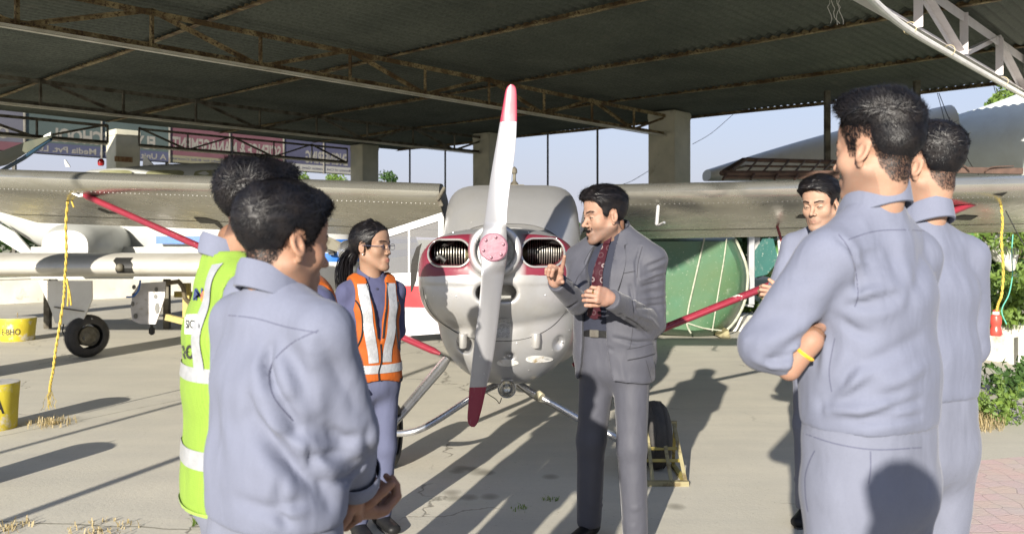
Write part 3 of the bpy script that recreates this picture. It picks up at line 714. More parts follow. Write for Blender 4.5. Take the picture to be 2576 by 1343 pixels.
mb.build('data_plate', plate_mat(), AC)
for x0 in (1165, 1348):
    mb = MB(); a = on_cowl(x0, 838, 0.012); b_ = on_cowl(x0, 872, 0.02); mb.tube([a, a.lerp(b_, .5) + Vector((0, -.004, 0)), b_], [0.026, 0.027, 0.022], 14)
    mb.build('exhaust_stub', m_silver, AC)
mb = MB(); a = P(1252, 876, 4.98); mb.tube([a + Vector((0, .12, .03)), a, a + Vector((0, -.03, -.012))], [.026, .028, .026], 16); mb.build('breather_pipe', m_alu, AC)
mb = MB(); mb.sphere(a + Vector((0, -.034, -.014)), .019, 8, (1, .3, 1)); mb.build('pipe_bore', m_black, AC)
for x0, x1, y0 in ((1192, 1240, 905), (1250, 1305, 912), (1322, 1392, 903)):
    mb = MB(); c = (x0 + x1) / 2; w = (x1 - x0) / 2; n = 20; ring = [on_cowl(c + w * math.cos(t), y0 + 9 * math.sin(t) * (1 - .2 * math.cos(t)), .006) for t in np.linspace(0, 2 * math.pi, n, endpoint=False)]
    mb.add([on_cowl(c, y0, .008)] + ring, [(0, 1 + (i + 1) % n, 1 + i) for i in range(n)]); mb.build('paint_patch', M('pale_patch', (0.62, 0.62, 0.6), (0.5, 0.49, 0.46), 12, 0.55, 0.1, c3=(0.28, 0.2, 0.08), c3t=(0.55, 0.68)), AC)
# screws along the seams
mb = MB()
for x, y in ((1060, 700), (1052, 650), (1140, 585), (1330, 585), (1400, 600), (1440, 640), (1095, 835), (1120, 900), (1390, 880), (1414, 860), (1432, 830), (1148, 745), (1372, 742), (1100, 790), (1405, 800), (1160, 925), (1330, 930), (1282, 895), (1300, 863), (1340, 850), (1200, 860)):
    mb.sphere(on_cowl(x, y, .0), .005, 5, (1, .5, 1))
mb.build('screws', m_alu, AC)
# inner cavity of shaft ring
mb = MB(); mb.lathe((-0.098, 4.811, 1.400), [(0.001, 0.0), (0.1110, 0.0)], 32, Vector((0, 1, 0)))
mb.build('shaft_well', M('well_grey', (0.42, 0.42, 0.40), (0.20, 0.20, 0.19), 16, 0.45, 0.5), AC)
mb = MB(); mb.lathe((-0.105, 4.86, 1.415), [(0.045, 0), (0.045, -0.14), (0.07, -0.145), (0.07, -0.16)], 24, Vector((0, 1, 0))); mb.build('propeller_shaft', m_alu, AC)
# lower inlet back
mb = MB(); mb.box((-0.092, 5.09, 1.155), 0.24, 0.01, 0.10); mb.build('inlet_back', M('inlet_grey', (0.20, 0.20, 0.19), (0.12, 0.12, 0.11), 9, 0.5, 0.3), AC)

# propeller
PT = thing('x', '', '')
bpy.data.objects.remove(PT)
upL = [(1213, 622), (1211, 600), (1215, 575), (1222, 520), (1232, 450), (1245, 380), (1258, 305)]
PYS = 4.63
prop = None
def blade(rows, tips, paint_y, name):
    """rows: (y, xl, xr); returns rings. The left edge stands nearer the camera at the root, flat at the tip."""
    rings = []; ymid = 622.0; span = abs(rows[-1][0] - ymid)
    for y, xl, xr in rows:
        t = abs(y - ymid) / span; up = y < ymid
        tw = math.radians(48 * (1 - t) ** 1.3 + 12) * (1 if up else -1); w = (xr - xl) / F * PYS; th = 0.030 * (1 - t) ** 0.8 + 0.006
        if t < 0.13: th = 0.05 + 0.02 * (0.13 - t) / 0.13; tw *= t / 0.13 * 0.8
        cx = (xl + xr) / 2; c = P(cx, y, PYS); ring = []
        for k in range(20):
            a = 2 * math.pi * k / 20; u = math.cos(a); v = math.sin(a); e = abs(u) ** 1.2 * (1 if u > 0 else -1)
            dx = e * w / 2; dy = v * th / 2 * (1 - 0.35 * (u if up else -u)) * (1.0 if v < 0 else 0.5) - math.tan(tw) * dx * 0.55
            ring.append(c + Vector((dx, dy, 0)))
        rings.append(ring)
    return rings
def interp_rows(rows, n):
    ys = np.array([r[0] for r in rows], float); L = np.array([r[1] for r in rows], float); R = np.array([r[2] for r in rows], float)
    t = np.linspace(0, 1, n); s = np.linspace(0, 1, len(rows))
    def sm(v):
        # catmull-rom through the rows
        out = []
        for tt in t:
            p = tt * (len(v) - 1); i = min(int(p), len(v) - 2); f = p - i; p0 = v[max(i - 1, 0)]; p1 = v[i]; p2 = v[i + 1]; p3 = v[min(i + 2, len(v) - 1)]
            out.append(0.5 * (2 * p1 + (p2 - p0) * f + (2 * p0 - 5 * p1 + 4 * p2 - p3) * f * f + (3 * p1 - p0 - 3 * p2 + p3) * f ** 3))
        return out
    return list(zip(sm(ys), sm(L), sm(R)))
top_rows = [(626, 1209, 1274), (600, 1208, 1275), (575, 1214, 1274), (520, 1223, 1277), (450, 1233, 1286), (380, 1245, 1296), (305, 1258, 1300), (260, 1266, 1300), (232, 1271, 1299), (219, 1276, 1296), (213, 1283, 1290)]
bot_rows = [(618, 1208, 1275), (645, 1207, 1276), (680, 1212, 1270), (760, 1206, 1259), (850, 1195, 1248), (920, 1187, 1237), (973, 1181, 1224), (1020, 1178, 1214), (1050, 1176, 1206), (1066, 1179, 1200), (1073, 1186, 1194)]
def blade_mat():
    def band(nt, co, c, metal):
        sx = nt.nodes.new('ShaderNodeSeparateXYZ'); nt.links.new(co, sx.inputs[0]); z = sx.outputs[2]
        zt = CH + (CY - 307) / F * PYS; zb = CH + (CY - 973) / F * PYS
        f = mth(nt, 'ADD', mth(nt, 'GREATER_THAN', z, zt), mth(nt, 'LESS_THAN', z, zb), True)
        scr = ramp(nt, noise(nt, co, 30, 5, 0.7, (3, 1, .4)), [(0.60, 1.0), (0.72, 0.55)])
        f = mth(nt, 'MULTIPLY', f, scr)
        return mixc(nt, f, c, (0.23, 0.02, 0.045)), mth(nt, 'MULTIPLY', mth(nt, 'SUBTRACT', 1.0, f), metal)
    return metal_paint('blade_paint', (0.40, 0.40, 0.415), 0.33, 0.6, 0.1, band)
m_blade = blade_mat()
mb = MB(); mb.loft(blade(interp_rows(top_rows, 60), 0, 0, 'a')); mb.loft(blade(interp_rows(bot_rows, 60), 0, 0, 'b')[::-1])
prop = mb.build('propeller', m_blade, AC, 0.9); world_origin(prop, AC)
OFF[prop.name] = Vector((0, 0, 0)); prop_kids = []
def prop_part(mb, name, mat, sm=0.6):
    o = mb.build(name, mat, None, sm); o.location = o.location; o.parent = prop; return o
hub = P(1241, 622, 4.585)
mb = MB(); mb.lathe(hub + Vector((0, 0.03, 0)), [(0.001, -0.022), (0.072, -0.022), (0.0795, -0.016), (0.080, 0.03)], 40, Vector((0, 1, 0))); prop_part(mb, 'hub_plate', m_pink)
for k in range(6):
    a = math.radians(15 + 60 * k + 62); c = hub + Vector((math.cos(a) * .057, .005, math.sin(a) * .057))
    mb = MB(); mb.lathe(c, [(0.001, -0.010), (0.006, -0.009), (0.0085, -0.004), (0.0085, 0.006)], 12, Vector((0, 1, 0))); prop_part(mb, 'bolt', m_pink)

# fuselage behind the cowl, windscreen shape
def se(c, hw, ht, hb, y, n=40, e=2.6, et=None):
    r = []
    for k in range(n):
        a = 2 * math.pi * k / n; ca, sa = math.cos(a), math.sin(a); ex = (et or e) if sa > 0 else e
        r.append(Vector((c[0] + hw * math.copysign(abs(ca) ** (2 / ex), ca), y, c[1] + (ht if sa > 0 else hb) * math.copysign(abs(sa) ** (2 / ex), sa))))
    return r
mb = MB(); st = [(-0.04, 1.1, .43, .44, .52, 5.50, 2.6), (-0.03, 1.1, .445, .46, .52, 5.66, 2.8), (0.0, 1.1, .473, .60, .53, 5.8, 4.0), (0.0, 1.1, .488, .715, .54, 5.98, 5.0), (0.0, 1.1, .49, .755, .55, 6.12, 6.0), (0.02, 1.08, .49, .765, .56, 6.5, 6), (0.1, 1.02, .48, .72, .55, 7.6, 3.6), (0.16, .92, .42, .50, .50, 8.4, 3), (0.3, .85, .2, .3, .28, 10.5, 2.4), (.36, .8, .07, .2, .15, 11.8, 2.2)]
front = [se((a, b), w, t, bb, y, 48, e) for a, b, w, t, bb, y, e in st]
mb.loft(front, True)
fus = mb.build('fuselage', m_silver, AC, 0.7)
def wcov(st_, off=0.006):
    rings = []
    for a, b, w, t, bb, y, e in st_:
        r = se((a, b), w + off, t + off, bb, y - off, 48, e); rings.append(r[1:24])
    return rings
mb = MB(); mb.loft(wcov([(-0.03, 1.1, .447, .465, .52, 5.665, 2.8), (0.0, 1.1, .475, .60, .53, 5.8, 4.0), (0.0, 1.1, .488, .715, .54, 5.98, 5.0), (0.0, 1.1, .49, .755, .55, 6.12, 6.0)]), False, False)
mb.build('windscreen', m_wscr, AC)
# wings
def naca(t, c=1.0, n=18):
    xs = (1 - np.cos(np.linspace(0, math.pi, n))) / 2; yt = 5 * t * (0.2969 * np.sqrt(xs) - 0.126 * xs - 0.3516 * xs ** 2 + 0.2843 * xs ** 3 - 0.1015 * xs ** 4)
    cam_ = 0.02 * 4 * xs * (1 - xs)
    up = list(zip(xs, cam_ + yt)); dn = list(zip(xs, cam_ - yt * 0.85)); return dn[::-1] + up[1:-1]
AFO = naca(0.15)
def wing(x0, x1, d0, d1, z0, z1, ns, name, chord=1.62, inc=math.radians(12.2), dent=None, mat=None, xa0=None):
    rings = []
    for i in range(ns + 1):
        t = i / ns; x = x0 + (x1 - x0) * t; d = d0 + (d1 - d0) * t; z = z0 + (z1 - z0) * t; r = []
        for u, v in AFO:
            uu = u * chord; vv = v * chord
            if dent and abs(x - dent[0]) < dent[1] and u < 0.12:
                k = (1 - abs(x - dent[0]) / dent[1]); vv -= 0.02 * k * (1 if v > 0 else -.4); uu += 0.03 * k
            r.append(Vector((x, d + uu * math.cos(inc) + vv * math.sin(inc), z - uu * math.sin(inc) + vv * math.cos(inc))))
        rings.append(r)
    mb = MB(); mb.loft(rings, True); return mb.build(name, mat or m_wing, AC, 0.7)
wl_ = wing(-4.55, -0.535, 6.42, 6.12, 1.965, 1.815, 40, 'wing')
wr_ = wing(0.60, 4.75, 6.02, 5.75, 1.800, 1.875, 60, 'wing', dent=(1.52, 0.12))
# rivet lines under the leading edges
def wing_pt(x, u, low=True):
    if x < 0: t = (x + 4.55) / (-0.535 + 4.55); d = 6.42 + (6.12 - 6.42) * t; z = 1.965 + (1.815 - 1.965) * t
    else: t = (x - .60) / 4.15; d = 6.02 + (5.75 - 6.02) * t; z = 1.800 + (1.875 - 1.800) * t
    inc = math.radians(12.2); ch = 1.62; yt = 5 * .15 * (0.2969 * math.sqrt(u) - 0.126 * u - 0.3516 * u * u + 0.2843 * u ** 3 - 0.1015 * u ** 4); v = 0.08 * u * (1 - u) + (-yt * .85 if low else yt)
    return Vector((x, d + u * ch * math.cos(inc) + v * ch * math.sin(inc), z - u * ch * math.sin(inc) + v * ch * math.cos(inc)))
for xs, w in ((np.arange(-4.5, -0.55, 0.035), wl_), (np.arange(0.66, 4.7, 0.035), wr_)):
    mb = MB()
    for x in xs:
        p = wing_pt(float(x), 0.075); mb.box(p + Vector((0, 0, -0.001)), 0.0045, 0.0045, 0.003)
    mb.build('rivet_line', m_wscr, AC, False)
    mb = MB(); mb.tube([wing_pt(float(x), 0.70) + Vector((0, 0, -.001)) for x in xs[::8]], 0.002, 4); mb.build('aileron_gap', m_black, AC)
# open root of the left wing with fitting
mb = MB(); rr = [wing_pt(-0.535, u, lo) + Vector((.004, 0, 0)) for lo, us in ((True, (.5, .3, .15, .06, .01)), (False, (.01, .06, .15, .3, .5))) for u in us]
mb.add(rr, [tuple(range(len(rr)))]); mb.build('root_rib', m_black, AC, False)
mb = MB(); q = P(1110, 488, 6.1); mb.box(q, .02, .10, .11, Matrix.Rotation(.5, 3, 'Y'), .004); mb.box(q + Vector((-.01, 0, -.06)), .03, .06, .07, Matrix.Rotation(-.4, 3, 'Y'), .004); mb.build('root_fitting', m_dsteel, AC)
# torn holes in the wing skin
def wing_at(x, y, lowmax=1.0):
    best = None
    for u in np.linspace(0.03, 0.97, 120):
        X = 0.0
        q0 = wing_pt((x - CX) / F * 6.6, u)
        Xw = (x - CX) / F * q0.y; q0 = wing_pt(Xw, u); Xw = (x - CX) / F * q0.y; q0 = wing_pt(Xw, u)
        yy = CY - (q0.z - CH) * F / q0.y
        if best is None or abs(yy - y) < best[0]: best = (abs(yy - y), q0)
    return best[1] + Vector((0, 0, -0.004))
for poly, nm in (([(248, 523), (262, 528), (275, 533), (300, 534), (297, 538), (272, 537), (258, 532), (246, 526)], 'skin_tear'), ([(486, 546), (520, 548), (548, 556), (566, 577), (572, 588), (556, 578), (540, 562), (503, 560)], 'skin_tear'),
                 ([(2000, 548), (2012, 541), (2040, 541), (2040, 549)], 'skin_tear'), ([(2390, 548), (2425, 541), (2462, 543), (2440, 553), (2400, 552)], 'skin_tear'), ([(2495, 489), (2535, 484), (2520, 493)], 'skin_tear')):
    mb = MB(); pts = [wing_at(x, y) for x, y in poly]; mb.add(pts, [tuple(range(len(pts)))]); mb.build(nm, m_black, AC, False)
# lift struts
def strut(a, b, r, name='lift_strut', mat=None):
    mb = MB(); x, y, z, L = frame(a, b, Vector((0, 1, 0))); rings = []
    for p in (a, a.lerp(b, .02), a.lerp(b, .98), b):
        s = .5 if p in (a, b) else 1
        rings.append([p + x * math.cos(t) * r * s + y * math.sin(t) * r * 1.7 * s for t in np.linspace(0, 2 * math.pi, 16, endpoint=False)])
    mb.loft(rings); return mb.build(name, mat or m_maroon, AC)
sL = strut(P(207, 489, 6.52), P(1108, 890, 6.0), .025)
sR = strut(P(2478, 499, 6.15), P(1440, 918, 5.8), .026)
for x0, y0, d, sg in ((186, 486, 6.5, 1), (2500, 495, 6.08, -1)):
    mb = MB(); a = P(x0 - 22 * sg, y0 - 7, d); b_ = P(x0 + 26 * sg, y0 - 6, d); c = P(x0 + 24 * sg, y0 + 8, d); e = P(x0 + 14 * sg, y0 + 9, d)
    mb.slab([a, b_, c, e], Vector((0, 1, 0)), .03); fo = mb.build('strut_fitting', m_silver, AC)
    mb = MB(); mb.lathe(P(x0 + 10 * sg, y0, d - .02), [(.001, -.004), (.012, -.004), (.012, .006)], 12, Vector((0, 1, 0))); mb.build('fitting_bolt', m_black, fo)
# pitot mast under the right wing and perforated strap
mb = MB(); a = wing_at(1653, 515); mb.box(a + Vector((0, 0, -.075)), .022, .05, .15, Matrix.Rotation(.08, 3, 'Y'), .006); mb.tube([a + Vector((.01, 0, -.15)), a + Vector((.035, -.10, -.13))], .009, 8); mb.build('pitot_mast', m_wscr, AC)
mb = MB(); a = P(1953, 562, 6.9); b_ = P(1972, 625, 6.9); mb.tube([a, b_], .011, 8); o = mb.build('aileron_rod', m_maroon, AC)
mb = MB(); mb.bar(P(1962, 598, 6.92), P(1971, 690, 6.92), .045, .02); mb.build('hanging_strap', M('perforated_strap', (.55, .54, .52), (.2, .19, .17), 40, .6, .2, lo=.5, hi=.6), AC)
# gear
mb = MB(); mb.tube([P(1122, 905, 5.75), P(1110, 922, 5.7), P(1000, 1052, 5.45), P(985, 1070, 5.4)], [.030, .036, .030, .028], 16); mb.build('gear_leg', m_alu, AC)
mb = MB(); mb.tube(smooth_path([P(1262, 962, 5.35), P(1200, 992, 5.25), P(1110, 1050, 5.15), P(1060, 1078, 5.1), P(1025, 1088, 5.1), P(985, 1090, 5.15)], 6), .021, 14); mb.build('gear_leg', m_alu, AC)
mb = MB(); mb.tube([P(1298, 962, 5.35), P(1360, 998, 5.3), P(1470, 1060, 5.2), P(1560, 1105, 5.15)], [.024, .022, .024, .026], 14); mb.build('gear_leg', m_alu, AC)
mb = MB(); mb.tube([P(1352, 992, 5.28), P(1362, 1000, 5.26)], .031, 14); mb.build('leg_clamp', M('clamp_tan', (.5, .45, .3)), AC)
mb = MB(); mb.tube(smooth_path([P(1300, 968, 5.3), P(1340, 1000, 5.25), P(1380, 1018, 5.22), P(1432, 1048, 5.2)], 5), .0045, 6); mb.tube(smooth_path([P(1180, 1003, 5.2), P(1220, 985, 5.25), P(1262, 966, 5.3)], 4), .004, 6)
mb.tube(smooth_path([P(1216, 958, 5.1), P(1222, 985, 5.1), P(1248, 1004, 5.1), P(1256, 1014, 5.1), P(1262, 1000, 5.12)], 4), .003, 6); mb.build('brake_line', M('grey_hose', (.2, .18, .13)), AC)
mb = MB(); c = P(1275, 978, 5.05); mb.lathe(c, [(.001, .06), (.03, .055), (.052, .02), (.056, 0), (.053, -.006), (.049, 0)], 32, Vector((0, 1, 0))); ll = mb.build('landing_light', m_alu, AC)
mb = MB(); mb.lathe(c, [(.001, .028), (.018, .024), (.036, .012), (.048, 0)], 32, Vector((0, 1, 0))); mb.build('reflector', M('reflector', (.7, .66, .56), None, 8, .16, .95), ll)
mb = MB(); mb.lathe(c, [(.001, -.009), (.03, -.006), (.0485, .001)], 32, Vector((0, 1, 0)))
mg, ntg, bg_ = new_mat('lamp_glass'); bg_.inputs['Transmission Weight'].default_value = 0.9; bg_.inputs['Roughness'].default_value = 0.12; bg_.inputs['Base Color'].default_value = (.95, .95, .9, 1); mb.build('lens', mg, ll)
mb = MB(); mb.box(P(1275, 955, 5.08), .07, .03, .03, None, .004); mb.build('light_bracket', m_silver, AC)
def wheel(c, R, w, ax, parent, tread=True):
    mb = MB(); ax = Vector(ax).normalized(); pr = []
    for k in range(15):
        a = -math.pi / 2 * 1.25 + math.pi * 1.25 * k / 14; pr.append((R - w * .42 + w * .42 * math.cos(a) * 1.0, w / 2 * math.sin(a)))
    mb.lathe(c, pr, 36, ax)
    for o_ in (-.22, 0, .22): mb.lathe(c, [(R + .0005 - abs(o_) * w * .08, w * o_ - .004), (R - .004, w * o_), (R + .0005 - abs(o_) * w * .08, w * o_ + .004)], 36, ax)
    t = mb.build('tyre', m_rubber, parent)
    mb = MB(); ri = R - w * .75; mb.lathe(c, [(.001, -w * .3), (ri * .35, -w * .34), (ri * .4, -w * .18), (ri * .85, -w * .16), (ri, -w * .38), (ri, w * .38), (ri * .85, w * .16), (ri * .4, w * .2), (.001, w * .3)], 30, ax)
    mb.build('rim', M('wheel_rim', (.22, .2, .15), (.1, .09, .07), 14, .6, .4), parent); return t
wh = P(1648, 1100, 5.35); wheel(Vector((wh.x, 5.35, .215)), .215, .15, (1, .05, 0), AC)
wheel(Vector((-.80, 5.35, .215)), .215, .15, (1, -.05, 0), AC)
# open door, seen from the front
m_doorw = metal_paint('door_paint', (0.46, 0.46, 0.47), 0.4, 0.35, 0.15, lambda nt, co, c, m: ((lambda z: (mixc(nt, mth(nt, 'MULTIPLY', mth(nt, 'GREATER_THAN', z, 1.47 - 172 * 6.1 / F), mth(nt, 'LESS_THAN', z, 1.47 - 118 * 6.1 / F)), c, (0.5, 0.02, 0.025)), m))(nt.links.new(co, (lambda s: s)(nt.nodes.new('ShaderNodeSeparateXYZ')).inputs[0]).to_node.outputs[2])))
dh = 6.02; do_ = 6.16
def DP(x, y): return P(x, y, dh + (do_ - dh) * (1112 - x) / 190.0)
mb = MB(); mb.slab([DP(1112, 682), DP(925, 690), DP(925, 838), DP(1000, 846), DP(1112, 838)], Vector((0, 1, 0)), .035); dr = mb.build('door', m_doorw, AC); world_origin(dr, AC); OFF[dr.name] = Vector((0, 0, 0))
def dpart(mb, name, mat, sm=.6): o = mb.build(name, mat, None, sm); o.parent = dr; return o
mb = MB(); mb.bar(DP(1115, 543), DP(930, 602), .05, .03, Vector((0, 1, 0))); mb.bar(DP(1110, 545), DP(1108, 690), .035, .03, Vector((0, 1, 0))); mb.bar(DP(928, 600), DP(928, 690), .04, .03, Vector((0, 1, 0)))
dpart(mb, 'window_frame', m_doorw)
mb = MB(); mb.quad(DP(1112, 550), DP(930, 606), DP(930, 688), DP(1112, 682)); mgl, nt_, b2 = new_mat('door_glass'); b2.inputs['Base Color'].default_value = (.22, .22, .23, 1); b2.inputs['Roughness'].default_value = .08; b2.inputs['Alpha'].default_value = .5; b2.inputs['Specular IOR Level'].default_value = .8
dpart(mb, 'window', mgl, False)
mb = MB(); mb.bar(DP(1029, 575), DP(1029, 688), .012, .012, Vector((0, 1, 0))); dpart(mb, 'window_bar', m_alu)
# dark side flap standing out beside the cowl
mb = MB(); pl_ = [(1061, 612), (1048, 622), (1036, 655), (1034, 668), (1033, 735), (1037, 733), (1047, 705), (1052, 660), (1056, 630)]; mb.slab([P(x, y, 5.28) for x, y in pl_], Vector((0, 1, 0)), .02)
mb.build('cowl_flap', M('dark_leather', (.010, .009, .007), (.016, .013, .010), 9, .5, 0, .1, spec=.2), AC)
# beacon and litter on the cabin roof
mb = MB(); c = P(1294, 462, 6.3); mb.lathe(c, [(.03, -.03), (.03, 0), (.012, .02), (.012, .07), (.022, .08), (.02, .11), (.001, .13)], 16); mb.box(c + Vector((.02, 0, -.02)), .11, .11, .02, None, .004); mb.build('roof_beacon', m_dsteel, AC)
# yellow chock cage by the right wheel
CG = thing('wheel_chock', 'yellow painted steel cage standing in front of the tyre behind the instructor', 'wheel chock', GP(1665, 1222))
m_yel = M('yellow_paint', (.34, .27, .05), (.27, .22, .07), 6, .55, 0, .3, 30, c3=(.12, .09, .04), c3t=(.56, .66), c3s=16)
m_yel2 = M('faded_yellow', (.27, .24, .13), (.2, .175, .09), 6, .6, 0, .3, 30, c3=(.12, .09, .04), c3t=(.52, .64), c3s=16)
g0 = GP(1668, 1222); d0 = g0.y
mb = MB(); w0 = .24; 
for sx in (-.17, -.06, .05, .135): mb.bar(Vector((g0.x + sx, d0, 0.02)), Vector((g0.x + sx * .9, d0 + .30, .31)), .022, .008, Vector((0, -1, 1)))
mb.bar(Vector((g0.x - .18, d0 - .005, .018)), Vector((g0.x + .15, d0 - .005, .018)), .035, .03); mb.bar(Vector((g0.x - .17, d0 + .30, .315)), Vector((g0.x + .14, d0 + .30, .315)), .03, .012)
mb.build('bar_frame', m_yel2, CG)
mb = MB()
for t in (.35, .55, .75): mb.bar(Vector((g0.x - .16, d0 + .30 * t + .01, .02 + .29 * t)), Vector((g0.x + .13, d0 + .30 * t + .01, .02 + .29 * t)), .02, .006, Vector((0, -1, 1)))
mb.bar(Vector((g0.x + .14, d0, .01)), Vector((g0.x + .14, d0 + .42, .01)), .03, .02); mb.bar(Vector((g0.x + .13, d0 + .30, .30)), Vector((g0.x + .14, d0 + .42, .01)), .02, .02); mb.bar(Vector((g0.x - .17, d0, .01)), Vector((g0.x - .17, d0 + .42, .01)), .03, .02)
mb.build('cross_bar', m_yel, CG)
# ------------------------------------------------------------------ low-wing aircraft at the left
m_grime = metal_paint('old_wing_paint', (0.60, 0.58, 0.52), 0.42, 0.3, 0.7)
m_wht = M('white_paint', (0.45, 0.45, 0.44), (0.38, 0.38, 0.37), 2.0, 0.4, 0.0, 0.15, 6)
m_blue = M('blue_paint', (0.02, 0.12, 0.42), (0.02, 0.09, 0.32), 4, 0.35)
LW = thing('low_wing_aircraft', 'white and blue low-wing aircraft at left with its wheel and gear plates showing', 'aircraft', (-3.6, 10.4, 0))
def naca_ring(x, d, z, chord, th, inc=0.0):
    return [Vector((x, d + u * chord, z + v * chord * 1.0 - u * chord * inc)) for u, v in naca(th)]
mb = MB(); mb.loft([naca_ring(x, 10.0 + .02 * abs(x + 2), 1.115 - .012 * (x + 6) * 0, 1.7, .19, .03) for x in np.linspace(-8.5, -2.0, 30)]); mb.build('wing', m_grime, LW, .7)
mb = MB(); ring = []
for x in (-4.83, -4.62):
    ring.append([Vector((x + (.05 if abs(v) < .04 else 0), 10.0 + .02 * abs(x + 2) + u * 1.7 - .004 + .0, 1.115 + v * 1.7 * 1.01)) for u, v in naca(.19) if u < .08])
mb.loft(ring, False, False); mb.build('landing_light_bay', m_black, LW)
mb = MB(); mb.sphere(Vector((-4.72, 10.05, 1.12)), .05, 8); mb.build('lamp', m_dsteel, LW)
mb = MB(); po = [(98, 706), (232, 706), (233, 752), (210, 806), (195, 824), (140, 812), (128, 775)]
mb.slab([P(x, y, 10.25) for x, y in po], Vector((0, 1, 0)), .02)
dp = mb.build('gear_plate', m_grime, LW, False)
mb = MB(); mb.bar(P(137, 772, 10.235), P(212, 783, 10.235), .025, .012); mb.build('plate_rib', m_dsteel, dp)
mb = MB(); mb.tube([P(196, 815, 10.3), P(196, 850, 10.3)], .035, 10); mb.tube([P(232, 800, 10.32), P(200, 838, 10.3)], .015, 8); mb.tube([P(196, 850, 10.3), P(215, 850, 10.3)], .03, 10); mb.build('oleo_strut', m_alu, LW)
mb = MB(); mb.tube(smooth_path([P(160, 815, 10.2), P(158, 835, 10.2), P(170, 850, 10.2), P(182, 852, 10.2)], 5), .008, 6); mb.build('brake_hose', m_black, LW)
wc = P(219, 846, 10.35); wheel(Vector((wc.x, wc.y, .265)), .265, .19, (1, -.8, 0), LW)
# perforated gear door
mb = MB(); po = [(352, 712), (418, 708), (415, 748), (405, 780), (392, 815), (352, 814), (334, 806), (330, 775), (334, 740)]
mb.slab([P(x, y, 11.0) for x, y in po], Vector((0, 1, 0)), .03); gd = mb.build('gear_door', M('primer_grey', (.50, .49, .50), (.38, .37, .36), 6, .6, .2, c3=(.24, .2, .14), c3t=(.6, .7), c3s=14), LW, False)
for x, y, rx, ry in ((337, 722, 5, 6), (336, 742, 4.5, 6), (334, 764, 4.5, 6), (341, 795, 5.5, 7), (393, 728, 4.5, 6), (391, 746, 4.5, 6), (395, 775, 5.5, 14)):
    mb = MB(); c = P(x, y, 10.975); r = 11 / F; mb.add([c + Vector((math.cos(t) * rx * r, 0, math.sin(t) * ry * r)) for t in np.linspace(0, 2 * math.pi, 14, endpoint=False)], [tuple(range(14))]); mb.build('lightening_hole', M('hole_shade', (.13, .13, .12)), gd, False)
mb = MB(); mb.tube(smooth_path([P(353, 705, 10.9), P(348, 730, 10.9), P(335, 745, 10.9), P(318, 747, 10.9)], 5), .012, 6); mb.build('blue_hose', m_blue, LW)
mb = MB(); mb.tube([P(382, 812, 11.1), P(382, 842, 11.1)], .02, 8); mb.box(P(382, 832, 11.1), .07, .05, .09, None, .01); mb.build('jack_point', m_black, LW)
# body of the low-wing aircraft: nose with spinner
mb = MB(); cx_, cz_ = P(815, 655, 9.7).x, P(815, 655, 9.7).z
rg = [se((cx_ + .02 * k, cz_), w, t, b, y, 36, 2.3) for k, (w, t, b, y) in enumerate([(.18, .2, .2, 9.25), (.32, .34, .36, 9.32), (.40, .40, .46, 9.55), (.44, .44, .50, 10.0), (.46, .5, .5, 10.8), (.5, .9, .52, 11.9), (.5, .95, .52, 13), (.4, .6, .4, 14.5), (.15, .2, .2, 17)])]
def band2(nt, co, c, metal):
    sx = nt.nodes.new('ShaderNodeSeparateXYZ'); nt.links.new(co, sx.inputs[0]); z = sx.outputs[2]
    f = mth(nt, 'MULTIPLY', mth(nt, 'GREATER_THAN', z, 1.21), mth(nt, 'LESS_THAN', z, 1.31)); f2 = mth(nt, 'MULTIPLY', mth(nt, 'GREATER_THAN', z, 1.40), mth(nt, 'LESS_THAN', z, 1.46))
    return mixc(nt, mth(nt, 'ADD', f, f2, True), c, (.02, .12, .42)), metal
m_wb = metal_paint('white_blue', (.46, .46, .45), .35, .05, .15, band2)
mb.loft(rg); fb = mb.build('fuselage', m_wb, LW, .9); world_origin(fb, LW)
mb = MB(); mb.box(P(834, 622, 9.2), .12, .1, .17, None, .03); mb.build('air_intake', m_black, LW)
mb = MB(); mb.lathe(P(872, 632, 9.05), [(.001, -.12), (.05, -.1), (.1, -.03), (.12, .06), (.12, .2)], 24, Vector((0, 1, 0))); mb.build('spinner', m_alu, LW)
mb = MB(); a = P(872, 628, 9.08); b_ = P(770, 590, 9.08); mb.loft([[a + Vector((0, -.02, -.05)), a + Vector((0, .02, .05)), a + Vector((0, .03, .05)), a + Vector((0, 0, -.06))], [a.lerp(b_, .5) + Vector((0, -.02, -.07)), a.lerp(b_, .5) + Vector((0, .01, .07)), a.lerp(b_, .5) + Vector((0, .02, .07)), a.lerp(b_, .5) + Vector((0, 0, -.07))], [b_ + Vector((0, -.01, -.03)), b_ + Vector((0, 0, .03)), b_ + Vector((0, .01, .03)), b_ + Vector((0, 0, -.03))]]); mb.build('propeller', m_dsteel, LW)
mb = MB(); mb.bar(P(470, 712, 11.2), P(470, 800, 11.2), .09, .07); mb.bar(P(418, 797, 11.1), P(520, 822, 11.1), .07, .08); mb.bar(P(440, 740, 11.4), P(530, 742, 11.4), .06, .08); JS = mb
jk = JS.build('jack_stand', m_yel, None, False); tag(jk, 'yellow steel jack stand under the wing beside the perforated gear door', 'jack')
mb = MB(); mb.tube(smooth_path([P(446, 705, 11), P(460, 722, 11), P(466, 750, 11.05), P(478, 765, 11.1), P(474, 790, 11.1)], 5), .03, 7); mb.tube([P(452, 708, 11), P(420, 712, 11)], .03, 7); mb.build('retract_arm', M('oily_steel', (.07, .05, .03), (.14, .12, .07), 20, .6), LW)

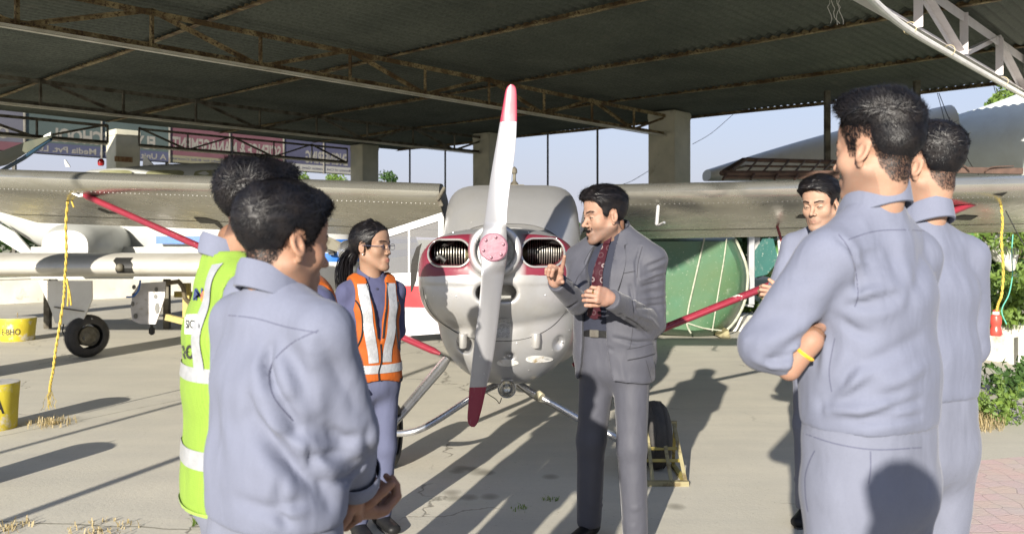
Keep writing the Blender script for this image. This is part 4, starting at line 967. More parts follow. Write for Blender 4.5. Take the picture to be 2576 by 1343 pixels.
# white aircraft standing side-on behind it
m_cream = metal_paint('white_gloss', (.40, .41, .39), .35, .05, .3)
TW = thing('parked_aircraft', 'white cabin aircraft with blue stripe, standing side-on behind the left wing', 'aircraft', (-5.2, 14.0, 0))
rg = []
for x, zc, hw, ht, hb in ((-8.6, 1.9, .12, .15, .12), (-7.9, 1.75, .35, .60, .4), (-7.0, 1.72, .5, .90, .6), (-5.9, 1.7, .6, 1.01, .7), (-5.0, 1.7, .62, 1.04, .72), (-4.2, 1.68, .62, .98, .72), (-3.5, 1.6, .58, .52, .7), (-2.6, 1.5, .45, .38, .55), (-2.1, 1.45, .2, .2, .25)):
    r = []
    for k in range(36):
        a = 2 * math.pi * k / 36; ca, sa = math.cos(a), math.sin(a); r.append(Vector((x, 14.0 - hw * math.copysign(abs(ca) ** .85, ca), zc + (ht if sa > 0 else hb) * math.copysign(abs(sa) ** .85, sa))))
    rg.append(r)
mb = MB(); mb.loft(rg); mb.build('fuselage', m_cream, TW, .9)
for x0, x1 in ((385, 497), (520, 628), (655, 760), (250, 350)):
    mb = MB(); xm = (x0 + x1) / 2; w = (x1 - x0) / 2 * .95; d = 13.5
    ring = []
    for t in np.linspace(0, 2 * math.pi, 20, endpoint=False):
        X = xm + w * math.copysign(abs(math.cos(t)) ** .6, math.cos(t)); p = P(X * .9 + 12, 436 - 10 * math.copysign(abs(math.sin(t)) ** .6, math.sin(t)), d - .02); sa_ = min(.98, max(0, (p.z - 1.7) / 1.02)) ** (1 / .85); p.y = 14 - .6 * (1 - sa_ * sa_) ** .425 - .025; ring.append(p)
    mb.add(ring, [tuple(range(20))]); mb.build('cabin_window', M('tinted_glass', (.13, .13, .07), (.2, .2, .12), 3, .1), TW, False)
mb = MB(); q = [P(362, 392, 13.9), P(373, 400, 13.9), P(388, 417, 13.9), P(360, 417, 13.9)]; mb.slab(q, Vector((0, 1, 0)), .04); mb.build('antenna_fin', m_cream, TW)
mb = MB(); q = [P(162, 403, 13.9), P(165, 402, 13.9), P(177, 420, 13.9), P(166, 420, 13.9)]; mb.slab(q, Vector((0, 1, 0)), .03); mb.build('antenna', m_cream, TW)
mb = MB(); mb.lathe(P(254, 417, 13.8), [(.04, 0), (.052, .03), (.05, .08), (.03, .11), (.001, .12)], 16); mb.build('beacon', M('red_lens', (.28, .01, .012), None, 4, .25), TW)
mb = MB(); mb.bar(P(393, 604, 13.3), P(700, 604, 13.3), .12, .02, Vector((0, 1, 0))); mb.build('blue_stripe', m_blue, TW)
# its engine pods, tail surfaces and wing
mb = MB()
for xc in (-6.9,):
    rr = [se((P(190, 620, 12.5).x, 1.33), w, t, b, y, 28) for w, t, b, y in ((.34, .26, .3, 12.2), (.42, .36, .42, 12.4), (.44, .4, .45, 13.2), (.3, .3, .3, 14.2))]
mb.loft(rr); mb.build('engine_pod', m_cream, TW, .9)
mb = MB(); mb.slab([P(-20, 552, 13.5), P(40, 585, 13.5), P(150, 712, 13.5), P(95, 690, 13.5), P(60, 640, 13.5), P(-20, 590, 13.5)], Vector((0, 1, 0)), .05); mb.build('tailplane', m_cream, TW)
mb = MB(); mb.box(P(340, 660, 13.4), 3.4, 1.0, .5, None, .2); mb.build('belly', m_cream, TW, .9)
for x in (120, 420): mb = MB(); mb.bar(P(x, 700, 13.6), Vector((P(x, 700, 13.6).x, 13.6, 0)), .09, .09); mb.build('undercarriage_leg', m_dsteel, TW)
# dark tail surface at far left
mb = MB(); q = [P(-60, 432, 9.5), P(-60, 405, 9.5), P(62, 358, 9.2), P(120, 343, 9.0), P(128, 347, 9.0), P(20, 414, 9.4)]
mb.slab(q, Vector((.1, 1, .4)).normalized(), .05); dt = mb.build('tail_surface', M('olive_blue', (.10, .10, .07), (.07, .08, .06), 3, .5), None); tag(dt, 'dark green tail surface with blue edge poking in at the left frame edge', 'tail surface')
mb = MB(); mb.tube([P(128, 350, 9.02), P(60, 398, 9.25), P(0, 432, 9.5)], .022, 8); o = mb.build('blue_edge', M('teal_edge', (.004, .03, .06)), None); o.parent = dt; o.location = o.location - dt.location
mb = MB(); mb.slab([P(108, 354, 9.1), P(112, 342, 9.1), P(130, 333, 9.1), P(128, 344, 9.1)], Vector((0, 1, 0)), .03); o = mb.build('tip', m_cream, None); o.parent = dt; o.location = o.location - dt.location

# ------------------------------------------------------------------ painted concrete weights
m_conc2 = M('weight_top', (.42, .41, .38), (.3, .29, .27), 8, .9, 0, .4, 30)
m_wy = M('weight_yellow', (.50, .42, .03), (.42, .33, .02), 5, .55, 0, .25, 25, c3=(.45, .43, .38), c3t=(.55, .66), c3s=7)
m_ink = M('black_ink', (.02, .02, .02))
def weight(c, r, h, label, txt=None, u0=-60, uw=60, tz=.5, th=.2):
    root = thing('tie_down_weight', label, 'weight', c, 'yellow concrete tie-down weights')
    mb = MB(); rr = random.Random(h * 1000); n = 40; rings = []
    for t, s in ((0, .84), (.03, .87), (.3, .90), (.6, .94), (.85, .985), (.97, 1.0), (1.0, .985)):
        rings.append([c + Vector((math.cos(a) * r * s * (1 + .012 * math.sin(3 * a + t * 4)), math.sin(a) * r * s, h * t)) for a in np.linspace(0, 2 * math.pi, n, endpoint=False)])
    mb.loft(rings, False); mb.build('body', m_wy, root)
    mb = MB(); mb.loft([rings[-1], [c + (v - c) * .93 + Vector((0, 0, h * .075)) for v in rings[-1]]], False); mb.add([c + (v - c) * .93 + Vector((0, 0, h * .075)) for v in rings[-1]], [tuple(range(n))]); mb.build('top', m_conc2, root)
    mb = MB(); mb.tube([c + Vector((0, 0, h)), c + Vector((0, 0, h + .07))], .006, 6); mb.build('hook', m_rust, root)
    if txt:
        mb = MB()
        def wrap(u, w):
            a = math.radians(u0) + u / r; z = tz * h + w; s = .86 + .13 * z / h; rad = r * s * (1 + .012 * math.sin(3 * (a - math.pi / 2 * 0) + z / h * 4)) + .004
            return c + Vector((math.cos(a) * r * s * (1 + .012 * math.sin(3 * a + z / h * 4)) * 1.012, math.sin(a) * r * s * 1.012, z))
        put_text(mb, txt, None, None, None, uw * r, th, 0.015, wrap=wrap); mb.build('lettering', m_ink, root, False)
g = GP(44, 856); weight(Vector((g.x, g.y, 0)), .25, .33, 'yellow concrete weight marked E-BHO beside the far wheel', 'VT E-BHO', -150, 1.75, .3, .09)
g = GP(-12, 1078); weight(Vector((g.x, g.y, 0)), .17, .36, 'nearer yellow concrete weight marked IA at the left edge', 'VT IA', -136, 1.75, .38, .12)
weight(Vector((-3.32, 4.75, 0)), .17, .36, 'yellow concrete weight outside the left edge, nearest of the three')

# yellow rope hanging from the left strut fitting
m_rope = M('yellow_rope', (.50, .38, .07), (.35, .25, .04), 60, .8, 0, .6, 150)
def rope(pts, r, label, name='rope', twist=2, fray=0, seed=1):
    pts = smooth_path(pts, 10); rnd = random.Random(seed); mb = MB()
    for s in range(twist):
        q = []
        for i, p in enumerate(pts):
            a = i * 1.1 + s * 2 * math.pi / twist; q.append(p + Vector((math.cos(a), math.sin(a), 0)) * r * .8)
        mb.tube(q, r, 6)
    for k in range(fray):
        p = pts[-1 - rnd.randrange(8)]; q = [p]
        for j in range(5): q.append(q[-1] + Vector((rnd.uniform(-.02, .02), rnd.uniform(-.01, .01), -.03)))
        mb.tube(q, .0015, 4)
    o = mb.build(name, m_rope, None); tag(o, label, 'rope'); return o
rope([P(172, 493, 6.7), P(166, 560, 6.7), P(167, 640, 6.7), P(163, 700, 6.7), P(161, 745, 6.7), P(150, 820, 6.7), P(140, 880, 6.7), P(134, 930, 6.7), P(127, 965, 6.7), P(125, 985, 6.7)], .007, 'yellow rope hanging from the left wing fitting to just above the floor', fray=14)
mb = MB()
for pts in ([P(172, 493, 6.68), P(158, 488, 6.68), P(156, 482, 6.68), P(168, 482, 6.68), P(178, 490, 6.68), P(180, 505, 6.68), P(186, 522, 6.68)], [P(163, 705, 6.68), P(170, 715, 6.68), P(176, 740, 6.68), P(179, 768, 6.68)], [P(168, 700, 6.68), P(172, 730, 6.68), P(170, 770, 6.68)]): mb.tube(smooth_path(pts, 5), .007, 6)
kn = mb.build('rope_knot', m_rope, None); tag(kn, 'knotted loose ends of the yellow rope under the left wing fitting', 'rope')
rope([P(2517, 505, 6.1), P(2522, 560, 6.1), P(2519, 600, 6.1), P(2524, 680, 6.1), P(2520, 740, 6.1), P(2512, 762, 6.1), P(2507, 782, 6.1)], .006, 'thin yellow rope hanging from the right wing fitting to the red bottle', seed=5)
# red bottle on the low wall
bt = P(2505, 845, 8.6); m_red = M('red_plastic', (.55, .07, .05), (.48, .05, .04), 7, .3); 
BO = thing('bottle', 'red plastic bottle with white neck standing on the planter wall', 'bottle', bt)
pr = [(.001, 0), (.05, .003), (.056, .02), (.055, .07), (.046, .09), (.046, .11), (.054, .13), (.055, .17), (.05, .205), (.03, .225)]
mb = MB(); mb.lathe(bt, pr, 24); mb.build('body', m_red, BO)
mb = MB(); mb.lathe(bt, [(.032, .222), (.033, .25), (.03, .252)], 20); mb.build('neck', M('white_plastic', (.7, .7, .66)), BO)
mb = MB(); mb.lathe(bt, [(.031, .250), (.031, .268), (.001, .27)], 20); mb.build('cap', m_red, BO)

# ------------------------------------------------------------------ right side: planter wall, hulls, sheets, rack
w0 = P(2400, 600, 9.1); 
mb = MB()
pA = GP(2360, 890); pB = GP(2556, 928); dd = (pB - pA).normalized(); zt = bt.z
for k in range(1):
    mb.bar(Vector((pA.x, pA.y, zt / 2)) - dd * 1.6 + Vector((0, .1, 0)), Vector((pB.x, pB.y, zt / 2)) + Vector((.4, .02, 0)), .24, zt, Vector((0, 0, 1)))
tag(mb.build('planter_wall', m_white, None, False), 'low white planter wall with the red bottle on top', 'wall')
mb = MB(); mb.bar(Vector((pB.x + .05, pB.y - .1, 0)), Vector((pB.x + .05, pB.y - .1, zt * .96)), .03, .02); tag(mb.build('stain_pipe', m_black), 'thin black pipe at the corner of the white planter wall', 'pipe')
# second low wall farther left, behind the green hull
mb = MB(); mb.box(P(1935, 815, 13.6) + Vector((0, .3, -.1)), 1.9, .2, .52, R3, .01); tag(mb.build('planter_wall', m_white, None, False), 'low mossy white wall behind the round green hull', 'wall')
# green hull
def hull_mat(name, c1, c2, c3):
    m, nt, b = new_mat(name); co = coords(nt)
    c = ramp(nt, noise(nt, co, 1.3, 4), [(0.35, c1), (0.65, c2)])
    c = mixc(nt, ramp(nt, noise(nt, co, 5, 7, .75), [(0.57, 0.0), (0.66, 0.6)]), c, c3)
    c = mixc(nt, ramp(nt, noise(nt, co, 40, 3), [(0.66, 0.0), (0.7, 0.6)]), c, (.5, .5, .42))
    nt.links.new(c, b.inputs['Base Color']); b.inputs['Roughness'].default_value = .38; bump(nt, b, noise(nt, co, 1.2, 3), .5, .05); return m
m_green = hull_mat('green_hull', (.045, .125, .07), (.07, .115, .05), (.17, .22, .16))
m_gy = hull_mat('green_yellow_hull', (.06, .14, .03), (.03, .15, .08), (.30, .22, .04))
GH = thing('aircraft_hull', 'round-ended dark green derelict hull standing right of the instructor', 'hull', P(1700, 850, 12.3))
out = [(1848, 596), (1862, 625), (1874, 655), (1880, 690), (1878, 730), (1868, 765), (1850, 800), (1822, 832), (1795, 847), (1760, 851), (1700, 846), (1620, 836), (1500, 825), (1440, 815), (1440, 596)]
pts = []
for i in range(len(out)):
    a = out[i]; b_ = out[(i + 1) % len(out)]
    pts.append(a)
cx0, cy0 = 1600, 690
rings = []
for t in np.linspace(0, 1, 9):
    sc = math.sqrt(max(0, 1 - (1 - t) ** 2 * .85)) if t < 1 else 1; d = 12.2 + t * .7 - .0
    rings.append([P(cx0 + (x - cx0) * (1 - .035 * (1 - sc) * 4), cy0 + (y - cy0) * (1 - .05 * (1 - sc) * 4), d) for x, y in pts])
base = rings[-1]; rings2 = rings + [[v + Vector((0, .9, 0)) for v in base]]
mb = MB(); mb.loft(rings2); mb.build('skin', m_green, GH, .9)
def seam(pts, parent, mat, r=.012, d=12.17):
    mb = MB(); mb.tube(smooth_path([P(x, y, d) for x, y in pts], 5), r, 6); return mb.build('seam', mat, parent)
m_seam = M('seam_filler', (.42, .42, .34), (.25, .27, .2), 12, .8)
seam([(1772, 600), (1758, 660), (1742, 730), (1732, 775), (1728, 815), (1738, 838)], GH, m_seam); seam([(1828, 600), (1820, 660), (1808, 730), (1797, 800), (1792, 832)], GH, m_seam, .009)
seam([(1728, 812), (1770, 825), (1815, 831)], GH, m_seam, .01); seam([(1849, 600), (1863, 630), (1876, 664), (1881, 700), (1874, 755), (1850, 806), (1815, 842)], GH, m_seam, .02, 12.5)
mb = MB(); mb.slab([P(1800, 842, 12.4), P(1826, 826, 12.4), P(1832, 852, 12.4), P(1818, 853, 12.4)], Vector((0, 1, 0)), .3); mb.build('support', m_yel2, GH)
YH = thing('aircraft_hull', 'faded green and yellow hull with patchy paint, behind the standing student', 'hull', P(1950, 740, 14))
mb = MB(); rr = [se((X, 1.0 + .05 * k), .01 + w, .55 * w / .5, .42 * w / .5, 13.2 + 0 * k, 28, 2.2) for k, (X, w) in enumerate(((4.0, .3),))]
rr = []
for t in np.linspace(0, 1, 12):
    X = 4.05 + 3.6 * t; w = .62 * math.sin(min(1, .25 + t * 1.4) * math.pi / 2); r = []
    for a in np.linspace(0, 2 * math.pi, 28, endpoint=False): r.append(Vector((X, 14 + w * math.cos(a), 1.12 + w * .95 * math.sin(a) + .1 * t)))
    rr.append(r)
mb.loft(rr); mb.build('skin', m_gy, YH, .9)
mb = MB(); mb.slab([P(1893, 640, 13.0), P(1918, 600, 13.0), P(1945, 600, 13), P(1958, 655, 13), P(1930, 690, 13.0), P(1890, 700, 13)], Vector((.2, 1, 0)).normalized(), .03); mb.build('teal_panel', hull_mat('teal', (.02, .10, .085), (.02, .08, .07), (.12, .17, .15)), YH)
mb = MB(); mb.slab([P(1882, 598, 13.1), P(1912, 598, 13.1), P(1910, 618, 13.1), P(1886, 650, 13.1)], Vector((0, 1, 0)), .02); mb.build('white_panel', m_wht, YH)
mb = MB(); mb.bar(P(1889, 590, 12.9), P(1889, 765, 12.9), .085, .085); mb.bar(P(1840, 762, 12.9), P(1895, 770, 12.9), .03, .03); tag(mb.build('support_post', M('galvanised', (.42, .43, .44), None, 5, .4, .5), None, False), 'grey square post standing right of the round green hull', 'post')
# pale wing slab and large grey sheet at upper right
m_pale = metal_paint('pale_skin', (.60, .59, .54), .5, .05, .5)
def sheet(poly, d0, d1, t, name, mat, label, cat, nx=(0, 1, 0)):
    mb = MB(); n = len(poly); xs = [p[0] for p in poly]; a, b = min(xs), max(xs)
    pts = [P(x, y, d0 + (d1 - d0) * (x - a) / (b - a)) for x, y in poly]
    mb.slab(pts, Vector(nx).normalized(), t); o = mb.build(name, mat, None, False); tag(o, label, cat); return o
ws = MB(); rings = []
for k in range(25):
    t = k / 24; x = 1790 + (2420 - 1790) * t; yt = 423 - (x - 1790) * .268 - 10 * math.sin(t * math.pi); yb = 452; d = 19.5 - 3.5 * t; r = []
    top = P(x, yt, d).z; bot = P(x, yb, d).z; X = P(x, 0, d).x
    for a in np.linspace(0, 2 * math.pi, 24, endpoint=False):
        r.append(Vector((X, d + .5 + .45 * math.cos(a) * (-1), (top + bot) / 2 + (top - bot) / 2 * math.copysign(abs(math.sin(a)) ** .7, math.sin(a)))))
    rings.append(r)
ws.loft(rings); o = ws.build('stored_wing', m_pale, None, .9); tag(o, 'cream coloured dismounted wing rising behind the brown rack', 'wing')
rings = []
m_sheet = metal_paint('grey_skin', (.55, .58, .56), .5, .05, .3)
ws = MB()
for k in range(30):
    t = k / 29; x = 2270 + (2700 - 2270) * t; yt = 300 - (x - 2320) * .345 + 16 * math.sin(t * 3.1) + 6; d = 17.2 - 1.6 * t; X = P(x, 0, d).x; z1 = P(x, yt, d).z; z0 = P(x, 470, d).z; r = []
    for j in range(14):
        u = j / 13; bulge = .55 * math.sin(u * math.pi) ** .8; r.append(Vector((X, d - bulge, z0 + (z1 - z0) * u)))
    for j in range(13, -1, -1):
        u = j / 13; r.append(Vector((X, d + .05 + .1 * math.sin(u * math.pi), z0 + (z1 - z0) * u)))
    rings.append(r)
ws.loft(rings); o = ws.build('fuselage_shell', m_sheet, None, .9); tag(o, 'large smooth grey aircraft shell filling the upper right behind the students', 'aircraft shell')
mb = MB(); mb.tube(smooth_path([P(2440, 330, 15.6), P(2432, 380, 15.6), P(2436, 430, 15.6)], 5), .006, 5); s2 = mb.build('seam', m_pale, None); s2.parent = o; s2.location = s2.location - o.location
# brown roof rack lying on the wing
RK = thing('luggage_rack', 'brown steel luggage rack stored behind the right wing', 'rack', P(1950, 455, 12))
m_brn = M('brown_steel', (.05, .028, .02), (.09, .05, .035), 8, .6, 0, .3, 30)
def rk(pts, r, name='rail'): mb = MB(); mb.tube([P(*p) for p in pts], r, 6); mb.build(name, m_brn, RK)
rk([(1815, 436, 11.4), (1870, 402, 12.6), (2105, 408, 12.6)], .035); rk([(1815, 436, 11.4), (2110, 436, 11.4)], .04); rk([(1822, 446, 11.4), (2110, 446, 11.4)], .03)
rk([(1818, 432, 11.4), (1876, 418, 12.6), (2105, 421, 12.6)], .02); rk([(1840, 428, 11.5), (1880, 399, 12.5), (1905, 401, 12.6)], .022)
for x in (1870, 1905, 1945, 1985, 2025, 2065, 2095): rk([(x, 404, 12.6), (x - 30, 438, 11.4)], .016, 'slat')
for x in (1830, 1900, 1960, 2010, 2060): rk([(x, 434, 11.4), (x - 12, 452, 11.3)], .018, 'foot')
# brown beam behind the right wing
mb = MB(); mb.bar(P(2380, 428, 12.5), P(2570, 431, 12.5), .09, .09); mb.tube(smooth_path([P(2400, 418, 12.4), P(2425, 417, 12.4), P(2440, 430, 12.4)], 5), .01, 5); mb.tube(smooth_path([P(2478, 432, 12.4), P(2495, 421, 12.4), P(2550, 418, 12.4)], 5), .01, 5); tag(mb.build('steel_beam', m_brn), 'brown steel beam with wire loops above the right wing', 'beam')
# overhead wires
def wire(pts, r, label): mb = MB(); mb.tube(smooth_path([P(*p) for p in pts], 8), r, 5); tag(mb.build('wire', m_black), label, 'wire', 'loose wires')
wire([(2358, 235, 15), (2375, 300, 14.5), (2395, 400, 14), (2400, 435, 13.5)], .006, 'shorter of the two dark wires hanging in front of the grey shell')
wire([(2362, 235, 15), (2400, 330, 14.5), (2440, 410, 14), (2462, 440, 13.5)], .007, 'longer slanting dark wire hanging in front of the grey shell')
wire([(1850, 283, 19.2), (1790, 335, 19), (1742, 363, 18.9)], .006, 'thin wire crossing the sky right of the largest column')
wire([(1632, 430, 19), (1590, 455, 19), (1560, 466, 19)], .006, 'thin wire crossing the sky left of the largest column')
wire([(2500, 217, 15), (2506, 235, 14.9), (2515, 228, 14.9), (2512, 244, 14.9), (2503, 248, 14.9)], .006, 'tangle of wire hanging from the roof edge at upper right')
wire([(2530, 530, 6.1), (2560, 588, 6.1), (2590, 640, 6.1)], .004, 'pale stay wire slanting down from the right wing fitting')
# litter on the cabin roof, grass tufts, weeds
rnd = random.Random(3)
def tuft(c, n, h, mat, label, name='grass_tuft', cat='grass', spread=.06, w=.004, group=None):
    mb = MB()
    for k in range(n):
        a = rnd.uniform(0, 6.28); r = rnd.uniform(0, spread); p = c + Vector((math.cos(a) * r, math.sin(a) * r, 0)); b_ = rnd.uniform(0, 6.28); L = h * rnd.uniform(.5, 1.2); d = Vector((math.cos(b_), math.sin(b_), 0)) * L * rnd.uniform(.2, .9); s = Vector((-math.sin(b_), math.cos(b_), 0)) * w
        mb.add([p - s, p + s, p + d * .5 + Vector((0, 0, L * .7)) + s * .6, p + d * .5 + Vector((0, 0, L * .7)) - s * .6, p + d + Vector((0, 0, L * .75))], [(0, 1, 2, 3), (3, 2, 4)])
    o = mb.build(name, mat, None, False); tag(o, label, cat, group); return o
dry = leaf_mat('dry_straw', (.42, .35, .2), (.3, .24, .13))
tuft(GP(505, 1316), 60, .06, lf1, 'small green grass tuft in the floor joint left of the nearest student')
tuft(GP(570, 1320), 40, .04, dry, 'small dry grass tuft in the floor joint beside the green one')
tuft(GP(1383, 1258), 25, .03, lf1, 'tiny green sprout on the floor below the propeller'); tuft(GP(1310, 1282), 16, .03, lf1, 'tiny green sprout on the floor left of the instructor')
tuft(GP(130, 1068), 150, .07, dry, 'patch of dry straw litter beside the near yellow weight', spread=.2)
tuft(GP(20, 1330), 60, .05, dry, 'dry litter in the floor joint at the lower left corner', spread=.12); tuft(GP(245, 1342), 100, .04, dry, 'dry litter along the floor joint at the bottom left', spread=.2)
def weed(c, n, h, spread, mat, label, leaf=.035, seed=1):
    r_ = random.Random(seed); mb = MB(); pts = []; sm = MB()
    root = thing('weed_plant', label, 'plant', c)
    for k in range(n):
        a = r_.uniform(0, 6.28); r = r_.uniform(0, spread); p = c + Vector((math.cos(a) * r * .4, math.sin(a) * r * .4, 0)); q = p + Vector((math.cos(a) * r, math.sin(a) * r * .7, h * r_.uniform(.4, 1)))
        sm.tube([p, p.lerp(q, .5) + Vector((0, 0, h * .08)), q], .003, 4, False)
        for j in range(16):
            t = r_.uniform(.15, 1.05); pts.append(p.lerp(q, t) + Vector((r_.gauss(0, .02), r_.gauss(0, .02), r_.gauss(.01, .02))))
    sm.build('stem', mat, root, False); leaves(mb, pts, leaf, r_, 1.7); mb.build('foliage', mat, root, False)
weed(GP(2530, 1066), 34, .36, .34, lf1, 'bright green weed clump on the ground at the right edge', .03, 2)
weed(GP(2570, 1010) + Vector((.1, .2, 0)), 26, .34, .35, lf2, 'darker broad leaved weed below the planter wall', .05, 4)
weed(GP(2470, 1040), 9, .22, .18, lf1, 'small upright weed beside the straw on the ground at right', .022, 5)
tuft(GP(2455, 1075), 260, .16, dry, 'dry straw clump on the ground at right below the planter wall', spread=.2, w=.003)
# shrubs growing in the planter behind the wall
for k, (x, y, d, h, sp, m_, lab, lf) in enumerate(((2470, 820, 9.6, .55, .5, lf1, 'leafy green shrub right behind the planter wall, left of the bottle', .07), (2545, 825, 9.7, .75, .5, lf1, 'leafy shrub behind the bottle at the right edge', .06), (2500, 760, 11, .9, .8, lf2, 'dark shrub farther back in the planter at right', .06),
                                              (2560, 640, 9.9, .75, .55, lf1, 'climbing shrub sprigs high behind the red bottle', .05), (2400, 760, 11.5, .9, .7, lf2, 'dark shrub in the planter hidden behind the students', .06), (1930, 790, 14.6, .35, .8, lf1, 'small shrubs growing on the low mossy wall', .06))):
    weed(P(x, y, d), 46, h, sp, m_, lab, lf, 30 + k)
mb = MB(); mb.box(P(2560, 800, 14) + Vector((0, 0, -.6)), 5.5, 7, .6, None, .1); tag(mb.build('planter_soil', M('soil', (.16, .14, .08), (.09, .12, .04), 3, .95, 0, .6, 12), None), kind='structure')
# brown and pale machine parts seen under the right wing
mb = MB(); mb.tube([P(2478, 615, 10.5), P(2560, 618, 10.4)], .17, 20); o = mb.build('drum', M('rust_drum', (.12, .05, .03), (.2, .1, .06), 5, .6), None); tag(o, 'rust brown drum under the right wing beside the edge column', 'drum')
mb = MB(); mb.tube([P(2505, 600, 10.2), P(2530, 640, 10.2), P(2545, 680, 10.2)], [.15, .16, .04], 14); mb.tube([P(2548, 690, 10), P(2510, 740, 9.9)], .02, 6); tag(mb.build('cowling_piece', m_pale), 'pale curved cowling piece leaning under the right wing', 'cowling')
mb = MB(); mb.tube(smooth_path([P(2548, 590, 8), P(2545, 640, 8), P(2547, 690, 8), P(2538, 740, 8), P(2520, 780, 8), P(2532, 815, 8)], 6), .005, 5); tag(mb.build('cord', M('teal_cord', (.12, .45, .35)), None), 'thin teal cord hanging beside the red bottle', 'cord')
# scrub and far trees on the open side
for k, (x, yt, d, r, m_) in enumerate(((1950, 560, 26, 2.0, lf2), (2120, 540, 24, 2.2, lf2), (2560, 560, 22, 2.0, lf1), (2360, 555, 24, 2.2, lf2), (1740, 575, 30, 2.2, lf2), (1500, 585, 40, 2.5, lf2))):
    tree_at(x, yt, d, r, ['low bushy tree behind the standing student', 'low bushy tree behind the nearest right student', 'pale bushy tree behind the planter at the right edge', 'low bushy tree behind the rightmost student', 'low bushy tree right of the largest column', 'low bushy tree behind the instructor'][k], m_, 60 + k, 1500, .14)
# ------------------------------------------------------------------ people
from mathutils.bvhtree import BVHTree
def attr_mat(name, rough=0.5, sss=0.0, bmp=0.15, bs=220, sheen=0.0):
    m, nt, b = new_mat(name); a = nt.nodes.new('ShaderNodeAttribute'); a.attribute_name = 'Col'; co = coords(nt)
    c = mixc(nt, ramp(nt, noise(nt, co, 60, 4), [(0.3, 0.0), (0.8, 0.25)]), a.outputs['Color'], (0.30, 0.12, 0.07)) if sss else a.outputs['Color']
    nt.links.new(c, b.inputs['Base Color']); b.inputs['Roughness'].default_value = rough
    if sss:
        b.inputs['Subsurface Weight'].default_value = sss; b.inputs['Subsurface Radius'].default_value = (1, .35, .2); b.inputs['Subsurface Scale'].default_value = 0.006
    bump(nt, b, noise(nt, co, bs, 3), bmp, 0.001); return m
def cloth_mat(name, c, c2=None, rough=0.85, weave=900, wb=0.25, sheen=0.08, extra=None):
    m, nt, b = new_mat(name); MATS[name] = m; co = coords(nt)
    c2 = c2 or tuple(x * .84 for x in c)
    col = ramp(nt, noise(nt, co, 5, 5, .6), [(0.3, c), (0.7, c2)])
    col = mixc(nt, ramp(nt, noise(nt, co, 260, 2), [(.35, 0.), (.7, .35)]), col, tuple(x * .8 for x in c))
    if extra: col = extra(nt, co, col)
    nt.links.new(col, b.inputs['Base Color']); b.inputs['Roughness'].default_value = rough; b.inputs['Sheen Weight'].default_value = sheen; b.inputs['Sheen Roughness'].default_value = .4; b.inputs['Specular IOR Level'].default_value = .25
    h1 = noise(nt, co, weave, 2)
    def ridge(sc, rot, det):
        mp = nt.nodes.new('ShaderNodeMapping'); mp.inputs['Rotation'].default_value = rot; mp.inputs['Scale'].default_value = (1, 1, .38); nt.links.new(co, mp.inputs[0])
        n = nt.nodes.new('ShaderNodeTexNoise'); n.inputs['Scale'].default_value = sc; n.inputs['Detail'].default_value = det; n.inputs['Roughness'].default_value = .45; n.inputs['Distortion'].default_value = .35; nt.links.new(mp.outputs[0], n.inputs['Vector'])
        return n.outputs[0]
    h2 = ridge(19, (.7, .3, .2), 2.0); h3 = ridge(7.5, (-.5, .8, .1), 1.0)
    bp = nt.nodes.new('ShaderNodeBump'); bp.inputs['Strength'].default_value = wb; bp.inputs['Distance'].default_value = .0012; nt.links.new(h1, bp.inputs['Height'])
    b2 = nt.nodes.new('ShaderNodeBump'); b2.inputs['Strength'].default_value = .4; b2.inputs['Distance'].default_value = .012; nt.links.new(h2, b2.inputs['Height']); nt.links.new(bp.outputs[0], b2.inputs['Normal'])
    b3 = nt.nodes.new('ShaderNodeBump'); b3.inputs['Strength'].default_value = .45; b3.inputs['Distance'].default_value = .03; nt.links.new(h3, b3.inputs['Height']); nt.links.new(b2.outputs[0], b3.inputs['Normal'])
    nt.links.new(b3.outputs[0], b.inputs['Normal']); return m
m_skin = attr_mat('skin', .6, .10, .2, 240); m_skin.node_tree.nodes['Principled BSDF'].inputs['Specular IOR Level'].default_value = .3
def hair_material():
    m, nt, b = new_mat('hair'); co = coords(nt); nt.links.new(ramp(nt, noise(nt, co, 40, 3), [(.35, (.0035, .0035, .005)), (.7, (.010, .008, .008))]), b.inputs['Base Color'])
    b.inputs['Roughness'].default_value = .46; b.inputs['Specular IOR Level'].default_value = .26; return m
m_hair = hair_material(); m_eye = M('eye_white', (.36, .34, .31), None, 10, .2); m_iris = M('iris', (.03, .015, .008), None, 10, .12)
m_uni = cloth_mat('uniform_grey', (.148, .161, .218)); m_unid = cloth_mat('uniform_slate_shaded', (.060, .064, .125)); m_trou = cloth_mat('trouser_grey', (.152, .163, .212)); m_troud = cloth_mat('trouser_slate_shaded', (.085, .094, .155))  # slate copies also carry the shade the woman stands in as darker colour
def suit_check(nt, co, col):
    w = nt.nodes.new('ShaderNodeTexWave'); w.inputs['Scale'].default_value = 90; w.wave_type = 'BANDS'; w.bands_direction = 'X'; nt.links.new(co, w.inputs[0])
    return mixc(nt, mth(nt, 'MULTIPLY', w.outputs[0], .25), col, (.085, .085, .10))
m_suit = cloth_mat('suit_grey', (.058, .060, .075), (.048, .050, .064), .62, 1200, .3, .15, suit_check); m_shirtd = cloth_mat('dark_shirt', (.022, .025, .040), None, .8, sheen=.05)
def vest_mesh_mat(name, c):
    def ex(nt, co, col):
        v = nt.nodes.new('ShaderNodeTexVoronoi'); v.inputs['Scale'].default_value = 190; v.inputs['Randomness'].default_value = .15; nt.links.new(co, v.inputs[0])
        return mixc(nt, ramp(nt, v.outputs['Distance'], [(.30, .0), (.6, .35)]), col, tuple(x * .45 for x in c))
    return cloth_mat(name, c, None, .7, 700, .4, .05, ex)
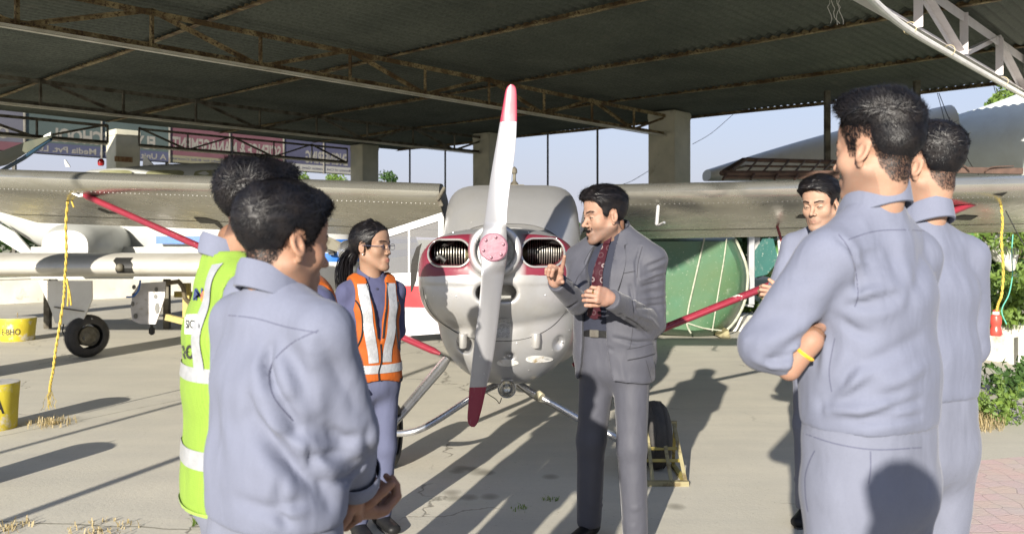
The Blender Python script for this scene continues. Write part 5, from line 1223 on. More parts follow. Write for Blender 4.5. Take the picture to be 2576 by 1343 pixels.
m_lime = vest_mesh_mat('lime_mesh', (.215, .34, .045)); m_orange = vest_mesh_mat('orange_mesh', (.37, .082, .009)); m_tape = M('reflective_tape', (.36, .37, .385), (.29, .30, .31), 30, .38, .25, .3, 60); m_limetrim = cloth_mat('lime_trim', (.26, .40, .075)); m_bind = cloth_mat('black_binding', (.012, .012, .015))
m_shoe = M('black_leather', (.008, .008, .009), (.012, .012, .012), 10, .5, 0, .2, 60, spec=.2); m_gold = M('gold', (.75, .5, .15), None, 10, .2, 1.0); m_button = M('button', (.05, .05, .08), None, 10, .3)
def npnoise(V, sc, seed):
    r = np.random.RandomState(seed); out = 0
    W = V + .35 / sc * np.stack([np.sin(V @ r.randn(3) * sc * .9 + r.rand() * 6) for _ in range(3)], 1)
    for _ in range(5): out = out + (1 - 2 * np.abs(np.sin(W @ r.randn(3) * sc * .5 + r.rand() * 6.28)) ** .7)
    return out / 5
def fold_disp(V, folds):
    d = np.zeros(len(V))
    for a, b, amp, w in folds:
        a = np.array(a); b = np.array(b); ab = b - a; L2 = ab @ ab; t = np.clip(((V - a) @ ab) / L2, 0, 1); q = a + t[:, None] * ab; r = np.linalg.norm(V - q, axis=1) / w
        tp = np.sin(np.clip(t, .02, .98) * math.pi) ** .6; d += amp * 1.15 * (np.exp(-2.2 * r) * 1.35 - .35 * np.exp(-(r * .8) ** 2)) * tp
    return d
def set_col(o, C):
    me = o.data; ca = me.color_attributes.new('Col', 'FLOAT_COLOR', 'POINT'); ca.data.foreach_set('color', np.concatenate([C, np.ones((len(C), 1))], 1).astype(np.float32).ravel())
class Fig:
    def __init__(s, label, base, yaw, height, lean=(0, 0), group=None):
        s.root = thing('person', label, 'person', (base[0], base[1], 0), group); s.base = np.array([base[0], base[1], 0.0]); s.s = height / 1.72
        a = math.radians(yaw); s.F = np.array([math.sin(a), math.cos(a), 0]); s.R = np.array([math.cos(a), -math.sin(a), 0]); s.U = np.array([0, 0, 1.0]); s.lean = lean; s.h = .010; s.sh = 1.372; s.nc = -.018; s.rnd = random.Random(int(abs(base[0] * 1000)) + 7); s.wfac = 1.0
    def L(s, r, f, u):
        k = max(0, u - .9)
        return s.base + s.s * ((r + s.lean[0] * k) * s.R + (f + s.lean[1] * k) * s.F + u * s.U)
    def SJ(s, g, f=-.005): return s.L(.170 * g * s.wfac, f, s.sh)
    def px_folds(s, V, Fq, pxf):
        """creases given by where the photo shows them, laid on this garment's own surface"""
        bv = BVHTree.FromPolygons([tuple(v) for v in V], [tuple(int(i) for i in f) for f in Fq]); d = np.zeros(len(V)); cam_ = Vector((0, 0, CH))
        for row in pxf:
            pts, amp, w = row[:-2], row[-2], row[-1]; q = []; L = [(pts[i], pts[i + 1]) for i in range(0, len(pts), 2)]
            for (x0, y0), (x1, y1) in zip(L[:-1], L[1:]):
                for t in np.linspace(0, 1, 8):
                    h = bv.ray_cast(cam_, (P(x0 + (x1 - x0) * t, y0 + (y1 - y0) * t, 1.0) - cam_).normalized())
                    if h[0] is not None: q.append(np.array(h[0]))
            n = len(q)
            if n < 3: continue
            q = np.array(q); best = np.full(len(V), 9.); tb = np.zeros(len(V)); near = np.nonzero(((V > q.min(0) - 4 * w) & (V < q.max(0) + 4 * w)).all(1))[0]; U = V[near]; bb = np.full(len(U), 9.); tt = np.zeros(len(U))
            for i in range(n - 1):
                a, b = q[i], q[i + 1]; ab = b - a; t = np.clip(((U - a) @ ab) / max(ab @ ab, 1e-9), 0, 1); r = np.linalg.norm(U - a - t[:, None] * ab, axis=1); m = r < bb; bb[m] = r[m]; tt[m] = (i + t[m]) / (n - 1)
            r = bb / w; d[near] += amp * (1.35 * np.exp(-1.8 * r * r) - .45 * np.exp(-(r * .75 - 1.0) ** 2)) * np.sin(np.clip(tt, .04, .96) * math.pi) ** .5
        return d
    def bounds(s, pts, m=.16): pts = np.array(pts); return pts.min(0) - m, pts.max(0) + m
    def cloth(s, name, build, pts, mat, folds=(), nz=.0022, parent=None, pxf=(), h=None, m=.17, seed=1, relaxn=2, clip=None):
        lo, hi = s.bounds(pts, m); S = SDF(lo, hi, h or s.h); build(S)
        if clip: clip(S)
        V, Fq = S.mesh(); V = relax(V, Fq, relaxn, .5); Nn = normals(V, Fq)
        d = fold_disp(V, folds) if len(folds) else 0
        if len(pxf): d = d + s.px_folds(V, Fq, pxf)
        Vs = V * np.array([1, 1, .55]); d = d + nz * npnoise(Vs, 26, seed) + nz * .9 * npnoise(Vs, 55, seed + 3); V = V + Nn * np.reshape(d, (-1, 1)) if np.ndim(d) else V
        V = relax(V, Fq, 1, .25); o = link_mesh(name, np_mesh(name, V, Fq), parent or s.root, mat); o['_v'] = 0; del o['_v']
        s.__dict__['V_' + name] = (V, Fq); return o
    # the torso volume, grown by e
    def torso(s, S, e=0.0, lo=.92, hi=True, k=.05, fat=1.0, belly=0.0):
        q = s.s; T = [(.90, .168, .118), (1.02, .152 * fat, .110 * fat + belly), (1.14, .160 * fat, .118 * fat + belly), (1.28, .174, .116), (s.sh, .150, .088)]
        T = [t for t in T if t[0] >= lo]
        for (u0, a0, b0), (u1, a1, b1) in zip(T[:-1], T[1:]): S.tor(s.L(0, 0, u0), s.L(0, 0, u1), s.R, s.F, ((a0 * s.wfac) * q + e, b0 * q + e), ((a1 * s.wfac) * q + e, b1 * q + e), .02)
        if hi:
            for g in (-1, 1): S.cone(s.L(.045 * g, -.012, 1.448), s.L(.170 * g * s.wfac, -.005, s.sh), .044 * q + e, .052 * q + e, .035)
            S.cone(s.L(0, -.015, 1.41), s.L(0, -.018, 1.465), .070 * q + e, .056 * q + e, .03)
    def arm(s, S, A, r=(.060, .050, .042), e=0.0, k=.022):
        q = s.s; sh, el, wr = A; S.cone(sh, el, r[0] * q + e, r[1] * q + e, k); S.cone(el, wr, r[1] * q + e, r[2] * q + e, k * .6)
    def arm_folds(s, A, n=9, amp=.007, w=.016):
        sh, el, wr = [np.array(p, float) for p in A]; out = []; r_ = s.rnd
        for (a, b, t0, t1) in ((sh, el, .45, 1.0), (el, wr, 0.0, .75), (sh, el, -.05, .3)):
            ax = (b - a); Ln = np.linalg.norm(ax); ax = ax / Ln; u = np.cross(ax, [0, 0, 1.0]); u = u / max(np.linalg.norm(u), 1e-6); v = np.cross(ax, u)
            for _ in range(n):
                t = r_.uniform(t0, t1); th = r_.uniform(0, 6.28); th2 = th + r_.uniform(.5, 1.4); rr = .056 * s.s; c = a + ax * Ln * t; sk = r_.choice((-1, 1)) * r_.uniform(.04, .10)
                out.append((c + rr * (u * math.cos(th) + v * math.sin(th)), c + ax * sk + rr * (u * math.cos(th2) + v * math.sin(th2)), amp * r_.uniform(.5, 1.1), w * r_.uniform(.7, 1.3)))
        return out
    def torso_folds(s, n=14, u0=1.0, u1=1.3, amp=.006, w=.02, slant=.06, side=None):
        out = []; r_ = s.rnd
        for _ in range(n):
            th = r_.uniform(0, 6.28); dth = r_.uniform(.3, .9); u = u0 + (u1 - u0) * r_.random() ** 1.5; du = r_.uniform(-slant, slant)
            p = lambda a, uu: s.L(.165 * math.sin(a), .115 * math.cos(a), uu)
            out.append((p(th, u), p(th + dth, u + du), amp * r_.uniform(.4, 1.1), w * r_.uniform(.7, 1.4)))
        return out
    def bvh(s, name): V, Fq = s.__dict__['V_' + name]; return BVHTree.FromPolygons([tuple(v) for v in V], [tuple(int(i) for i in f) for f in Fq])
    def cast(s, bv, p, d, off=.003, back=.5):
        d = np.array(d, float); d /= np.linalg.norm(d); h = bv.ray_cast(Vector(np.array(p) - d * back), Vector(d))
        return None if h[0] is None else np.array(h[0]) - d * off
    def strip(s, bv, pts, w, d, off=.003, sub=10, wfun=None, back=.5):
        """ribbon of width w laid on a surface along pts (world), seen against direction d"""
        pts = [np.array(p) for p in pts]; P_ = [np.array(p) for p in smooth_path(pts, sub)] if len(pts) > 2 else [pts[0] + (pts[1] - pts[0]) * t for t in np.linspace(0, 1, sub)]
        d = np.array(d, float); d /= np.linalg.norm(d); rows = []
        for i, p in enumerate(P_):
            t = P_[min(i + 1, len(P_) - 1)] - P_[max(i - 1, 0)]; sd = np.cross(t, d); sd /= max(np.linalg.norm(sd), 1e-9); ww = wfun(i / (len(P_) - 1)) if wfun else w
            row = [s.cast(bv, p + sd * ww * (j / 4 - .5), d, off, back) for j in range(5)]
            if all(q is not None for q in row): rows.append([Vector(q) for q in row])
        mb = MB()
        if len(rows) > 1:
            mb.loft(rows, False, False)
        return mb
    def ring_strip(s, bv, us, th0, th1, n=60, off=.003, ax=(0, 0)):
        """band around the torso between heights us=(lo,hi) as functions or numbers"""
        rows = []
        for th in np.linspace(math.radians(th0), math.radians(th1), n):
            row = []
            for j in range(4):
                lo = us[0](th) if callable(us[0]) else us[0]; hi = us[1](th) if callable(us[1]) else us[1]; u = lo + (hi - lo) * j / 3
                c = s.L(ax[0], ax[1], u); d = -(s.R * math.sin(th) + s.F * math.cos(th)); h = s.cast(bv, c, d, off); row.append(None if h is None else Vector(h))
            if all(x is not None for x in row): rows.append(row)
        mb = MB(); mb.loft(rows, False, False) if len(rows) > 1 else None; return mb
    def collar(s, mat, open_=22, tall=.034, drop=.045, pt=.03, name='collar', rad=1.0, parent=None, tilt=.03):
        mb = MB(); rows = []
        for th in np.linspace(math.radians(open_), math.radians(360 - open_), 56):
            c, sn = math.cos(th), math.sin(th); fr = max(0, c) ** 3; base = 1.472 - tilt * c - .012 * fr; k = abs(th - math.pi) / (math.pi - math.radians(open_)); pnt = max(0, (k - .80) / .20)
            R1 = .0585 * rad; O = (R1 + .010)
            def q(r, u): return Vector(s.L(r * sn, s.nc + (r + .006) * c, u))
            rows.append([q(R1 + .004, base - .012), q(R1, base + tall * (1 - .35 * fr)), q(R1 + .005, base + tall * (1 - .35 * fr) + .004), q(R1 + .011, base + tall * .8 * (1 - .35 * fr)), q(O + .008 + .012 * pnt, base - drop * .3 - pt * pnt), q(O + .004 + .010 * pnt, base - drop * .3 - pt * pnt - .003), q(R1 + .006, base - .004)])
        mb.loft(rows, False, False); return mb.build(name, mat, parent or s.root, .9)
    def legs(s, mat, stance=.09, name='trousers', knee_f=.02, top=1.03, folds=True, feet=None, wide=1.0, shoes=True, waist=True):
        q = s.s; F_ = feet or [(-stance, 0), (stance, .0)]; s.feet = F_; pts = [s.L(-.2, -.15, .03), s.L(.2, .15, top)] + [s.L(f[0], f[1], .05) for f in F_]
        def b(S):
            S.tor(s.L(0, 0, .86), s.L(0, 0, .98), s.R, s.F, (.160 * q, .125 * q), (.160 * q, .118 * q), .02); S.tor(s.L(0, 0, .97), s.L(0, 0, top), s.R, s.F, (.158 * q, .116 * q), (.152 * q, .112 * q), .02)
            for g, (fx, fy) in zip((-1, 1), F_):
                hp = s.L(.083 * g, -.005, .87); kn = s.L(.083 * g * .45 + fx * .55, fy * .5 + knee_f, .48); an = s.L(fx, fy - .01, .085)
                S.cone(hp, kn, .094 * q * wide, .070 * q * wide, .035); S.cone(kn, an, .070 * q * wide, .062 * q * wide, .03)
        fo = []
        if folds:
            for g, (fx, fy) in zip((-1, 1), F_):
                for _ in range(14):
                    u = s.rnd.choice([s.rnd.uniform(.1, .25), s.rnd.uniform(.38, .55), s.rnd.uniform(.75, .9)]); th = s.rnd.uniform(0, 6.28); rr = .075; cx = .083 * g + (fx - .083 * g) * (1 - u / .87); cy = fy * (1 - u / .87)
                    p = lambda a, uu: s.L(cx + rr * math.sin(a), cy + rr * math.cos(a), uu); fo.append((p(th, u), p(th + s.rnd.uniform(.8, 1.8), u + s.rnd.uniform(-.06, .06)), s.rnd.uniform(.003, .008), s.rnd.uniform(.013, .022)))
        def clip(S): S.D[:, :, :] = np.maximum(S.D, (.055 * q + s.base[2]) - S.ax[2][None, None, :]); S.D[:, :, :] = np.maximum(S.D, S.ax[2][None, None, :] - (top * q))
        o = s.cloth(name, b, pts, mat, fo, clip=clip, m=.12, seed=5)
        if shoes:
            for fx, fy in F_:
                a = s.L(fx, fy - .06, .045); t = s.L(fx * 1.12, fy + .15, .032); S = SDF(np.minimum(a, t) - .09, np.maximum(a, t) + np.array([.09, .09, .12]), .006)
                S.tor(a, t, s.R, s.U, (.036, .038), (.036, .026), .02); S.cone(s.L(fx, fy - .035, .07), s.L(fx, fy - .03, .12), .040, .040, .03); S.D[:, :, :] = np.maximum(S.D, .012 - S.ax[2][None, None, :])
                V, Fq = S.mesh(); V = relax(V, Fq, 2); sh = link_mesh('shoe', np_mesh('shoe', V, Fq), s.root, m_shoe)
                mb = MB(); n = 24; ring = []
                for th in np.linspace(0, 2 * math.pi, n, endpoint=False):
                    l = math.sin(th); r_ = .042 * math.cos(th); ring.append(Vector(s.L(fx * (1.06) + r_, fy + .045 + .125 * l, 0) * [1, 1, 0]))
                mb.loft([ring, [v + Vector((0, 0, .014)) for v in ring]]); mb.build('sole', M('shoe_sole', (.03, .03, .03)), sh)
        return o
    # ---- skin
    def skin_body(s, arms, extra=None):
        """coarse body under the clothes, so that head, trunk and limbs are one figure"""
        q = s.s; pts = [s.L(-.2, -.1, .1), s.L(.2, .1, 1.5)] + [p for A in arms for p in A]; lo, hi = s.bounds(pts, .09); S = SDF(lo, hi, .015)
        s.torso(S, -.030, k=.03); S.cone(s.L(0, -.015, 1.40), s.L(0, -.01, 1.52), .045 * q, .045 * q, .02)
        for A in arms: s.arm(S, A, (.036, .030, .026), 0)
        for g, (fx, fy) in zip((-1, 1), getattr(s, 'feet', [(-.09, 0), (.09, 0)])): kn = s.L(.083 * g * .45 + fx * .55, fy * .5 + .02, .48); S.cone(s.L(.083 * g, 0, .86), kn, .060, .042, .02); S.cone(kn, s.L(fx, fy - .01, .1), .042, .030, .02)
        V, Fq = S.mesh(); return relax(V, Fq, 2), Fq, np.tile([.16, .085, .05], (len(V), 1))
    def head(s, c, yaw, pitch=0, roll=0, k=1.0, skin=(.40, .215, .135), style='quiff', stubble=.0, beard=0, female=False, eyes=1.0, hh=.0034, nstr=3500, scalp=True, mous=0, hair=True, browc=.75):
        a = math.radians(yaw); Fv = np.array([math.sin(a), math.cos(a), 0]); Rv = np.array([math.cos(a), -math.sin(a), 0]); Uv = np.array([0, 0, 1.])
        p = math.radians(pitch); Fv, Uv = Fv * math.cos(p) + Uv * math.sin(p), Uv * math.cos(p) - Fv * math.sin(p); p = math.radians(roll); Rv, Uv = Rv * math.cos(p) + Uv * math.sin(p), Uv * math.cos(p) - Rv * math.sin(p)
        Mx = np.stack([Rv, Fv, Uv]); c = np.array(c, float); s.hc = c; s.hM = Mx; s.hk = k; W = lambda V: c + (np.asarray(V) * k) @ Mx; s.HW = W
        S = SDF((-.105, -.135, -.215), (.105, .135, .145), hh); jw = .9 if female else 1.0
        S.ell((0, -.014, .045), (.0765, .097, .082), .01); S.ell((0, .030, .048), (.064, .056, .058), .03); S.ell((0, .028, -.03), (.060, .058, .076), .025)
        for g in (-1, 1):
            S.cone((.054 * g * jw, -.005, -.045), (.020 * g * jw, .064, -.097), .021, .0175, .025); S.ell((.041 * g, .053, -.022), (.024, .024, .024), .022)
            S.cone((.012 * g, .0835, .020), (.042 * g, .070, .020), .0125 if not female else .010, .010, .014)
        S.ell((0, .073, -.103), (.023, .019, .0180), .018); nb = Mx @ (np.array(s.L(0, -.012, 1.435)) - c) / k; nb[2] = max(nb[2], -.205); nf = np.array([0, .004, -.09]); S.cone((0, -.020, -.05), nb, .052 * jw, .058 * jw, .03); S.cone(nf, nb + (0, .012, .02), .032 * jw, .032 * jw, .03)
        for g in (-1, 1):
            S.ell((.0315 * g, .092, .002), (.019, .013, .012), .010, 'sub'); S.ell((.0315 * g, .0735, .001), (.0155, .0150, .0140), .004)
        nl = .9 if female else 1.0
        S.path([(0, .084, .014), (0, .092, -.010), (0, .1035 * nl + .005, -.030)], [.0068, .0075, .0098 * nl], .009)
        for g in (-1, 1): S.ell((.0122 * g, .0935, -.0345), (.0072, .010, .0072), .006)
        for g in (-1, 1): S.ell((.0060 * g, .0985, -.0425), (.0035, .005, .003), .002, 'sub')
        S.ell((0, .0765, -.068), (.027, .018, .020), .012)
        S.path([(-.022, .0840, -.0665), (-.007, .0925, -.0620), (0, .0925, -.0628), (.007, .0925, -.0620), (.022, .0840, -.0665)], [.002, .0038, .0038, .0038, .002], .004)
        S.path([(-.020, .0840, -.0695), (0, .0920, -.0738), (.020, .0840, -.0695)], [.003, .0050, .003], .005)
        S.path([(-.024, .0875, -.0675), (0, .0985, -.0675), (.024, .0875, -.0675)], [.001, .0011, .001], .0012, 'sub')
        for g in (-1, 1):
            th = .28; Re = np.array([[math.cos(.35), 0, math.sin(.35) * g * -1], [0, 1, 0], [math.sin(.35) * g, 0, math.cos(.35)]]) @ np.array([[1, 0, 0], [0, math.cos(th), -math.sin(th)], [0, math.sin(th), math.cos(th)]])
            S.ell((.0790 * g, -.010, -.002), (.0078, .0165, .0285), .004, R=Re); S.ell((.0865 * g, -.007, -.001), (.0070, .0100, .0190), .003, 'sub', R=Re)
            S.ell((.079 * g, -.002, -.029), (.006, .009, .011), .004); S.ell((.083 * g, -.000, -.004), (.004, .005, .007), .003)
            if eyes > 0: S.ell((.0315 * g, .0905, .001), (.0130, .008, .0036 * eyes), .0015, 'sub')
        V, Fq = S.mesh(); V = relax(V, Fq, 2, .45); x, y, z = V[:, 0], V[:, 1], V[:, 2]
        sk = np.array(skin) * np.array([.76, .84, .92]); C = np.tile(sk, (len(V), 1)); sm = lambda e0, e1, v: np.clip((v - e0) / (e1 - e0), 0, 1) ** 2 * (3 - 2 * np.clip((v - e0) / (e1 - e0), 0, 1))
        def blend(C, m, col): return C * (1 - m[:, None]) + np.array(col) * m[:, None]
        C = blend(C, .35 * sm(.03, .05, np.abs(x)) * sm(-.04, .0, z) * (y < .06), sk * [1.08, .95, .9])
        lip = np.exp(-(((z + .068) / .0085) ** 2 + (x / .020) ** 4)) * (y > .083); C = blend(C, np.clip(lip * (.95 if female else .7), 0, 1), [.22, .065, .06] if female else [.17, .075, .06])
        brow = np.exp(-(((z - .0245 + .12 * (np.abs(x) - .03) ** 1) / .0046) ** 2)) * sm(.009, .015, np.abs(x)) * (1 - sm(.046, .056, np.abs(x))) * (y > .03); C = blend(C, np.clip(brow * 1.3, 0, 1) * browc, [.012, .009, .008])
        if stubble: st = sm(-.035, -.055, z) * (y > -.03) * sm(-.135, -.115, z) * (1 - lip) + .8 * np.exp(-(((z + .052) / .007) ** 2 + (x / .024) ** 4)) * (y > .07); C = blend(C, np.clip(st, 0, 1) * stubble, [.06, .045, .04])
        zl = np.interp(y, HLY, HLZ); scm = sm(-.004, .006, z - zl)
        if scalp: C = blend(C, scm * (.93 if not HAIR[style].get('skin') else .80) * np.clip(.45 + (z - zl) / .04, 0, 1), [.02, .016, .014])
        for g in (-1, 1): C = blend(C, np.exp(-(((x - g * .0062) / .004) ** 2 + ((z + .0435) / .0035) ** 2)) * (y > .09) * .8, [.04, .015, .01])
        Vw = W(V); s.headgeo = (Vw, Fq, C)
        # brows and lash lines: fine dark hair laid on the face
        bvl = BVHTree.FromPolygons([tuple(v) for v in V], [tuple(int(i) for i in f) for f in Fq]); mb = MB(); rb_ = random.Random(9)
        def onf(x_, z_, off=.0006):
            h = bvl.ray_cast(Vector((x_, .2, z_)), Vector((0, -1, 0))); return None if h[0] is None else h[0] + Vector((0, off, 0))
        for g in (-1, 1):
            for t in np.linspace(0, 1, 70 if not female else 50):
                x_ = g * (.0115 + .037 * t); zc = .0225 + .010 * math.sin(t * 2.3) - .004 * t; hw = (.0042 if not female else .0026) * (1 - .6 * t) * math.sin(min(1, t * 6 + .3) * 1.57)
                a_ = onf(x_, zc + rb_.uniform(-hw, hw)); 
                if a_ is None: continue
                b_ = onf(x_ + g * .006, zc + rb_.uniform(-hw, hw) + .0012, .0012)
                if b_ is not None: mb.tube([Vector(W(a_)), Vector(W(b_))], [.0007 * k, .0003 * k], 4, False)
            if eyes > 0:
                for s_, hz in ((1, .0046), (-1, -.0030)):
                    q_ = [onf(.0315 * g + .0142 * t, .0008 + hz * (1 - t * t) * (.45 + .55 * eyes) - (.002 * (1 - eyes)), .0008) for t in np.linspace(-1, 1, 9)]
                    if all(v_ is not None for v_ in q_): mb.tube([Vector(W(v_)) for v_ in q_], (.0010 if s_ > 0 else .0004) * k, 5)
        if mb.v: mb.build('eyebrows', m_hair, s.root)
        # eyes
        if eyes > 0:
            for g in (-1, 1):
                mb = MB(); mb.sphere((0, 0, 0), .0124 * k, 10); e = mb; ctr = W([.0315 * g, .0742, .0010]); e.v = [Vector(ctr) + v for v in e.v]; eo = e.build('eyeball', m_eye, s.root)
                mb = MB(); lx = s.gaze[0] if hasattr(s, 'gaze') else 0; lz = s.gaze[1] if hasattr(s, 'gaze') else 0; dv = np.array([lx, 1, lz]); dv = dv / np.linalg.norm(dv)
                cc = W(np.array([.0315 * g, .0742, .0010]) + dv * .0074); mb.sphere((0, 0, 0), .0060 * k, 8); mb.v = [Vector(cc) + v * 1.0 for v in mb.v]; mb.build('iris', m_iris, eo)
        if hair: s.hair(style, nstr)
    def hair(s, style, nstr):
        k = s.hk; rs = np.random.RandomState(3 + nstr); st = HAIR[style]
        S = SDF((-.13, -.17, -.12), (.13, .15, .19), .0042)
        X, Y, Z = S.grid((slice(None),) * 3)
        def ed(c, r):
            q0 = 0; g0 = 0
            for v, cc, rr in ((X, c[0], r[0]), (Y, c[1], r[1]), (Z, c[2], r[2])): u = (v - cc) / rr; q0 = q0 + u * u; g0 = g0 + (u / rr) ** 2
            k0 = np.sqrt(q0); return k0 * (k0 - 1) / np.maximum(np.sqrt(g0), 1e-6)
        d = np.minimum(ed((0, -.014, .045), (.0765, .097, .082)), ed((0, .030, .048), (.064, .056, .058)))
        t = np.clip((Z - st['z0']) / (st['z1'] - st['z0']), 0, 1); t = t * t * (3 - 2 * t); fr = np.clip((Y + .08) / .16, 0, 1)
        d = d - (st['side'] + (st['top'] + st['front'] * fr - st['side']) * t)
        S.D[:] = d
        for e in st.get('ells', []): S.ell(e[0], e[1], e[2] if len(e) > 2 else .02)
        for e in st.get('paths', []): S.path(*e)
        zl = np.interp(S.ax[1], HLY, HLZ)[None, :, None] + st.get('lift', 0); S.D[:] = np.maximum(S.D, ((zl - Z) * .75 + 0 * X).astype(np.float32))
        for e in st.get('cut', []): S.ell(e[0], e[1], .006, 'sub')
        V, Fq = S.mesh(); V = relax(V, Fq, 2, .4); Nn = normals(V, Fq)
        tz = np.clip((V[:, 2] - st['z0']) / (st['z1'] - st['z0']), 0, 1); V = V + Nn * ((.0012 + .0045 * tz) * npnoise(V * [1, .45, 1], 130, 4))[:, None]
        ho = link_mesh('hair', np_mesh('hair', s.HW(V), Fq), s.root, m_hair)
        fn = V[Fq].mean(1); ok = np.ones(len(V), bool)
        idx = rs.randint(0, len(V), nstr); P0 = V[idx] - Nn[idx] * .002; n0 = Nn[idx]; z = P0[:, 2]; tt = tz[idx]
        flow_t = st['flow'](P0, rs); flow_s = np.stack([P0[:, 0] * 1.5, -.25 + 0 * z, -1 + 0 * z], 1); fl = flow_t * tt[:, None] + flow_s * (1 - tt[:, None]); fl += rs.randn(nstr, 3) * st.get('mess', .22); fl -= n0 * (fl * n0).sum(1)[:, None]; fl /= np.linalg.norm(fl, axis=1)[:, None] + 1e-9
        ln = (st['ls'] + (st['lt'] - st['ls']) * tt) * rs.uniform(.5, 1.25, nstr) * np.where(rs.rand(nstr) < .05, 1.35, 1.0); lf = st.get('up', .25) * rs.uniform(.3, 1.5, nstr)
        sd = np.cross(fl, n0); w = .00075 * rs.uniform(.7, 1.4, nstr)
        p1 = P0 + (fl + n0 * lf[:, None] * 1.0) * (ln * .5)[:, None]; curl = rs.randn(nstr, 1) * .25
        p2 = P0 + (fl + sd * curl + n0 * lf[:, None] * .55) * ln[:, None]
        if st.get('skin'):
            Vh, Fh, Ch = s.headgeo; Vl = ((Vh - s.hc) @ s.hM.T) / s.hk; Nh = normals(Vl, Fh); zlh = np.interp(Vl[:, 1], HLY, HLZ); okk = np.nonzero((Vl[:, 2] > zlh + .002) & (Vl[:, 2] < zlh.clip(.0) + .075) & (np.abs(Vl[:, 0]) < .0825))[0]
            ns = int(nstr * .9); id2 = okk[rs.randint(0, len(okk), ns)]; Q0 = Vl[id2] + rs.randn(ns, 3) * .0012; m0 = Nh[id2]; g2 = np.stack([0 * Q0[:, 0], -.5 + 0 * Q0[:, 0], -1 + 0 * Q0[:, 0]], 1) + rs.randn(ns, 3) * .25; g2 -= m0 * (g2 * m0).sum(1)[:, None]; g2 /= np.linalg.norm(g2, axis=1)[:, None]
            keep = rs.rand(ns) < np.clip((Q0[:, 2] - zlh[id2]) / .03 + .25, 0, 1); Q0, m0, g2 = Q0[keep], m0[keep], g2[keep]; ns = len(Q0); l2 = (.005 + .007 * np.clip((Q0[:, 2]) / .07, 0, 1)) * rs.uniform(.6, 1.2, ns)
            s2 = np.cross(g2, m0); w2 = .0006 * np.ones(ns); A1 = Q0 + (g2 + m0 * .35) * (l2 * .5)[:, None]; A2 = Q0 + (g2 + m0 * .3) * l2[:, None]
            P0 = np.concatenate([P0, Q0]); p1 = np.concatenate([p1, A1]); p2 = np.concatenate([p2, A2]); sd = np.concatenate([sd, s2]); w = np.concatenate([w, w2]); nstr = len(P0)
        VV = np.stack([P0 - sd * w[:, None], P0 + sd * w[:, None], p1 - sd * w[:, None] * .9, p1 + sd * w[:, None] * .9, p2], 1).reshape(-1, 3); b = np.arange(nstr)[:, None] * 5
        Q = np.concatenate([b + [0, 1, 3, 2], b + [2, 3, 4, 4]]); 
        me = raw_mesh('strands', s.HW(VV), np.concatenate([b + [0, 1, 3, 2]]).tolist() + (b + [2, 3, 4]).tolist()); link_mesh('strands', me, s.root, m_hair).parent = ho
        bpy.data.objects[ho.name].children[0].location = (0, 0, 0); s.ho = ho
    def hand(s, wrist, ydir, palm, pose='relaxed', thumb='x', skin=(.36, .19, .12), k=1.0, mirror=1, el=None, curls=None, thumbang=None):
        y = np.array(ydir, float); y /= np.linalg.norm(y); z = -np.array(palm, float); z -= y * (z @ y); z /= np.linalg.norm(z); x = np.cross(y, z) * mirror
        Mx = np.stack([x, y, z]); wv = np.array(wrist, float); W = lambda V: wv + (np.asarray(V) * k) @ Mx
        S = SDF((-.115, -.13, -.115), (.115, .20, .115), .0030)
        S.tor((0, .012, 0), (0, .080, 0), (1, 0, 0), (0, 0, 1), (.030, .015), (.039, .0125), .01, p=2.4); S.ell((.024, .03, -.006), (.018, .028, .016), .012); S.ell((-.024, .035, -.004), (.015, .030, .014), .012)
        tl = np.array([0, -1., 0]) if el is None else Mx @ (np.array(el) - wv); tl = tl / np.linalg.norm(tl) * .075; S.tor((0, .02, 0), (0, -.004, 0), (1, 0, 0), (0, 0, 1), (.027, .019), (.026, .021), .012); S.cone((0, -.004, 0), tl, .0235, .0265, .014)
        CU = {'relaxed': [(25, 30, 15)] * 4, 'fist': [(75, 95, 50)] * 4, 'point': [(5, 8, 5), (70, 95, 50), (75, 95, 50), (78, 90, 50)], 'cup': [(45, 50, 25), (50, 55, 28), (55, 58, 30), (58, 60, 30)], 'flat': [(8, 10, 5)] * 4}[pose]
        if curls: CU = curls
        FL = [(.040, .024, .019), (.044, .028, .020), (.041, .026, .020), (.032, .020, .017)]; BX = [.0285, .0095, -.0095, -.0275]; BY = [.083, .087, .083, .075]; SP = [.10, .02, -.04, -.13]
        tips = []
        for i in range(4):
            p = np.array([BX[i], BY[i], -.001]); ang = 0; pts = [p]; 
            for a, l in zip(CU[i], FL[i]):
                ang += math.radians(a); d = np.array([SP[i] * math.cos(ang), math.cos(ang), -math.sin(ang)]); p = p + d / np.linalg.norm(d) * l; pts.append(p)
            r0 = .0092 if i < 3 else .0080; S.cone(pts[0] - np.array([0, .012, 0]), pts[0], r0, r0 * 1.03, .006); S.path(pts, [r0 * 1.03, r0 * .95, r0 * .88, r0 * .78], .0022); tips.append(pts)
        ta = thumbang or (50, 20, -12, 25); d = np.array([math.sin(math.radians(ta[0])), math.cos(math.radians(ta[0])), -math.sin(math.radians(ta[1]))]); d /= np.linalg.norm(d); p = np.array([.022, .016, -.006]); q = p + d * .042; d2 = np.array([math.sin(math.radians(ta[0] + ta[2])), math.cos(math.radians(ta[0] + ta[2])), -math.sin(math.radians(ta[1] + ta[3]))]); d2 /= np.linalg.norm(d2); q2 = q + d2 * .030; q3 = q2 + d2 * .022
        S.path([p, q, q2, q3], [.0145, .0115, .0105, .0085], .004)
        V, Fq = S.mesh(); V = relax(V, Fq, 1, .4); C = np.tile(np.array(skin) * np.array([.76, .84, .92]), (len(V), 1)); kn = np.exp(-((V[:, 1] - .085) / .01) ** 2) * (V[:, 2] > .004) * .25; C = C * (1 - kn[:, None]) + np.array([.11, .05, .03]) * kn[:, None]
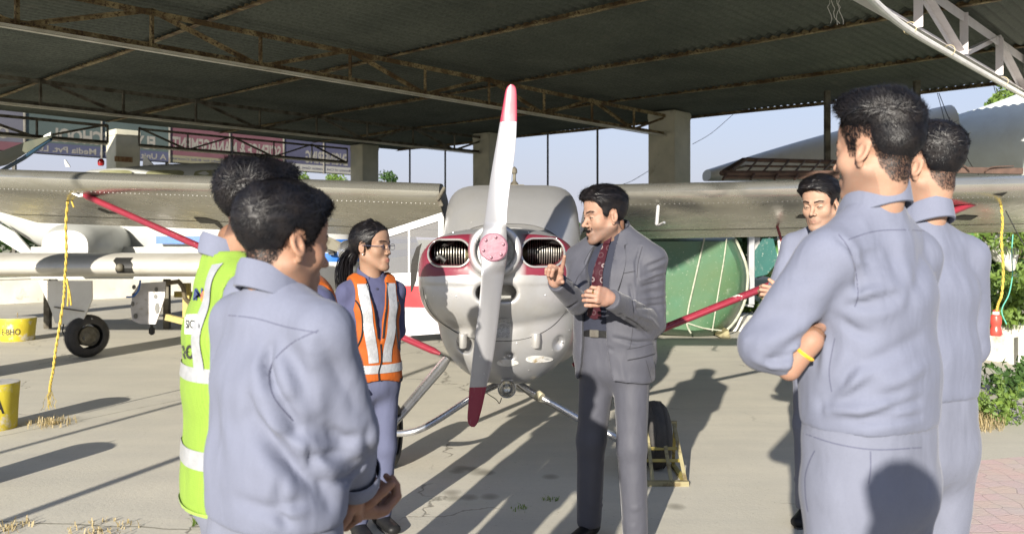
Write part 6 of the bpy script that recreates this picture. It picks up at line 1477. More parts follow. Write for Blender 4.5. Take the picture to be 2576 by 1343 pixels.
        s.hands = getattr(s, 'hands', []) + [(W(V), Fq, C)]; return W, tips
    def finish_body(s, arms):
        parts = [s.headgeo, s.skin_body(arms)] + getattr(s, 'hands', []); Vs = []; Fs = []; Cs = []; n = 0
        for V, Fq, C in parts: Vs.append(V); Fs.append(Fq + n); Cs.append(C); n += len(V)
        o = link_mesh('body', np_mesh('body', np.concatenate(Vs), np.concatenate(Fs)), s.root, m_skin); set_col(o, np.concatenate(Cs)); return o
HLY = [-.2, -.09, -.055, -.034, -.024, -.004, .010, .018, .034, .046, .062, .085, .2]
HLZ = [-.085, -.085, -.070, -.030, .028, .036, .024, -.014, -.012, .034, .062, .084, .11]
def fl_back(P0, rs): return np.stack([.25 + 0 * P0[:, 0], -1 + 0 * P0[:, 0], .15 + 0 * P0[:, 0]], 1)
def fl_side(P0, rs): return np.stack([-.9 + 0 * P0[:, 0], -.5 + 0 * P0[:, 0], .05 - .8 * np.clip(-P0[:, 0] / .05, 0, 1)], 1)
def fl_front(P0, rs):
    y = P0[:, 1]; return np.stack([.5 * np.sin(P0[:, 0] * 50 + y * 20), .6 + 0 * y, .45 - 3.0 * np.clip(y - .05, 0, 1)], 1)
def fl_mess(P0, rs): a = np.sin(P0[:, 0] * 45 + 1) + np.sin(P0[:, 1] * 38); return np.stack([np.cos(a * 2), np.sin(a * 2) - .2, .35 + 0 * a], 1)
def fl_down(P0, rs): return np.stack([P0[:, 0] * 14, -.9 + 0 * P0[:, 0], -.25 + 0 * P0[:, 0]], 1)
HAIR = {
 'fade': dict(skin=1, lift=.034, side=.002, top=.020, front=.018, z0=.050, z1=.105, ls=.006, lt=.030, up=.35, flow=fl_front, mess=.35, ells=[((0, .040, .125), (.055, .052, .026)), ((.01, .070, .118), (.040, .030, .024)), ((0, -.02, .125), (.06, .06, .02))]),
 'short': dict(skin=1, lift=.02, side=.004, top=.018, front=.006, z0=.02, z1=.10, ls=.010, lt=.022, up=.4, flow=fl_mess, mess=.5),
 'thick': dict(skin=1, side=.005, top=.013, front=.006, z0=-.02, z1=.10, ls=.012, lt=.022, up=.22, flow=fl_mess, mess=.35, ells=[((0, .050, .103), (.050, .040, .024)), ((.01, .074, .094), (.034, .020, .016))]),
 'cowlick': dict(side=.006, top=.016, front=.006, z0=-.02, z1=.09, ls=.016, lt=.034, up=.35, flow=fl_mess, mess=.5, ells=[((-.01, -.075, .110), (.022, .022, .024)), ((0, .05, .112), (.05, .045, .026))]),
 'side': dict(side=.008, top=.018, front=.016, z0=.035, z1=.095, ls=.010, lt=.034, up=.12, flow=fl_side, mess=.10, ells=[((.012, .050, .110), (.050, .044, .024)), ((.02, .074, .100), (.036, .024, .018))], cut=[((-.052, .03, .125), (.004, .07, .02))]),
 'wave': dict(side=.007, top=.022, front=.018, z0=.035, z1=.090, ls=.010, lt=.045, up=.10, flow=fl_side, mess=.12, ells=[((.018, .062, .110), (.052, .044, .026)), ((.030, .092, .094), (.030, .022, .018)), ((-.01, .03, .125), (.05, .05, .02))]),
 'long': dict(side=.010, top=.012, front=.0, z0=.0, z1=.08, ls=.030, lt=.045, up=.05, flow=fl_down, mess=.06, paths=[([(0, -.10, -.0), (0, -.125, -.05), (0, -.125, -.11)], [.032, .028, .022], .03)]),
}
GRP = 'students and instructor standing round the aircraft'
def simple_shirt(f, arms, mat, folds, lo=1.02, h=None, e=0.0, fat=1.0, name='shirt', pxf=(), seed=1, nz=.0022, belly=0.0, clipz=1.0, r=(.060, .052, .043), blouse=True):
    pts = [f.L(-.2, -.13, 1.0), f.L(.2, .13, 1.5)] + [p for A in arms for p in A]
    def b(S):
        for A in arms: f.arm(S, A, r, e)
        for A in arms:
            el, wr = np.array(A[1]), np.array(A[2]); d = (wr - el) / np.linalg.norm(wr - el); q = S.sl(wr - .1, wr + .1); X, Y, Z = S.grid(q); pl = (X - wr[0]) * d[0] + (Y - wr[1]) * d[1] + (Z - wr[2]) * d[2]
            rr = np.sqrt(np.maximum((X - wr[0]) ** 2 + (Y - wr[1]) ** 2 + (Z - wr[2]) ** 2 - pl ** 2, 0)); cut = np.where(rr < .09, pl + 0 * rr, -1.0); S.D[q] = np.maximum(S.D[q], cut.astype(np.float32))
        f.torso(S, e, lo=.90, fat=fat, belly=belly)
        if blouse: S.tor(f.L(0, 0, 1.045), f.L(0, 0, 1.09), f.R, f.F, (.160 * f.s * fat, .118 * f.s * fat), (.163 * f.s * fat, .122 * f.s * fat), .04)
    def clip(S):
        S.D[:] = np.maximum(S.D, clipz * f.s - S.ax[2][None, None, :])
        S.ell(f.L(0, f.nc, 1.560), (.075 * f.s, .077 * f.s, .098 * f.s), .006, 'sub')
    return f.cloth(name, b, pts, mat, folds, clip=clip, h=h, seed=seed, nz=nz, pxf=pxf)
def cuff(f, A, mat, r=.047, ln=.05, name='cuff'):
    el, wr = Vector(A[1]), Vector(A[2]); d = (wr - el).normalized(); x, y, z, L = frame(el, wr); rings = []
    for t, rr in ((-ln, r * 1.02), (-ln * .96, r * 1.07), (-.004, r * 1.02), (0, r), (.0, r * .93), (-.02, r * .9)):
        rings.append([wr + d * t + (x * math.cos(a) + y * math.sin(a)) * rr * f.s for a in np.linspace(0, 2 * math.pi, 24, endpoint=False)])
    mb = MB(); mb.loft(rings, False); return mb.build(name, mat, f.root, .9)
def belt(f, mat, u0=1.0, u1=1.035, e=.006, name='belt', fat=1.0):
    rings = []
    for u, k in ((u0, 0), (u0 + .002, e), (u1 - .002, e), (u1, 0)):
        rings.append([Vector(f.L(0, 0, u) + f.s * ((.158 * fat + k) * math.copysign(abs(math.sin(a)) ** .87, math.sin(a)) * f.R + (.116 * fat + k) * math.copysign(abs(math.cos(a)) ** .87, math.cos(a)) * f.F)) for a in np.linspace(0, 2 * math.pi, 60, endpoint=False)])
    mb = MB(); mb.loft(rings, False); return mb.build(name, mat, f.root, .9)
v3 = lambda x, y, d: np.array(P(x, y, d))

m_stitch = cloth_mat('stitching', (.085, .09, .135))
# ---- nearest student at left, back to the camera, looking right
A = Fig('student in grey shirt at front left, back turned, hands clasped before him', (-.465, 1.63), 44, 1.60, (0, .03), GRP); A.sh = 1.395; A.h = .0085
ra = (A.SJ(1), v3(888, 1085, 1.60), v3(896, 1215, 1.74)); la = (A.SJ(-1), A.L(-.235, .02, 1.10), A.L(-.03, .26, .98))
fo = A.arm_folds(ra, 3, .003, .02) + A.torso_folds(4, 1.03, 1.16, .003, .02)
Z8 = lambda *v: tuple(433 + .3817 * c if k % 2 == 0 else 830 + .3817 * c for k, c in enumerate(v[:-2])) + v[-2:]
pxa = [Z8(520, 560, 700, 780, 880, 960, 1040, 1130, -.020, .026), Z8(560, 500, 760, 700, 960, 900, .008, .02), Z8(640, 110, 615, 220, 650, 350, 735, 495, -.016, .014), Z8(740, 510, 800, 600, 862, 665, -.018, .020), Z8(760, 700, 865, 665, -.012, .016), Z8(875, 740, 930, 900, 1040, 1080, -.011, .012), Z8(820, 560, 900, 760, .010, .018),
       Z8(900, 830, 1000, 832, 1120, 800, -.009, .012), Z8(980, 1010, 1150, 980, 1280, 860, -.007, .012), Z8(720, 1000, 700, 1140, -.009, .010), Z8(440, 1120, 600, 1180, 720, 1170, 880, 1120, -.007, .016), Z8(690, 1212, 765, 1262, -.016, .012), Z8(700, 1205, 860, 1190, .007, .012), Z8(330, 330, 350, 600, 420, 900, .005, .03), Z8(480, 420, 540, 530, -.006, .02),
       Z8(1000, 120, 1100, 300, 1250, 560, -.007, .022), Z8(900, 160, 960, 400, 1000, 640, .006, .022), Z8(1020, 640, 1120, 720, 1260, 700, -.008, .016), Z8(720, 130, 760, 320, 800, 470, .007, .018), Z8(1300, 640, 1290, 760, 1330, 900, -.006, .014), Z8(860, 880, 960, 960, 990, 1040, .006, .012)]
simple_shirt(A, [ra, la], m_uni, fo, h=.0078, seed=11, fat=1.0, pxf=pxa, nz=.0014, clipz=1.0)
cuff(A, ra, m_uni, .052, .055); A.collar(m_uni, 24, .036, .050, .02)
A.legs(m_trou, .10, top=1.035); belt(A, m_trou, .985, 1.03, .003, 'waistband', 1.0)
bv = A.bvh('shirt')
for pts in ([(799, 832), (735, 862), (690, 905), (677, 945), (690, 1000), (738, 1059)], [(560, 790), (640, 800), (720, 822), (796, 836)]):
    mb = A.strip(bv, [v3(x, y, 1.5) for x, y in pts], .0022, v3(pts[2][0], pts[2][1], 1.5) - np.array([0, 0, CH]), .0006, 8)
    if mb.v: mb.build('seam', m_stitch, A.root)
A.head(v3(712, 614, 1.635), 46, -8, 0, .91, (.36, .19, .115), 'thick', .25, hh=.0034, nstr=16000)
A.hand(np.array(ra[2]) + (0, 0, -.0), v3(905, 1262, 1.85) - v3(890, 1225, 1.76) + (0, 0, -.05), (-.5, .2, -.3), 'cup', mirror=1, skin=(.30, .15, .09), el=ra[1])
A.hand(v3(868, 1290, 1.80), (.55, .35, -.1), (0, .5, 1), 'cup', mirror=-1, skin=(.28, .14, .085), el=A.L(-.2, .1, 1.1)); A.finish_body([ra, la])

# ---- hi-vis student behind him
B = Fig('student in lime hi-vis vest with messy hair behind the front left student', (-.70, 2.13), 62, 1.66, (0, 0), GRP)
rb = (B.SJ(1), B.L(.23, .02, 1.12), B.L(.10, .2, .98)); lb = (B.SJ(-1), B.L(-.23, .02, 1.12), B.L(-.10, .2, .98))
simple_shirt(B, [rb, lb], m_uni, B.arm_folds(rb, 5), seed=21); B.collar(m_uni, 22, .036); B.legs(m_trou)
def vb(S): B.torso(S, .018, lo=.90); S.tor(B.L(0, 0, .84), B.L(0, 0, .95), B.R, B.F, (.185 * B.s, .14 * B.s), (.18 * B.s, .135 * B.s), .02)
def vclip(S):
    S.D[:] = np.maximum(S.D, .835 * B.s - S.ax[2][None, None, :]); S.ell(B.L(0, 0, 1.52), (.085, .085, .10), .006, 'sub')
    for g in (-1, 1): S.ell(B.L(.215 * g, 0, 1.36), (.055, .075, .15), .006, 'sub', np.stack([B.R, B.F, B.U], 1))
B.cloth('vest', vb, [B.L(-.2, -.15, .85), B.L(.2, .15, 1.5)], m_lime, B.torso_folds(12, .9, 1.3, .004, .03), clip=vclip, seed=4, nz=.0016)
bv = B.bvh('vest'); VO = bpy.data.objects
for u0, u1 in ((.955, 1.0), (1.17, 1.205)): B.ring_strip(bv, (u0, u1), -178, 182, 90, .003).build('reflective_band', m_tape, B.root)
B.ring_strip(bv, (.838, .852), -178, 182, 90, .004).build('hem', m_limetrim, B.root)
for g in (-1, 1):
    mb = B.strip(bv, [B.L(.10 * g, -.2, 1.46), B.L(.115 * g, -.2, 1.35), B.L(.12 * g, -.2, 1.2)], .034, B.F, .004, 10)
    if mb.v: mb.build('reflective_brace', m_tape, B.root)
# printed patches with letters on the back of the vest
def patch(f, bv, px, w, h, d, parent, txt=None, th=.5, mat=None, tw=.8, dirn=None, ink=None, lw=.0):
    c = v3(*px, d); look = c - np.array([0, 0, CH]); look /= np.linalg.norm(look); xr = np.array([1., 0, 0]) + 0 * look; rows = []; s_ = d / F
    for j in np.linspace(-h / 2, h / 2, 8):
        row = []
        for i in np.linspace(-w / 2, w / 2, 8):
            q = f.cast(bv, v3(px[0] + i, px[1] + j, d), look, .004); row.append(None if q is None else Vector(q))
        if all(x is not None for x in row): rows.append(row)
    if mat and len(rows) > 1: mb = MB(); mb.loft(rows, False, False); mb.build('patch', mat, parent)
    if txt:
        vs, fs = text_geo(txt, 1, 1, .03); x0 = min(v.x for v in vs); x1 = max(v.x for v in vs); y0 = min(v.y for v in vs); y1 = max(v.y for v in vs); out = []
        for v in vs:
            q = f.cast(bv, v3(px[0] + ((v.x - x0) / (x1 - x0) - .5) * w * tw, px[1] - ((v.y - y0) / (y1 - y0) - .5) * h * th, d), look, .0065); out.append(Vector(q) if q is not None else Vector(c))
        mb = MB(); mb.add(out, fs); mb.build('lettering', ink or m_ink, parent, False)
m_patch = M('printed_patch', (.66, .68, .62), (.6, .62, .58), 20, .5)
m_inkb = M('blue_ink', (.03, .05, .16)); m_inko = M('orange_ink', (.75, .22, .03))
patch(B, bv, (497, 740), 50, 62, 2.0, B.root, 'IN', .5, m_patch, .5, ink=m_inkb); patch(B, bv, (484, 815), 40, 50, 2.0, B.root, 'SICES', .45, m_patch, .9); patch(B, bv, (476, 885), 60, 48, 2.0, B.root, 'ROL', .75, m_patch, .8)
mb = MB(); look = v3(510, 746, 2.0) - np.array([0, 0, CH]); pts = []
for t in np.linspace(0, 2 * math.pi, 14, endpoint=False):
    q = B.cast(bv, v3(511 + 7 * math.cos(t), 746 + 14 * math.sin(t), 2.0), look, .0068); pts.append(Vector(q)) if q is not None else None
if len(pts) > 3: mb.add(pts, [tuple(range(len(pts)))]); mb.build('orange_mark', m_inko, B.root, False)
B.head(v3(650, 530, 2.10), 60, -6, 0, .93, (.34, .18, .11), 'cowlick', .1, nstr=9000, eyes=0); B.finish_body([rb, lb])

# ---- student mostly hidden between them and the woman
E = Fig('student almost hidden behind the front left student, in an orange trimmed vest', (-.735, 3.0), 60, 1.56, (0, 0), GRP); E.h = .012
re = (E.SJ(1), E.L(.23, .02, 1.12), E.L(.12, .2, .98)); le = (E.SJ(-1), E.L(-.23, .02, 1.12), E.L(-.12, .2, .98))
simple_shirt(E, [re, le], m_unid, [], seed=31); E.collar(m_unid); E.legs(m_troud, folds=False)
def ve(S): E.torso(S, .014, lo=.90)
def vec(S):
    S.D[:] = np.maximum(S.D, .95 * E.s - S.ax[2][None, None, :]); S.ell(E.L(0, .0, 1.52), (.08, .08, .12), .006, 'sub')
    for g in (-1, 1): S.ell(E.L(.20 * g, 0, 1.25), (.085, .085, .2), .006, 'sub', np.stack([E.R, E.F, E.U], 1))
E.cloth('vest', ve, [E.L(-.2, -.15, .95), E.L(.2, .15, 1.5)], m_orange, [], clip=vec, h=.011)
E.head(v3(738, 560, 3.0), 15, 0, 0, .97, style='short', nstr=1500, eyes=0); E.finish_body([re, le])

# ---- young woman with glasses
Cc = Fig('young woman with glasses, braided black hair and orange reflective vest', (-.705, 4.2), 150, 1.505, (0, 0), GRP); Cc.wfac = .90
rc = (Cc.SJ(1), Cc.L(.225, -.05, 1.13), Cc.L(.12, -.17, .98)); lc = (Cc.SJ(-1), Cc.L(-.19, -.07, 1.13), Cc.L(-.06, -.19, .98))
simple_shirt(Cc, [rc, lc], m_unid, Cc.arm_folds(rc, 8, .006, .016) + Cc.torso_folds(16, 1.02, 1.25, .005, .018), seed=41, r=(.052, .046, .038), h=.008, clipz=.96); Cc.collar(m_unid, 30, .028, .05, .035, rad=1.12)
Cc.legs(m_troud, .075, wide=.92, feet=[(-.075, -.02), (.085, .03)])
def vc(S): Cc.torso(S, .016, lo=.90); S.tor(Cc.L(0, 0, .87), Cc.L(0, 0, .95), Cc.R, Cc.F, (.172 * Cc.s, .132 * Cc.s), (.165 * Cc.s, .128 * Cc.s), .02)
def vcc(S):
    X, Y, Z = S.grid((slice(None),) * 3); b = Cc.base; r = ((X - b[0]) * Cc.R[0] + (Y - b[1]) * Cc.R[1]) / Cc.s; f = ((X - b[0]) * Cc.F[0] + (Y - b[1]) * Cc.F[1]) / Cc.s; u = Z / Cc.s
    S.D[:] = np.maximum(S.D, (.862 + .02 * np.cos(r * 14) - u) + 0 * r); 
    w = np.interp(S.ax[2] / Cc.s, [0, 1.06, 1.09, 1.25, 1.40, 1.5], [0, .0, .002, .022, .052, .060])[None, None, :]
    S.D[:] = np.maximum(S.D, np.where((f > 0) & (u > 1.07), w - np.abs(r), -1).astype(np.float32)); S.ell(Cc.L(0, -.01, 1.53), (.090, .088, .115), .004, 'sub')
    for g in (-1, 1):
        S.ell(Cc.L(.205 * g, 0.0, 1.20), (.098, .105, .185), .004, 'sub', np.stack([Cc.R, Cc.F, Cc.U], 1)); S.ell(Cc.L(.185 * g, 0.0, 1.36), (.062, .12, .12), .004, 'sub', np.stack([Cc.R, Cc.F, Cc.U], 1))
Cc.cloth('vest', vc, [Cc.L(-.2, -.15, .87), Cc.L(.2, .15, 1.5)], m_orange, Cc.torso_folds(8, .9, 1.2, .003, .03), clip=vcc, h=.0065, seed=6, nz=.0012, m=.08)
bv = Cc.bvh('vest'); fd = -Cc.F
for g in (-1, 1):
    mb = Cc.strip(bv, [Cc.L(.086 * g, .2, 1.425), Cc.L(.082 * g, .2, 1.32), Cc.L(.066 * g, .2, 1.16), Cc.L(.045 * g, .2, 1.05), Cc.L(.040 * g, .2, .985)], .056 * Cc.s, fd, .004, 8)
    if mb.v: mb.build('reflective_strip', m_tape, Cc.root)
    mb = Cc.strip(bv, [Cc.L(g * (w + .006), .2, u) for u, w in ((1.43, .056), (1.36, .043), (1.25, .024), (1.12, .008))], .010, fd, .0035, 8)
    if mb.v: mb.build('binding', m_bind, Cc.root)
Cc.ring_strip(bv, (.925, .972), -175, 185, 90, .004).build('reflective_band', m_tape, Cc.root)
Cc.ring_strip(bv, (lambda t: .872 - .012, lambda t: .880), -175, 185, 90, .003).build('hem_binding', m_bind, Cc.root)
mb = Cc.strip(bv, [Cc.L(.0, .2, 1.09), Cc.L(-.005, .2, 1.0), Cc.L(.012, .2, .93), Cc.L(.008, .2, .875)], .008, fd, .0055, 8); mb.build('front_edge', m_bind, Cc.root) if mb.v else None
# armhole binding: follow the cut edge
V_, F_ = Cc.V_vest
for g in (-1, 1):
    ctr = Cc.L(.205 * g, 0, 1.20); ring = []
    for th in np.linspace(-.45 * math.pi, .55 * math.pi, 26):
        p = Cc.L(g * (.205 - .102 * math.cos(th)), .2, 1.20 - .19 * math.sin(th)); q = Cc.cast(bv, p - Cc.R * g * .004, fd, .002)
        if q is not None: ring.append(Vector(q))
    if len(ring) > 3:
        mb = MB(); mb.tube(ring, .0045, 6); mb.build('armhole_binding', m_bind, Cc.root)
Cc.gaze = (.25, .12)
Cc.head(v3(935, 622, 4.19), 112, 2, 0, 1.0, (.30, .17, .105), 'long', 0, female=True, nstr=5000, hh=.0030, browc=.9)
mb = MB(); rnd = random.Random(5)
for k in range(15):
    a = k / 14; 
    for w_, ph in ((.011, 0), (.011, 2.1), (.011, 4.2)):
        pass
pts = [Vector(Cc.HW([.070 * math.cos(t) , -.03 + .03 * math.sin(t * 1.2), .045 + .088 * math.sin(t)])) for t in np.linspace(.25, 1.7, 20)]
for s_ in range(2):
    q = [p + Vector((math.sin(i * 1.3 + s_ * 3.14) * .007, 0, math.cos(i * 1.3 + s_ * 3.14) * .006)) for i, p in enumerate(pts)]; mb.tube(q, .008, 7)
br = mb.build('braid', m_hair, Cc.root)
mb = MB()
for k in range(260):
    o_ = np.array([rnd.gauss(0, .014), rnd.gauss(0, .014), rnd.gauss(0, .01)]); q = [Vector(Cc.HW(np.array(p) + o_ * s_)) for p, s_ in (((0, -.10, -.01), .8), ((.02, -.135, -.05), 1.1), ((.03, -.15, -.12), 1.3), ((.035, -.14, -.20), 1.3), ((.03, -.12, -.26 - rnd.random() * .03), .9))]; q = smooth_path(q, 4); mb.tube(q, [.0016] * (len(q) - 1) + [.0005], 3, False)
mb.build('ponytail', m_hair, Cc.root)
# glasses
mb = MB()
for g in (-1, 1):
    ring = []
    for t in np.linspace(0, 2 * math.pi, 24, endpoint=False): ring.append(Vector(Cc.HW([.033 * g + .0245 * math.copysign(abs(math.cos(t)) ** .7, math.cos(t)), .1025 - .05 * abs(.033 * g + .0245 * math.cos(t)) ** 1.2 * 2, -.002 + .0145 * math.copysign(abs(math.sin(t)) ** .7, math.sin(t))])))
    mb.tube(ring + [ring[0]], .0012, 6)
    mb.tube([Vector(Cc.HW([.0575 * g, .096, .004])), Vector(Cc.HW([.074 * g, .07, .005])), Vector(Cc.HW([.083 * g, -.005, .010]))], .0018, 6)
mb.tube([Vector(Cc.HW([-.009, .103, .002])), Vector(Cc.HW([0, .106, .004])), Vector(Cc.HW([.009, .103, .002]))], .0012, 6); gl = mb.build('glasses', m_button, Cc.root)
mb = MB(); mb.sphere(Cc.HW([-.086 * -1, .0, -.034]), .0035, 6); mb.build('earring', M('pearl', (.8, .78, .72), None, 9, .2), Cc.root)
bs_ = Cc.bvh('shirt')
q = Cc.cast(bs_, Cc.L(0, .2, 1.395), fd, .002)
if q is not None: mb = MB(); mb.lathe(Vector(q), [(.001, .003), (.006, .003), (.0065, -.002)], 14, Vector(Cc.F)); mb.build('button', m_button, Cc.root)
Cc.finish_body([rc, lc])

m_sdark = cloth_mat('suit_dark_seam', (.03, .03, .036))  # darker suit cloth for the seam lines
# ---- instructor in the grey suit
D = Fig('man in grey suit and maroon tie pointing at the engine', (.495, 4.03), 208, 1.745, (0, 0), GRP); D.sh = 1.345; D.wfac = 1.08
rd = (D.SJ(1), v3(1452, 762, 3.86), v3(1400, 708, 3.66)); ld = (D.SJ(-1), v3(1645, 815, 3.95), v3(1535, 752, 3.62))
simple_shirt(D, [], m_shirtd, D.torso_folds(14, 1.05, 1.3, .003, .018), seed=51, h=.008, fat=1.04, clipz=1.0, belly=.006); D.collar(m_shirtd, 16, .036, .05, .03)
D.legs(m_suit, .12, wide=1.0, feet=[(-.115, .04), (.135, .0)], top=1.03)
def jk_(S):
    D.torso(S, .022, lo=.90, fat=1.05, belly=.008); S.tor(D.L(0, -.005, .80), D.L(0, -.005, .93), D.R, D.F, (.192 * D.s, .150 * D.s), (.186 * D.s, .138 * D.s), .02)
    for g in (-1, 1): S.cone(D.L(.10 * g, -.005, 1.415), D.L(.195 * g, -.005, 1.362), .046, .050, .02)
    jcut(S); D.arm(S, rd, (.062, .054, .045)); D.arm(S, ld, (.064, .056, .047))
def cof(u): return np.interp(u, [.78, 1.05, 1.30, 1.46], [.050, .050, .034, .012])
def jcut(S):
    X, Y, Z = S.grid((slice(None),) * 3); b = D.base; r = ((X - b[0]) * D.R[0] + (Y - b[1]) * D.R[1]) / D.s; f = ((X - b[0]) * D.F[0] + (Y - b[1]) * D.F[1]) / D.s; u = Z / D.s
    us = S.ax[2] / D.s; w = np.interp(us, [0, .78, .86, 1.0, 1.15, 1.32, 1.44, 1.5], [.10, .10, .075, .062, .060, .066, .052, .05])[None, None, :]
    cutd = np.where((f > .03), w - np.abs(r - cof(us)[None, None, :]), -1); S.D[:] = np.maximum(S.D, cutd.astype(np.float32)); hem = .775 + .02 * np.cos(r * 8)
    S.D[:] = np.maximum(S.D, (hem - u).astype(np.float32)); S.ell(D.L(0, .012, 1.53), (.074, .070, .085), .006, 'sub')
def jclip(S):
    for A_ in (rd, ld):
        el, wr = np.array(A_[1]), np.array(A_[2]); d = (wr - el) / np.linalg.norm(wr - el); q = S.sl(wr - .09, wr + .09); X, Y, Z = S.grid(q); pl = (X - wr[0]) * d[0] + (Y - wr[1]) * d[1] + (Z - wr[2]) * d[2]
        rr = np.sqrt(np.maximum((X - wr[0]) ** 2 + (Y - wr[1]) ** 2 + (Z - wr[2]) ** 2 - pl ** 2, 0)); S.D[q] = np.maximum(S.D[q], np.where(rr < .075, pl, -1.0).astype(np.float32))
fo = D.arm_folds(rd, 5, .004, .017) + D.arm_folds(ld, 6, .005, .018) + D.torso_folds(6, .95, 1.2, .004, .025)
pxd = [(1625, 672, 1655, 660, 1682, 648, -.010, .010), (1612, 705, 1650, 690, 1684, 682, .009, .010), (1610, 722, 1650, 712, 1688, 700, -.009, .010), (1612, 750, 1650, 745, 1685, 738, .007, .012), (1600, 775, 1640, 770, 1680, 765, -.009, .012), (1560, 790, 1600, 815, 1640, 850, -.008, .010), (1600, 790, 1640, 805, 1670, 840, .007, .012),
       (1545, 850, 1600, 862, 1650, 858, -.010, .012), (1612, 620, 1600, 660, 1603, 720, -.007, .008), (1585, 720, 1592, 760, 1600, 800, -.008, .010), (1500, 850, 1515, 870, 1540, 880, -.006, .012), (1640, 900, 1652, 960, 1660, 1000, .005, .014), (1455, 760, 1430, 775, 1400, 760, -.005, .010), (1450, 660, 1445, 720, -.006, .012), (1560, 900, 1570, 960, 1560, 1010, .004, .02)]
D.cloth('jacket', jk_, [D.L(-.2, -.15, .78), D.L(.2, .15, 1.5)] + [p for A_ in (rd, ld) for p in A_], m_suit, fo, clip=jclip, pxf=pxd, h=.0068, nz=.0012, seed=8, m=.10)
bj = D.bvh('jacket'); bsd = D.bvh('shirt'); fd = -D.F
# lapels
for g in (-1, 1):
    for pts, wf, nm in (([(.060, 1.435), (.092, 1.36), (.100, 1.28), (.084, 1.17), (.074, 1.12)], lambda t: .012 + .050 * math.sin(min(1, t * 1.25 + .1) * math.pi) ** .7, 'lapel'), ([(.040, 1.475), (.066, 1.45), (.094, 1.415)], lambda t: .040 - .004 * t, 'suit_collar')):
        mb = D.strip(bj, [D.L(g * r + cof(u), .22, u) for r, u in pts], .05, fd, .006, 8, wfun=lambda t, wf=wf: wf(t) * D.s, back=.02)
        if mb.v: mb.build(nm, m_suit, D.root)
    mb = D.strip(bj, [D.L(g * r + cof(u), .22, u) for r, u in ((.097, 1.425), (.122, 1.335), (.128, 1.29), (.105, 1.18), (.078, 1.12))], .0035, fd, .0035, 8, back=.0)
    if mb.v: mb.build('lapel_edge', m_bind, D.root)
# pockets, buttons
sd_ = v3(1600, 890, 4.0) - np.array([0, 0, CH])
def onj(x, y, off=.004): q = D.cast(bj, v3(x, y, 3.9), v3(x, y, 3.9) - np.array([0, 0, CH]), off); return q
def jstrip(pts, w, off, nm, mat, bvh_=None):
    mb = D.strip(bvh_ or bj, [v3(x, y, 3.9) for x, y in pts], w, sd_, off, 8)
    if mb.v: mb.build(nm, mat, D.root)
jstrip([(1578, 892), (1615, 885), (1645, 876)], .045, .006, 'pocket_flap', m_suit); jstrip([(1578, 906), (1615, 899), (1647, 890)], .003, .0055, 'pocket_seam', m_sdark); jstrip([(1577, 879), (1612, 872), (1644, 863)], .002, .0055, 'pocket_seam', m_sdark)
jstrip([(1548, 692), (1575, 688), (1598, 684)], .003, .003, 'breast_pocket', m_sdark); jstrip([(1592, 822), (1588, 860), (1583, 880)], .002, .001, 'dart_seam', m_sdark); jstrip([(1616, 620), (1606, 660), (1602, 700)], .002, .001, 'sleeve_seam', m_sdark); jstrip([(1625, 905), (1640, 960), (1650, 1000)], .002, .001, 'side_seam', m_sdark)
for x, y in ((1513, 782), (1523, 784), (1533, 785), (1510, 828), (1513, 882)):
    q = onj(x, y, .004)
    if q is not None: mb = MB(); mb.sphere(q, .0058, 7, (1, .6, 1)); mb.build('button', m_button, D.root)
# tie
def tie_mat():
    def ex(nt, co, col):
        v = nt.nodes.new('ShaderNodeTexVoronoi'); v.inputs['Scale'].default_value = 26; v.inputs['Randomness'].default_value = .25; nt.links.new(co, v.inputs[0]); d = v.outputs['Distance']
        rg = mth(nt, 'MULTIPLY', mth(nt, 'GREATER_THAN', d, .26), mth(nt, 'LESS_THAN', d, .38)); sp = nt.nodes.new('ShaderNodeSeparateXYZ'); nt.links.new(v.outputs['Color'], sp.inputs[0])
        return mixc(nt, mth(nt, 'MULTIPLY', rg, ramp(nt, sp.outputs[0], [(.45, .12), (.5, .6)])), col, (.26, .22, .22))
    return cloth_mat('maroon_tie', (.038, .006, .011), (.028, .005, .009), .45, 1500, .2, .1, ex)
m_tie = tie_mat()
mb = D.strip(bsd, [D.L(cof(u), .22, u) for u in (1.435, 1.38, 1.30, 1.20, 1.12, 1.075)], .06, fd, .010, 8, back=.02, wfun=lambda t: (.030 + .050 * t) * D.s if t < .93 else (.0765 * (1 - t) / .07 + .004) * D.s); tb = mb.build('tie', m_tie, D.root) if mb.v else None
mb = D.strip(bsd, [D.L(.012, .22, u) for u in (1.462, 1.445, 1.425)], .04, fd, .018, 6, back=.02, wfun=lambda t: (.046 - .016 * t) * D.s); mb.build('tie_knot', m_tie, D.root) if mb.v else None
belt(D, m_shoe, .99, 1.025, .012, 'belt', 1.04)
mb = MB(); q = D.L(.05, .132, 1.008); mb.box(Vector(q), .045, .006, .034, Matrix((tuple(D.R), tuple(D.F), (0, 0, 1))).transposed(), .002); mb.build('belt_buckle', m_dark, D.root)
for A_ in (rd,): cuff(D, A_, m_shirtd, .036, .05, 'shirt_cuff')
D.gaze = (0, 0)
D.head(v3(1521, 545, 4.02), 250, -6, 0, 1.06, (.36, .20, .13), 'side', .6, nstr=7000, hh=.0028, eyes=.8)
mb = MB(); rnd = random.Random(8)
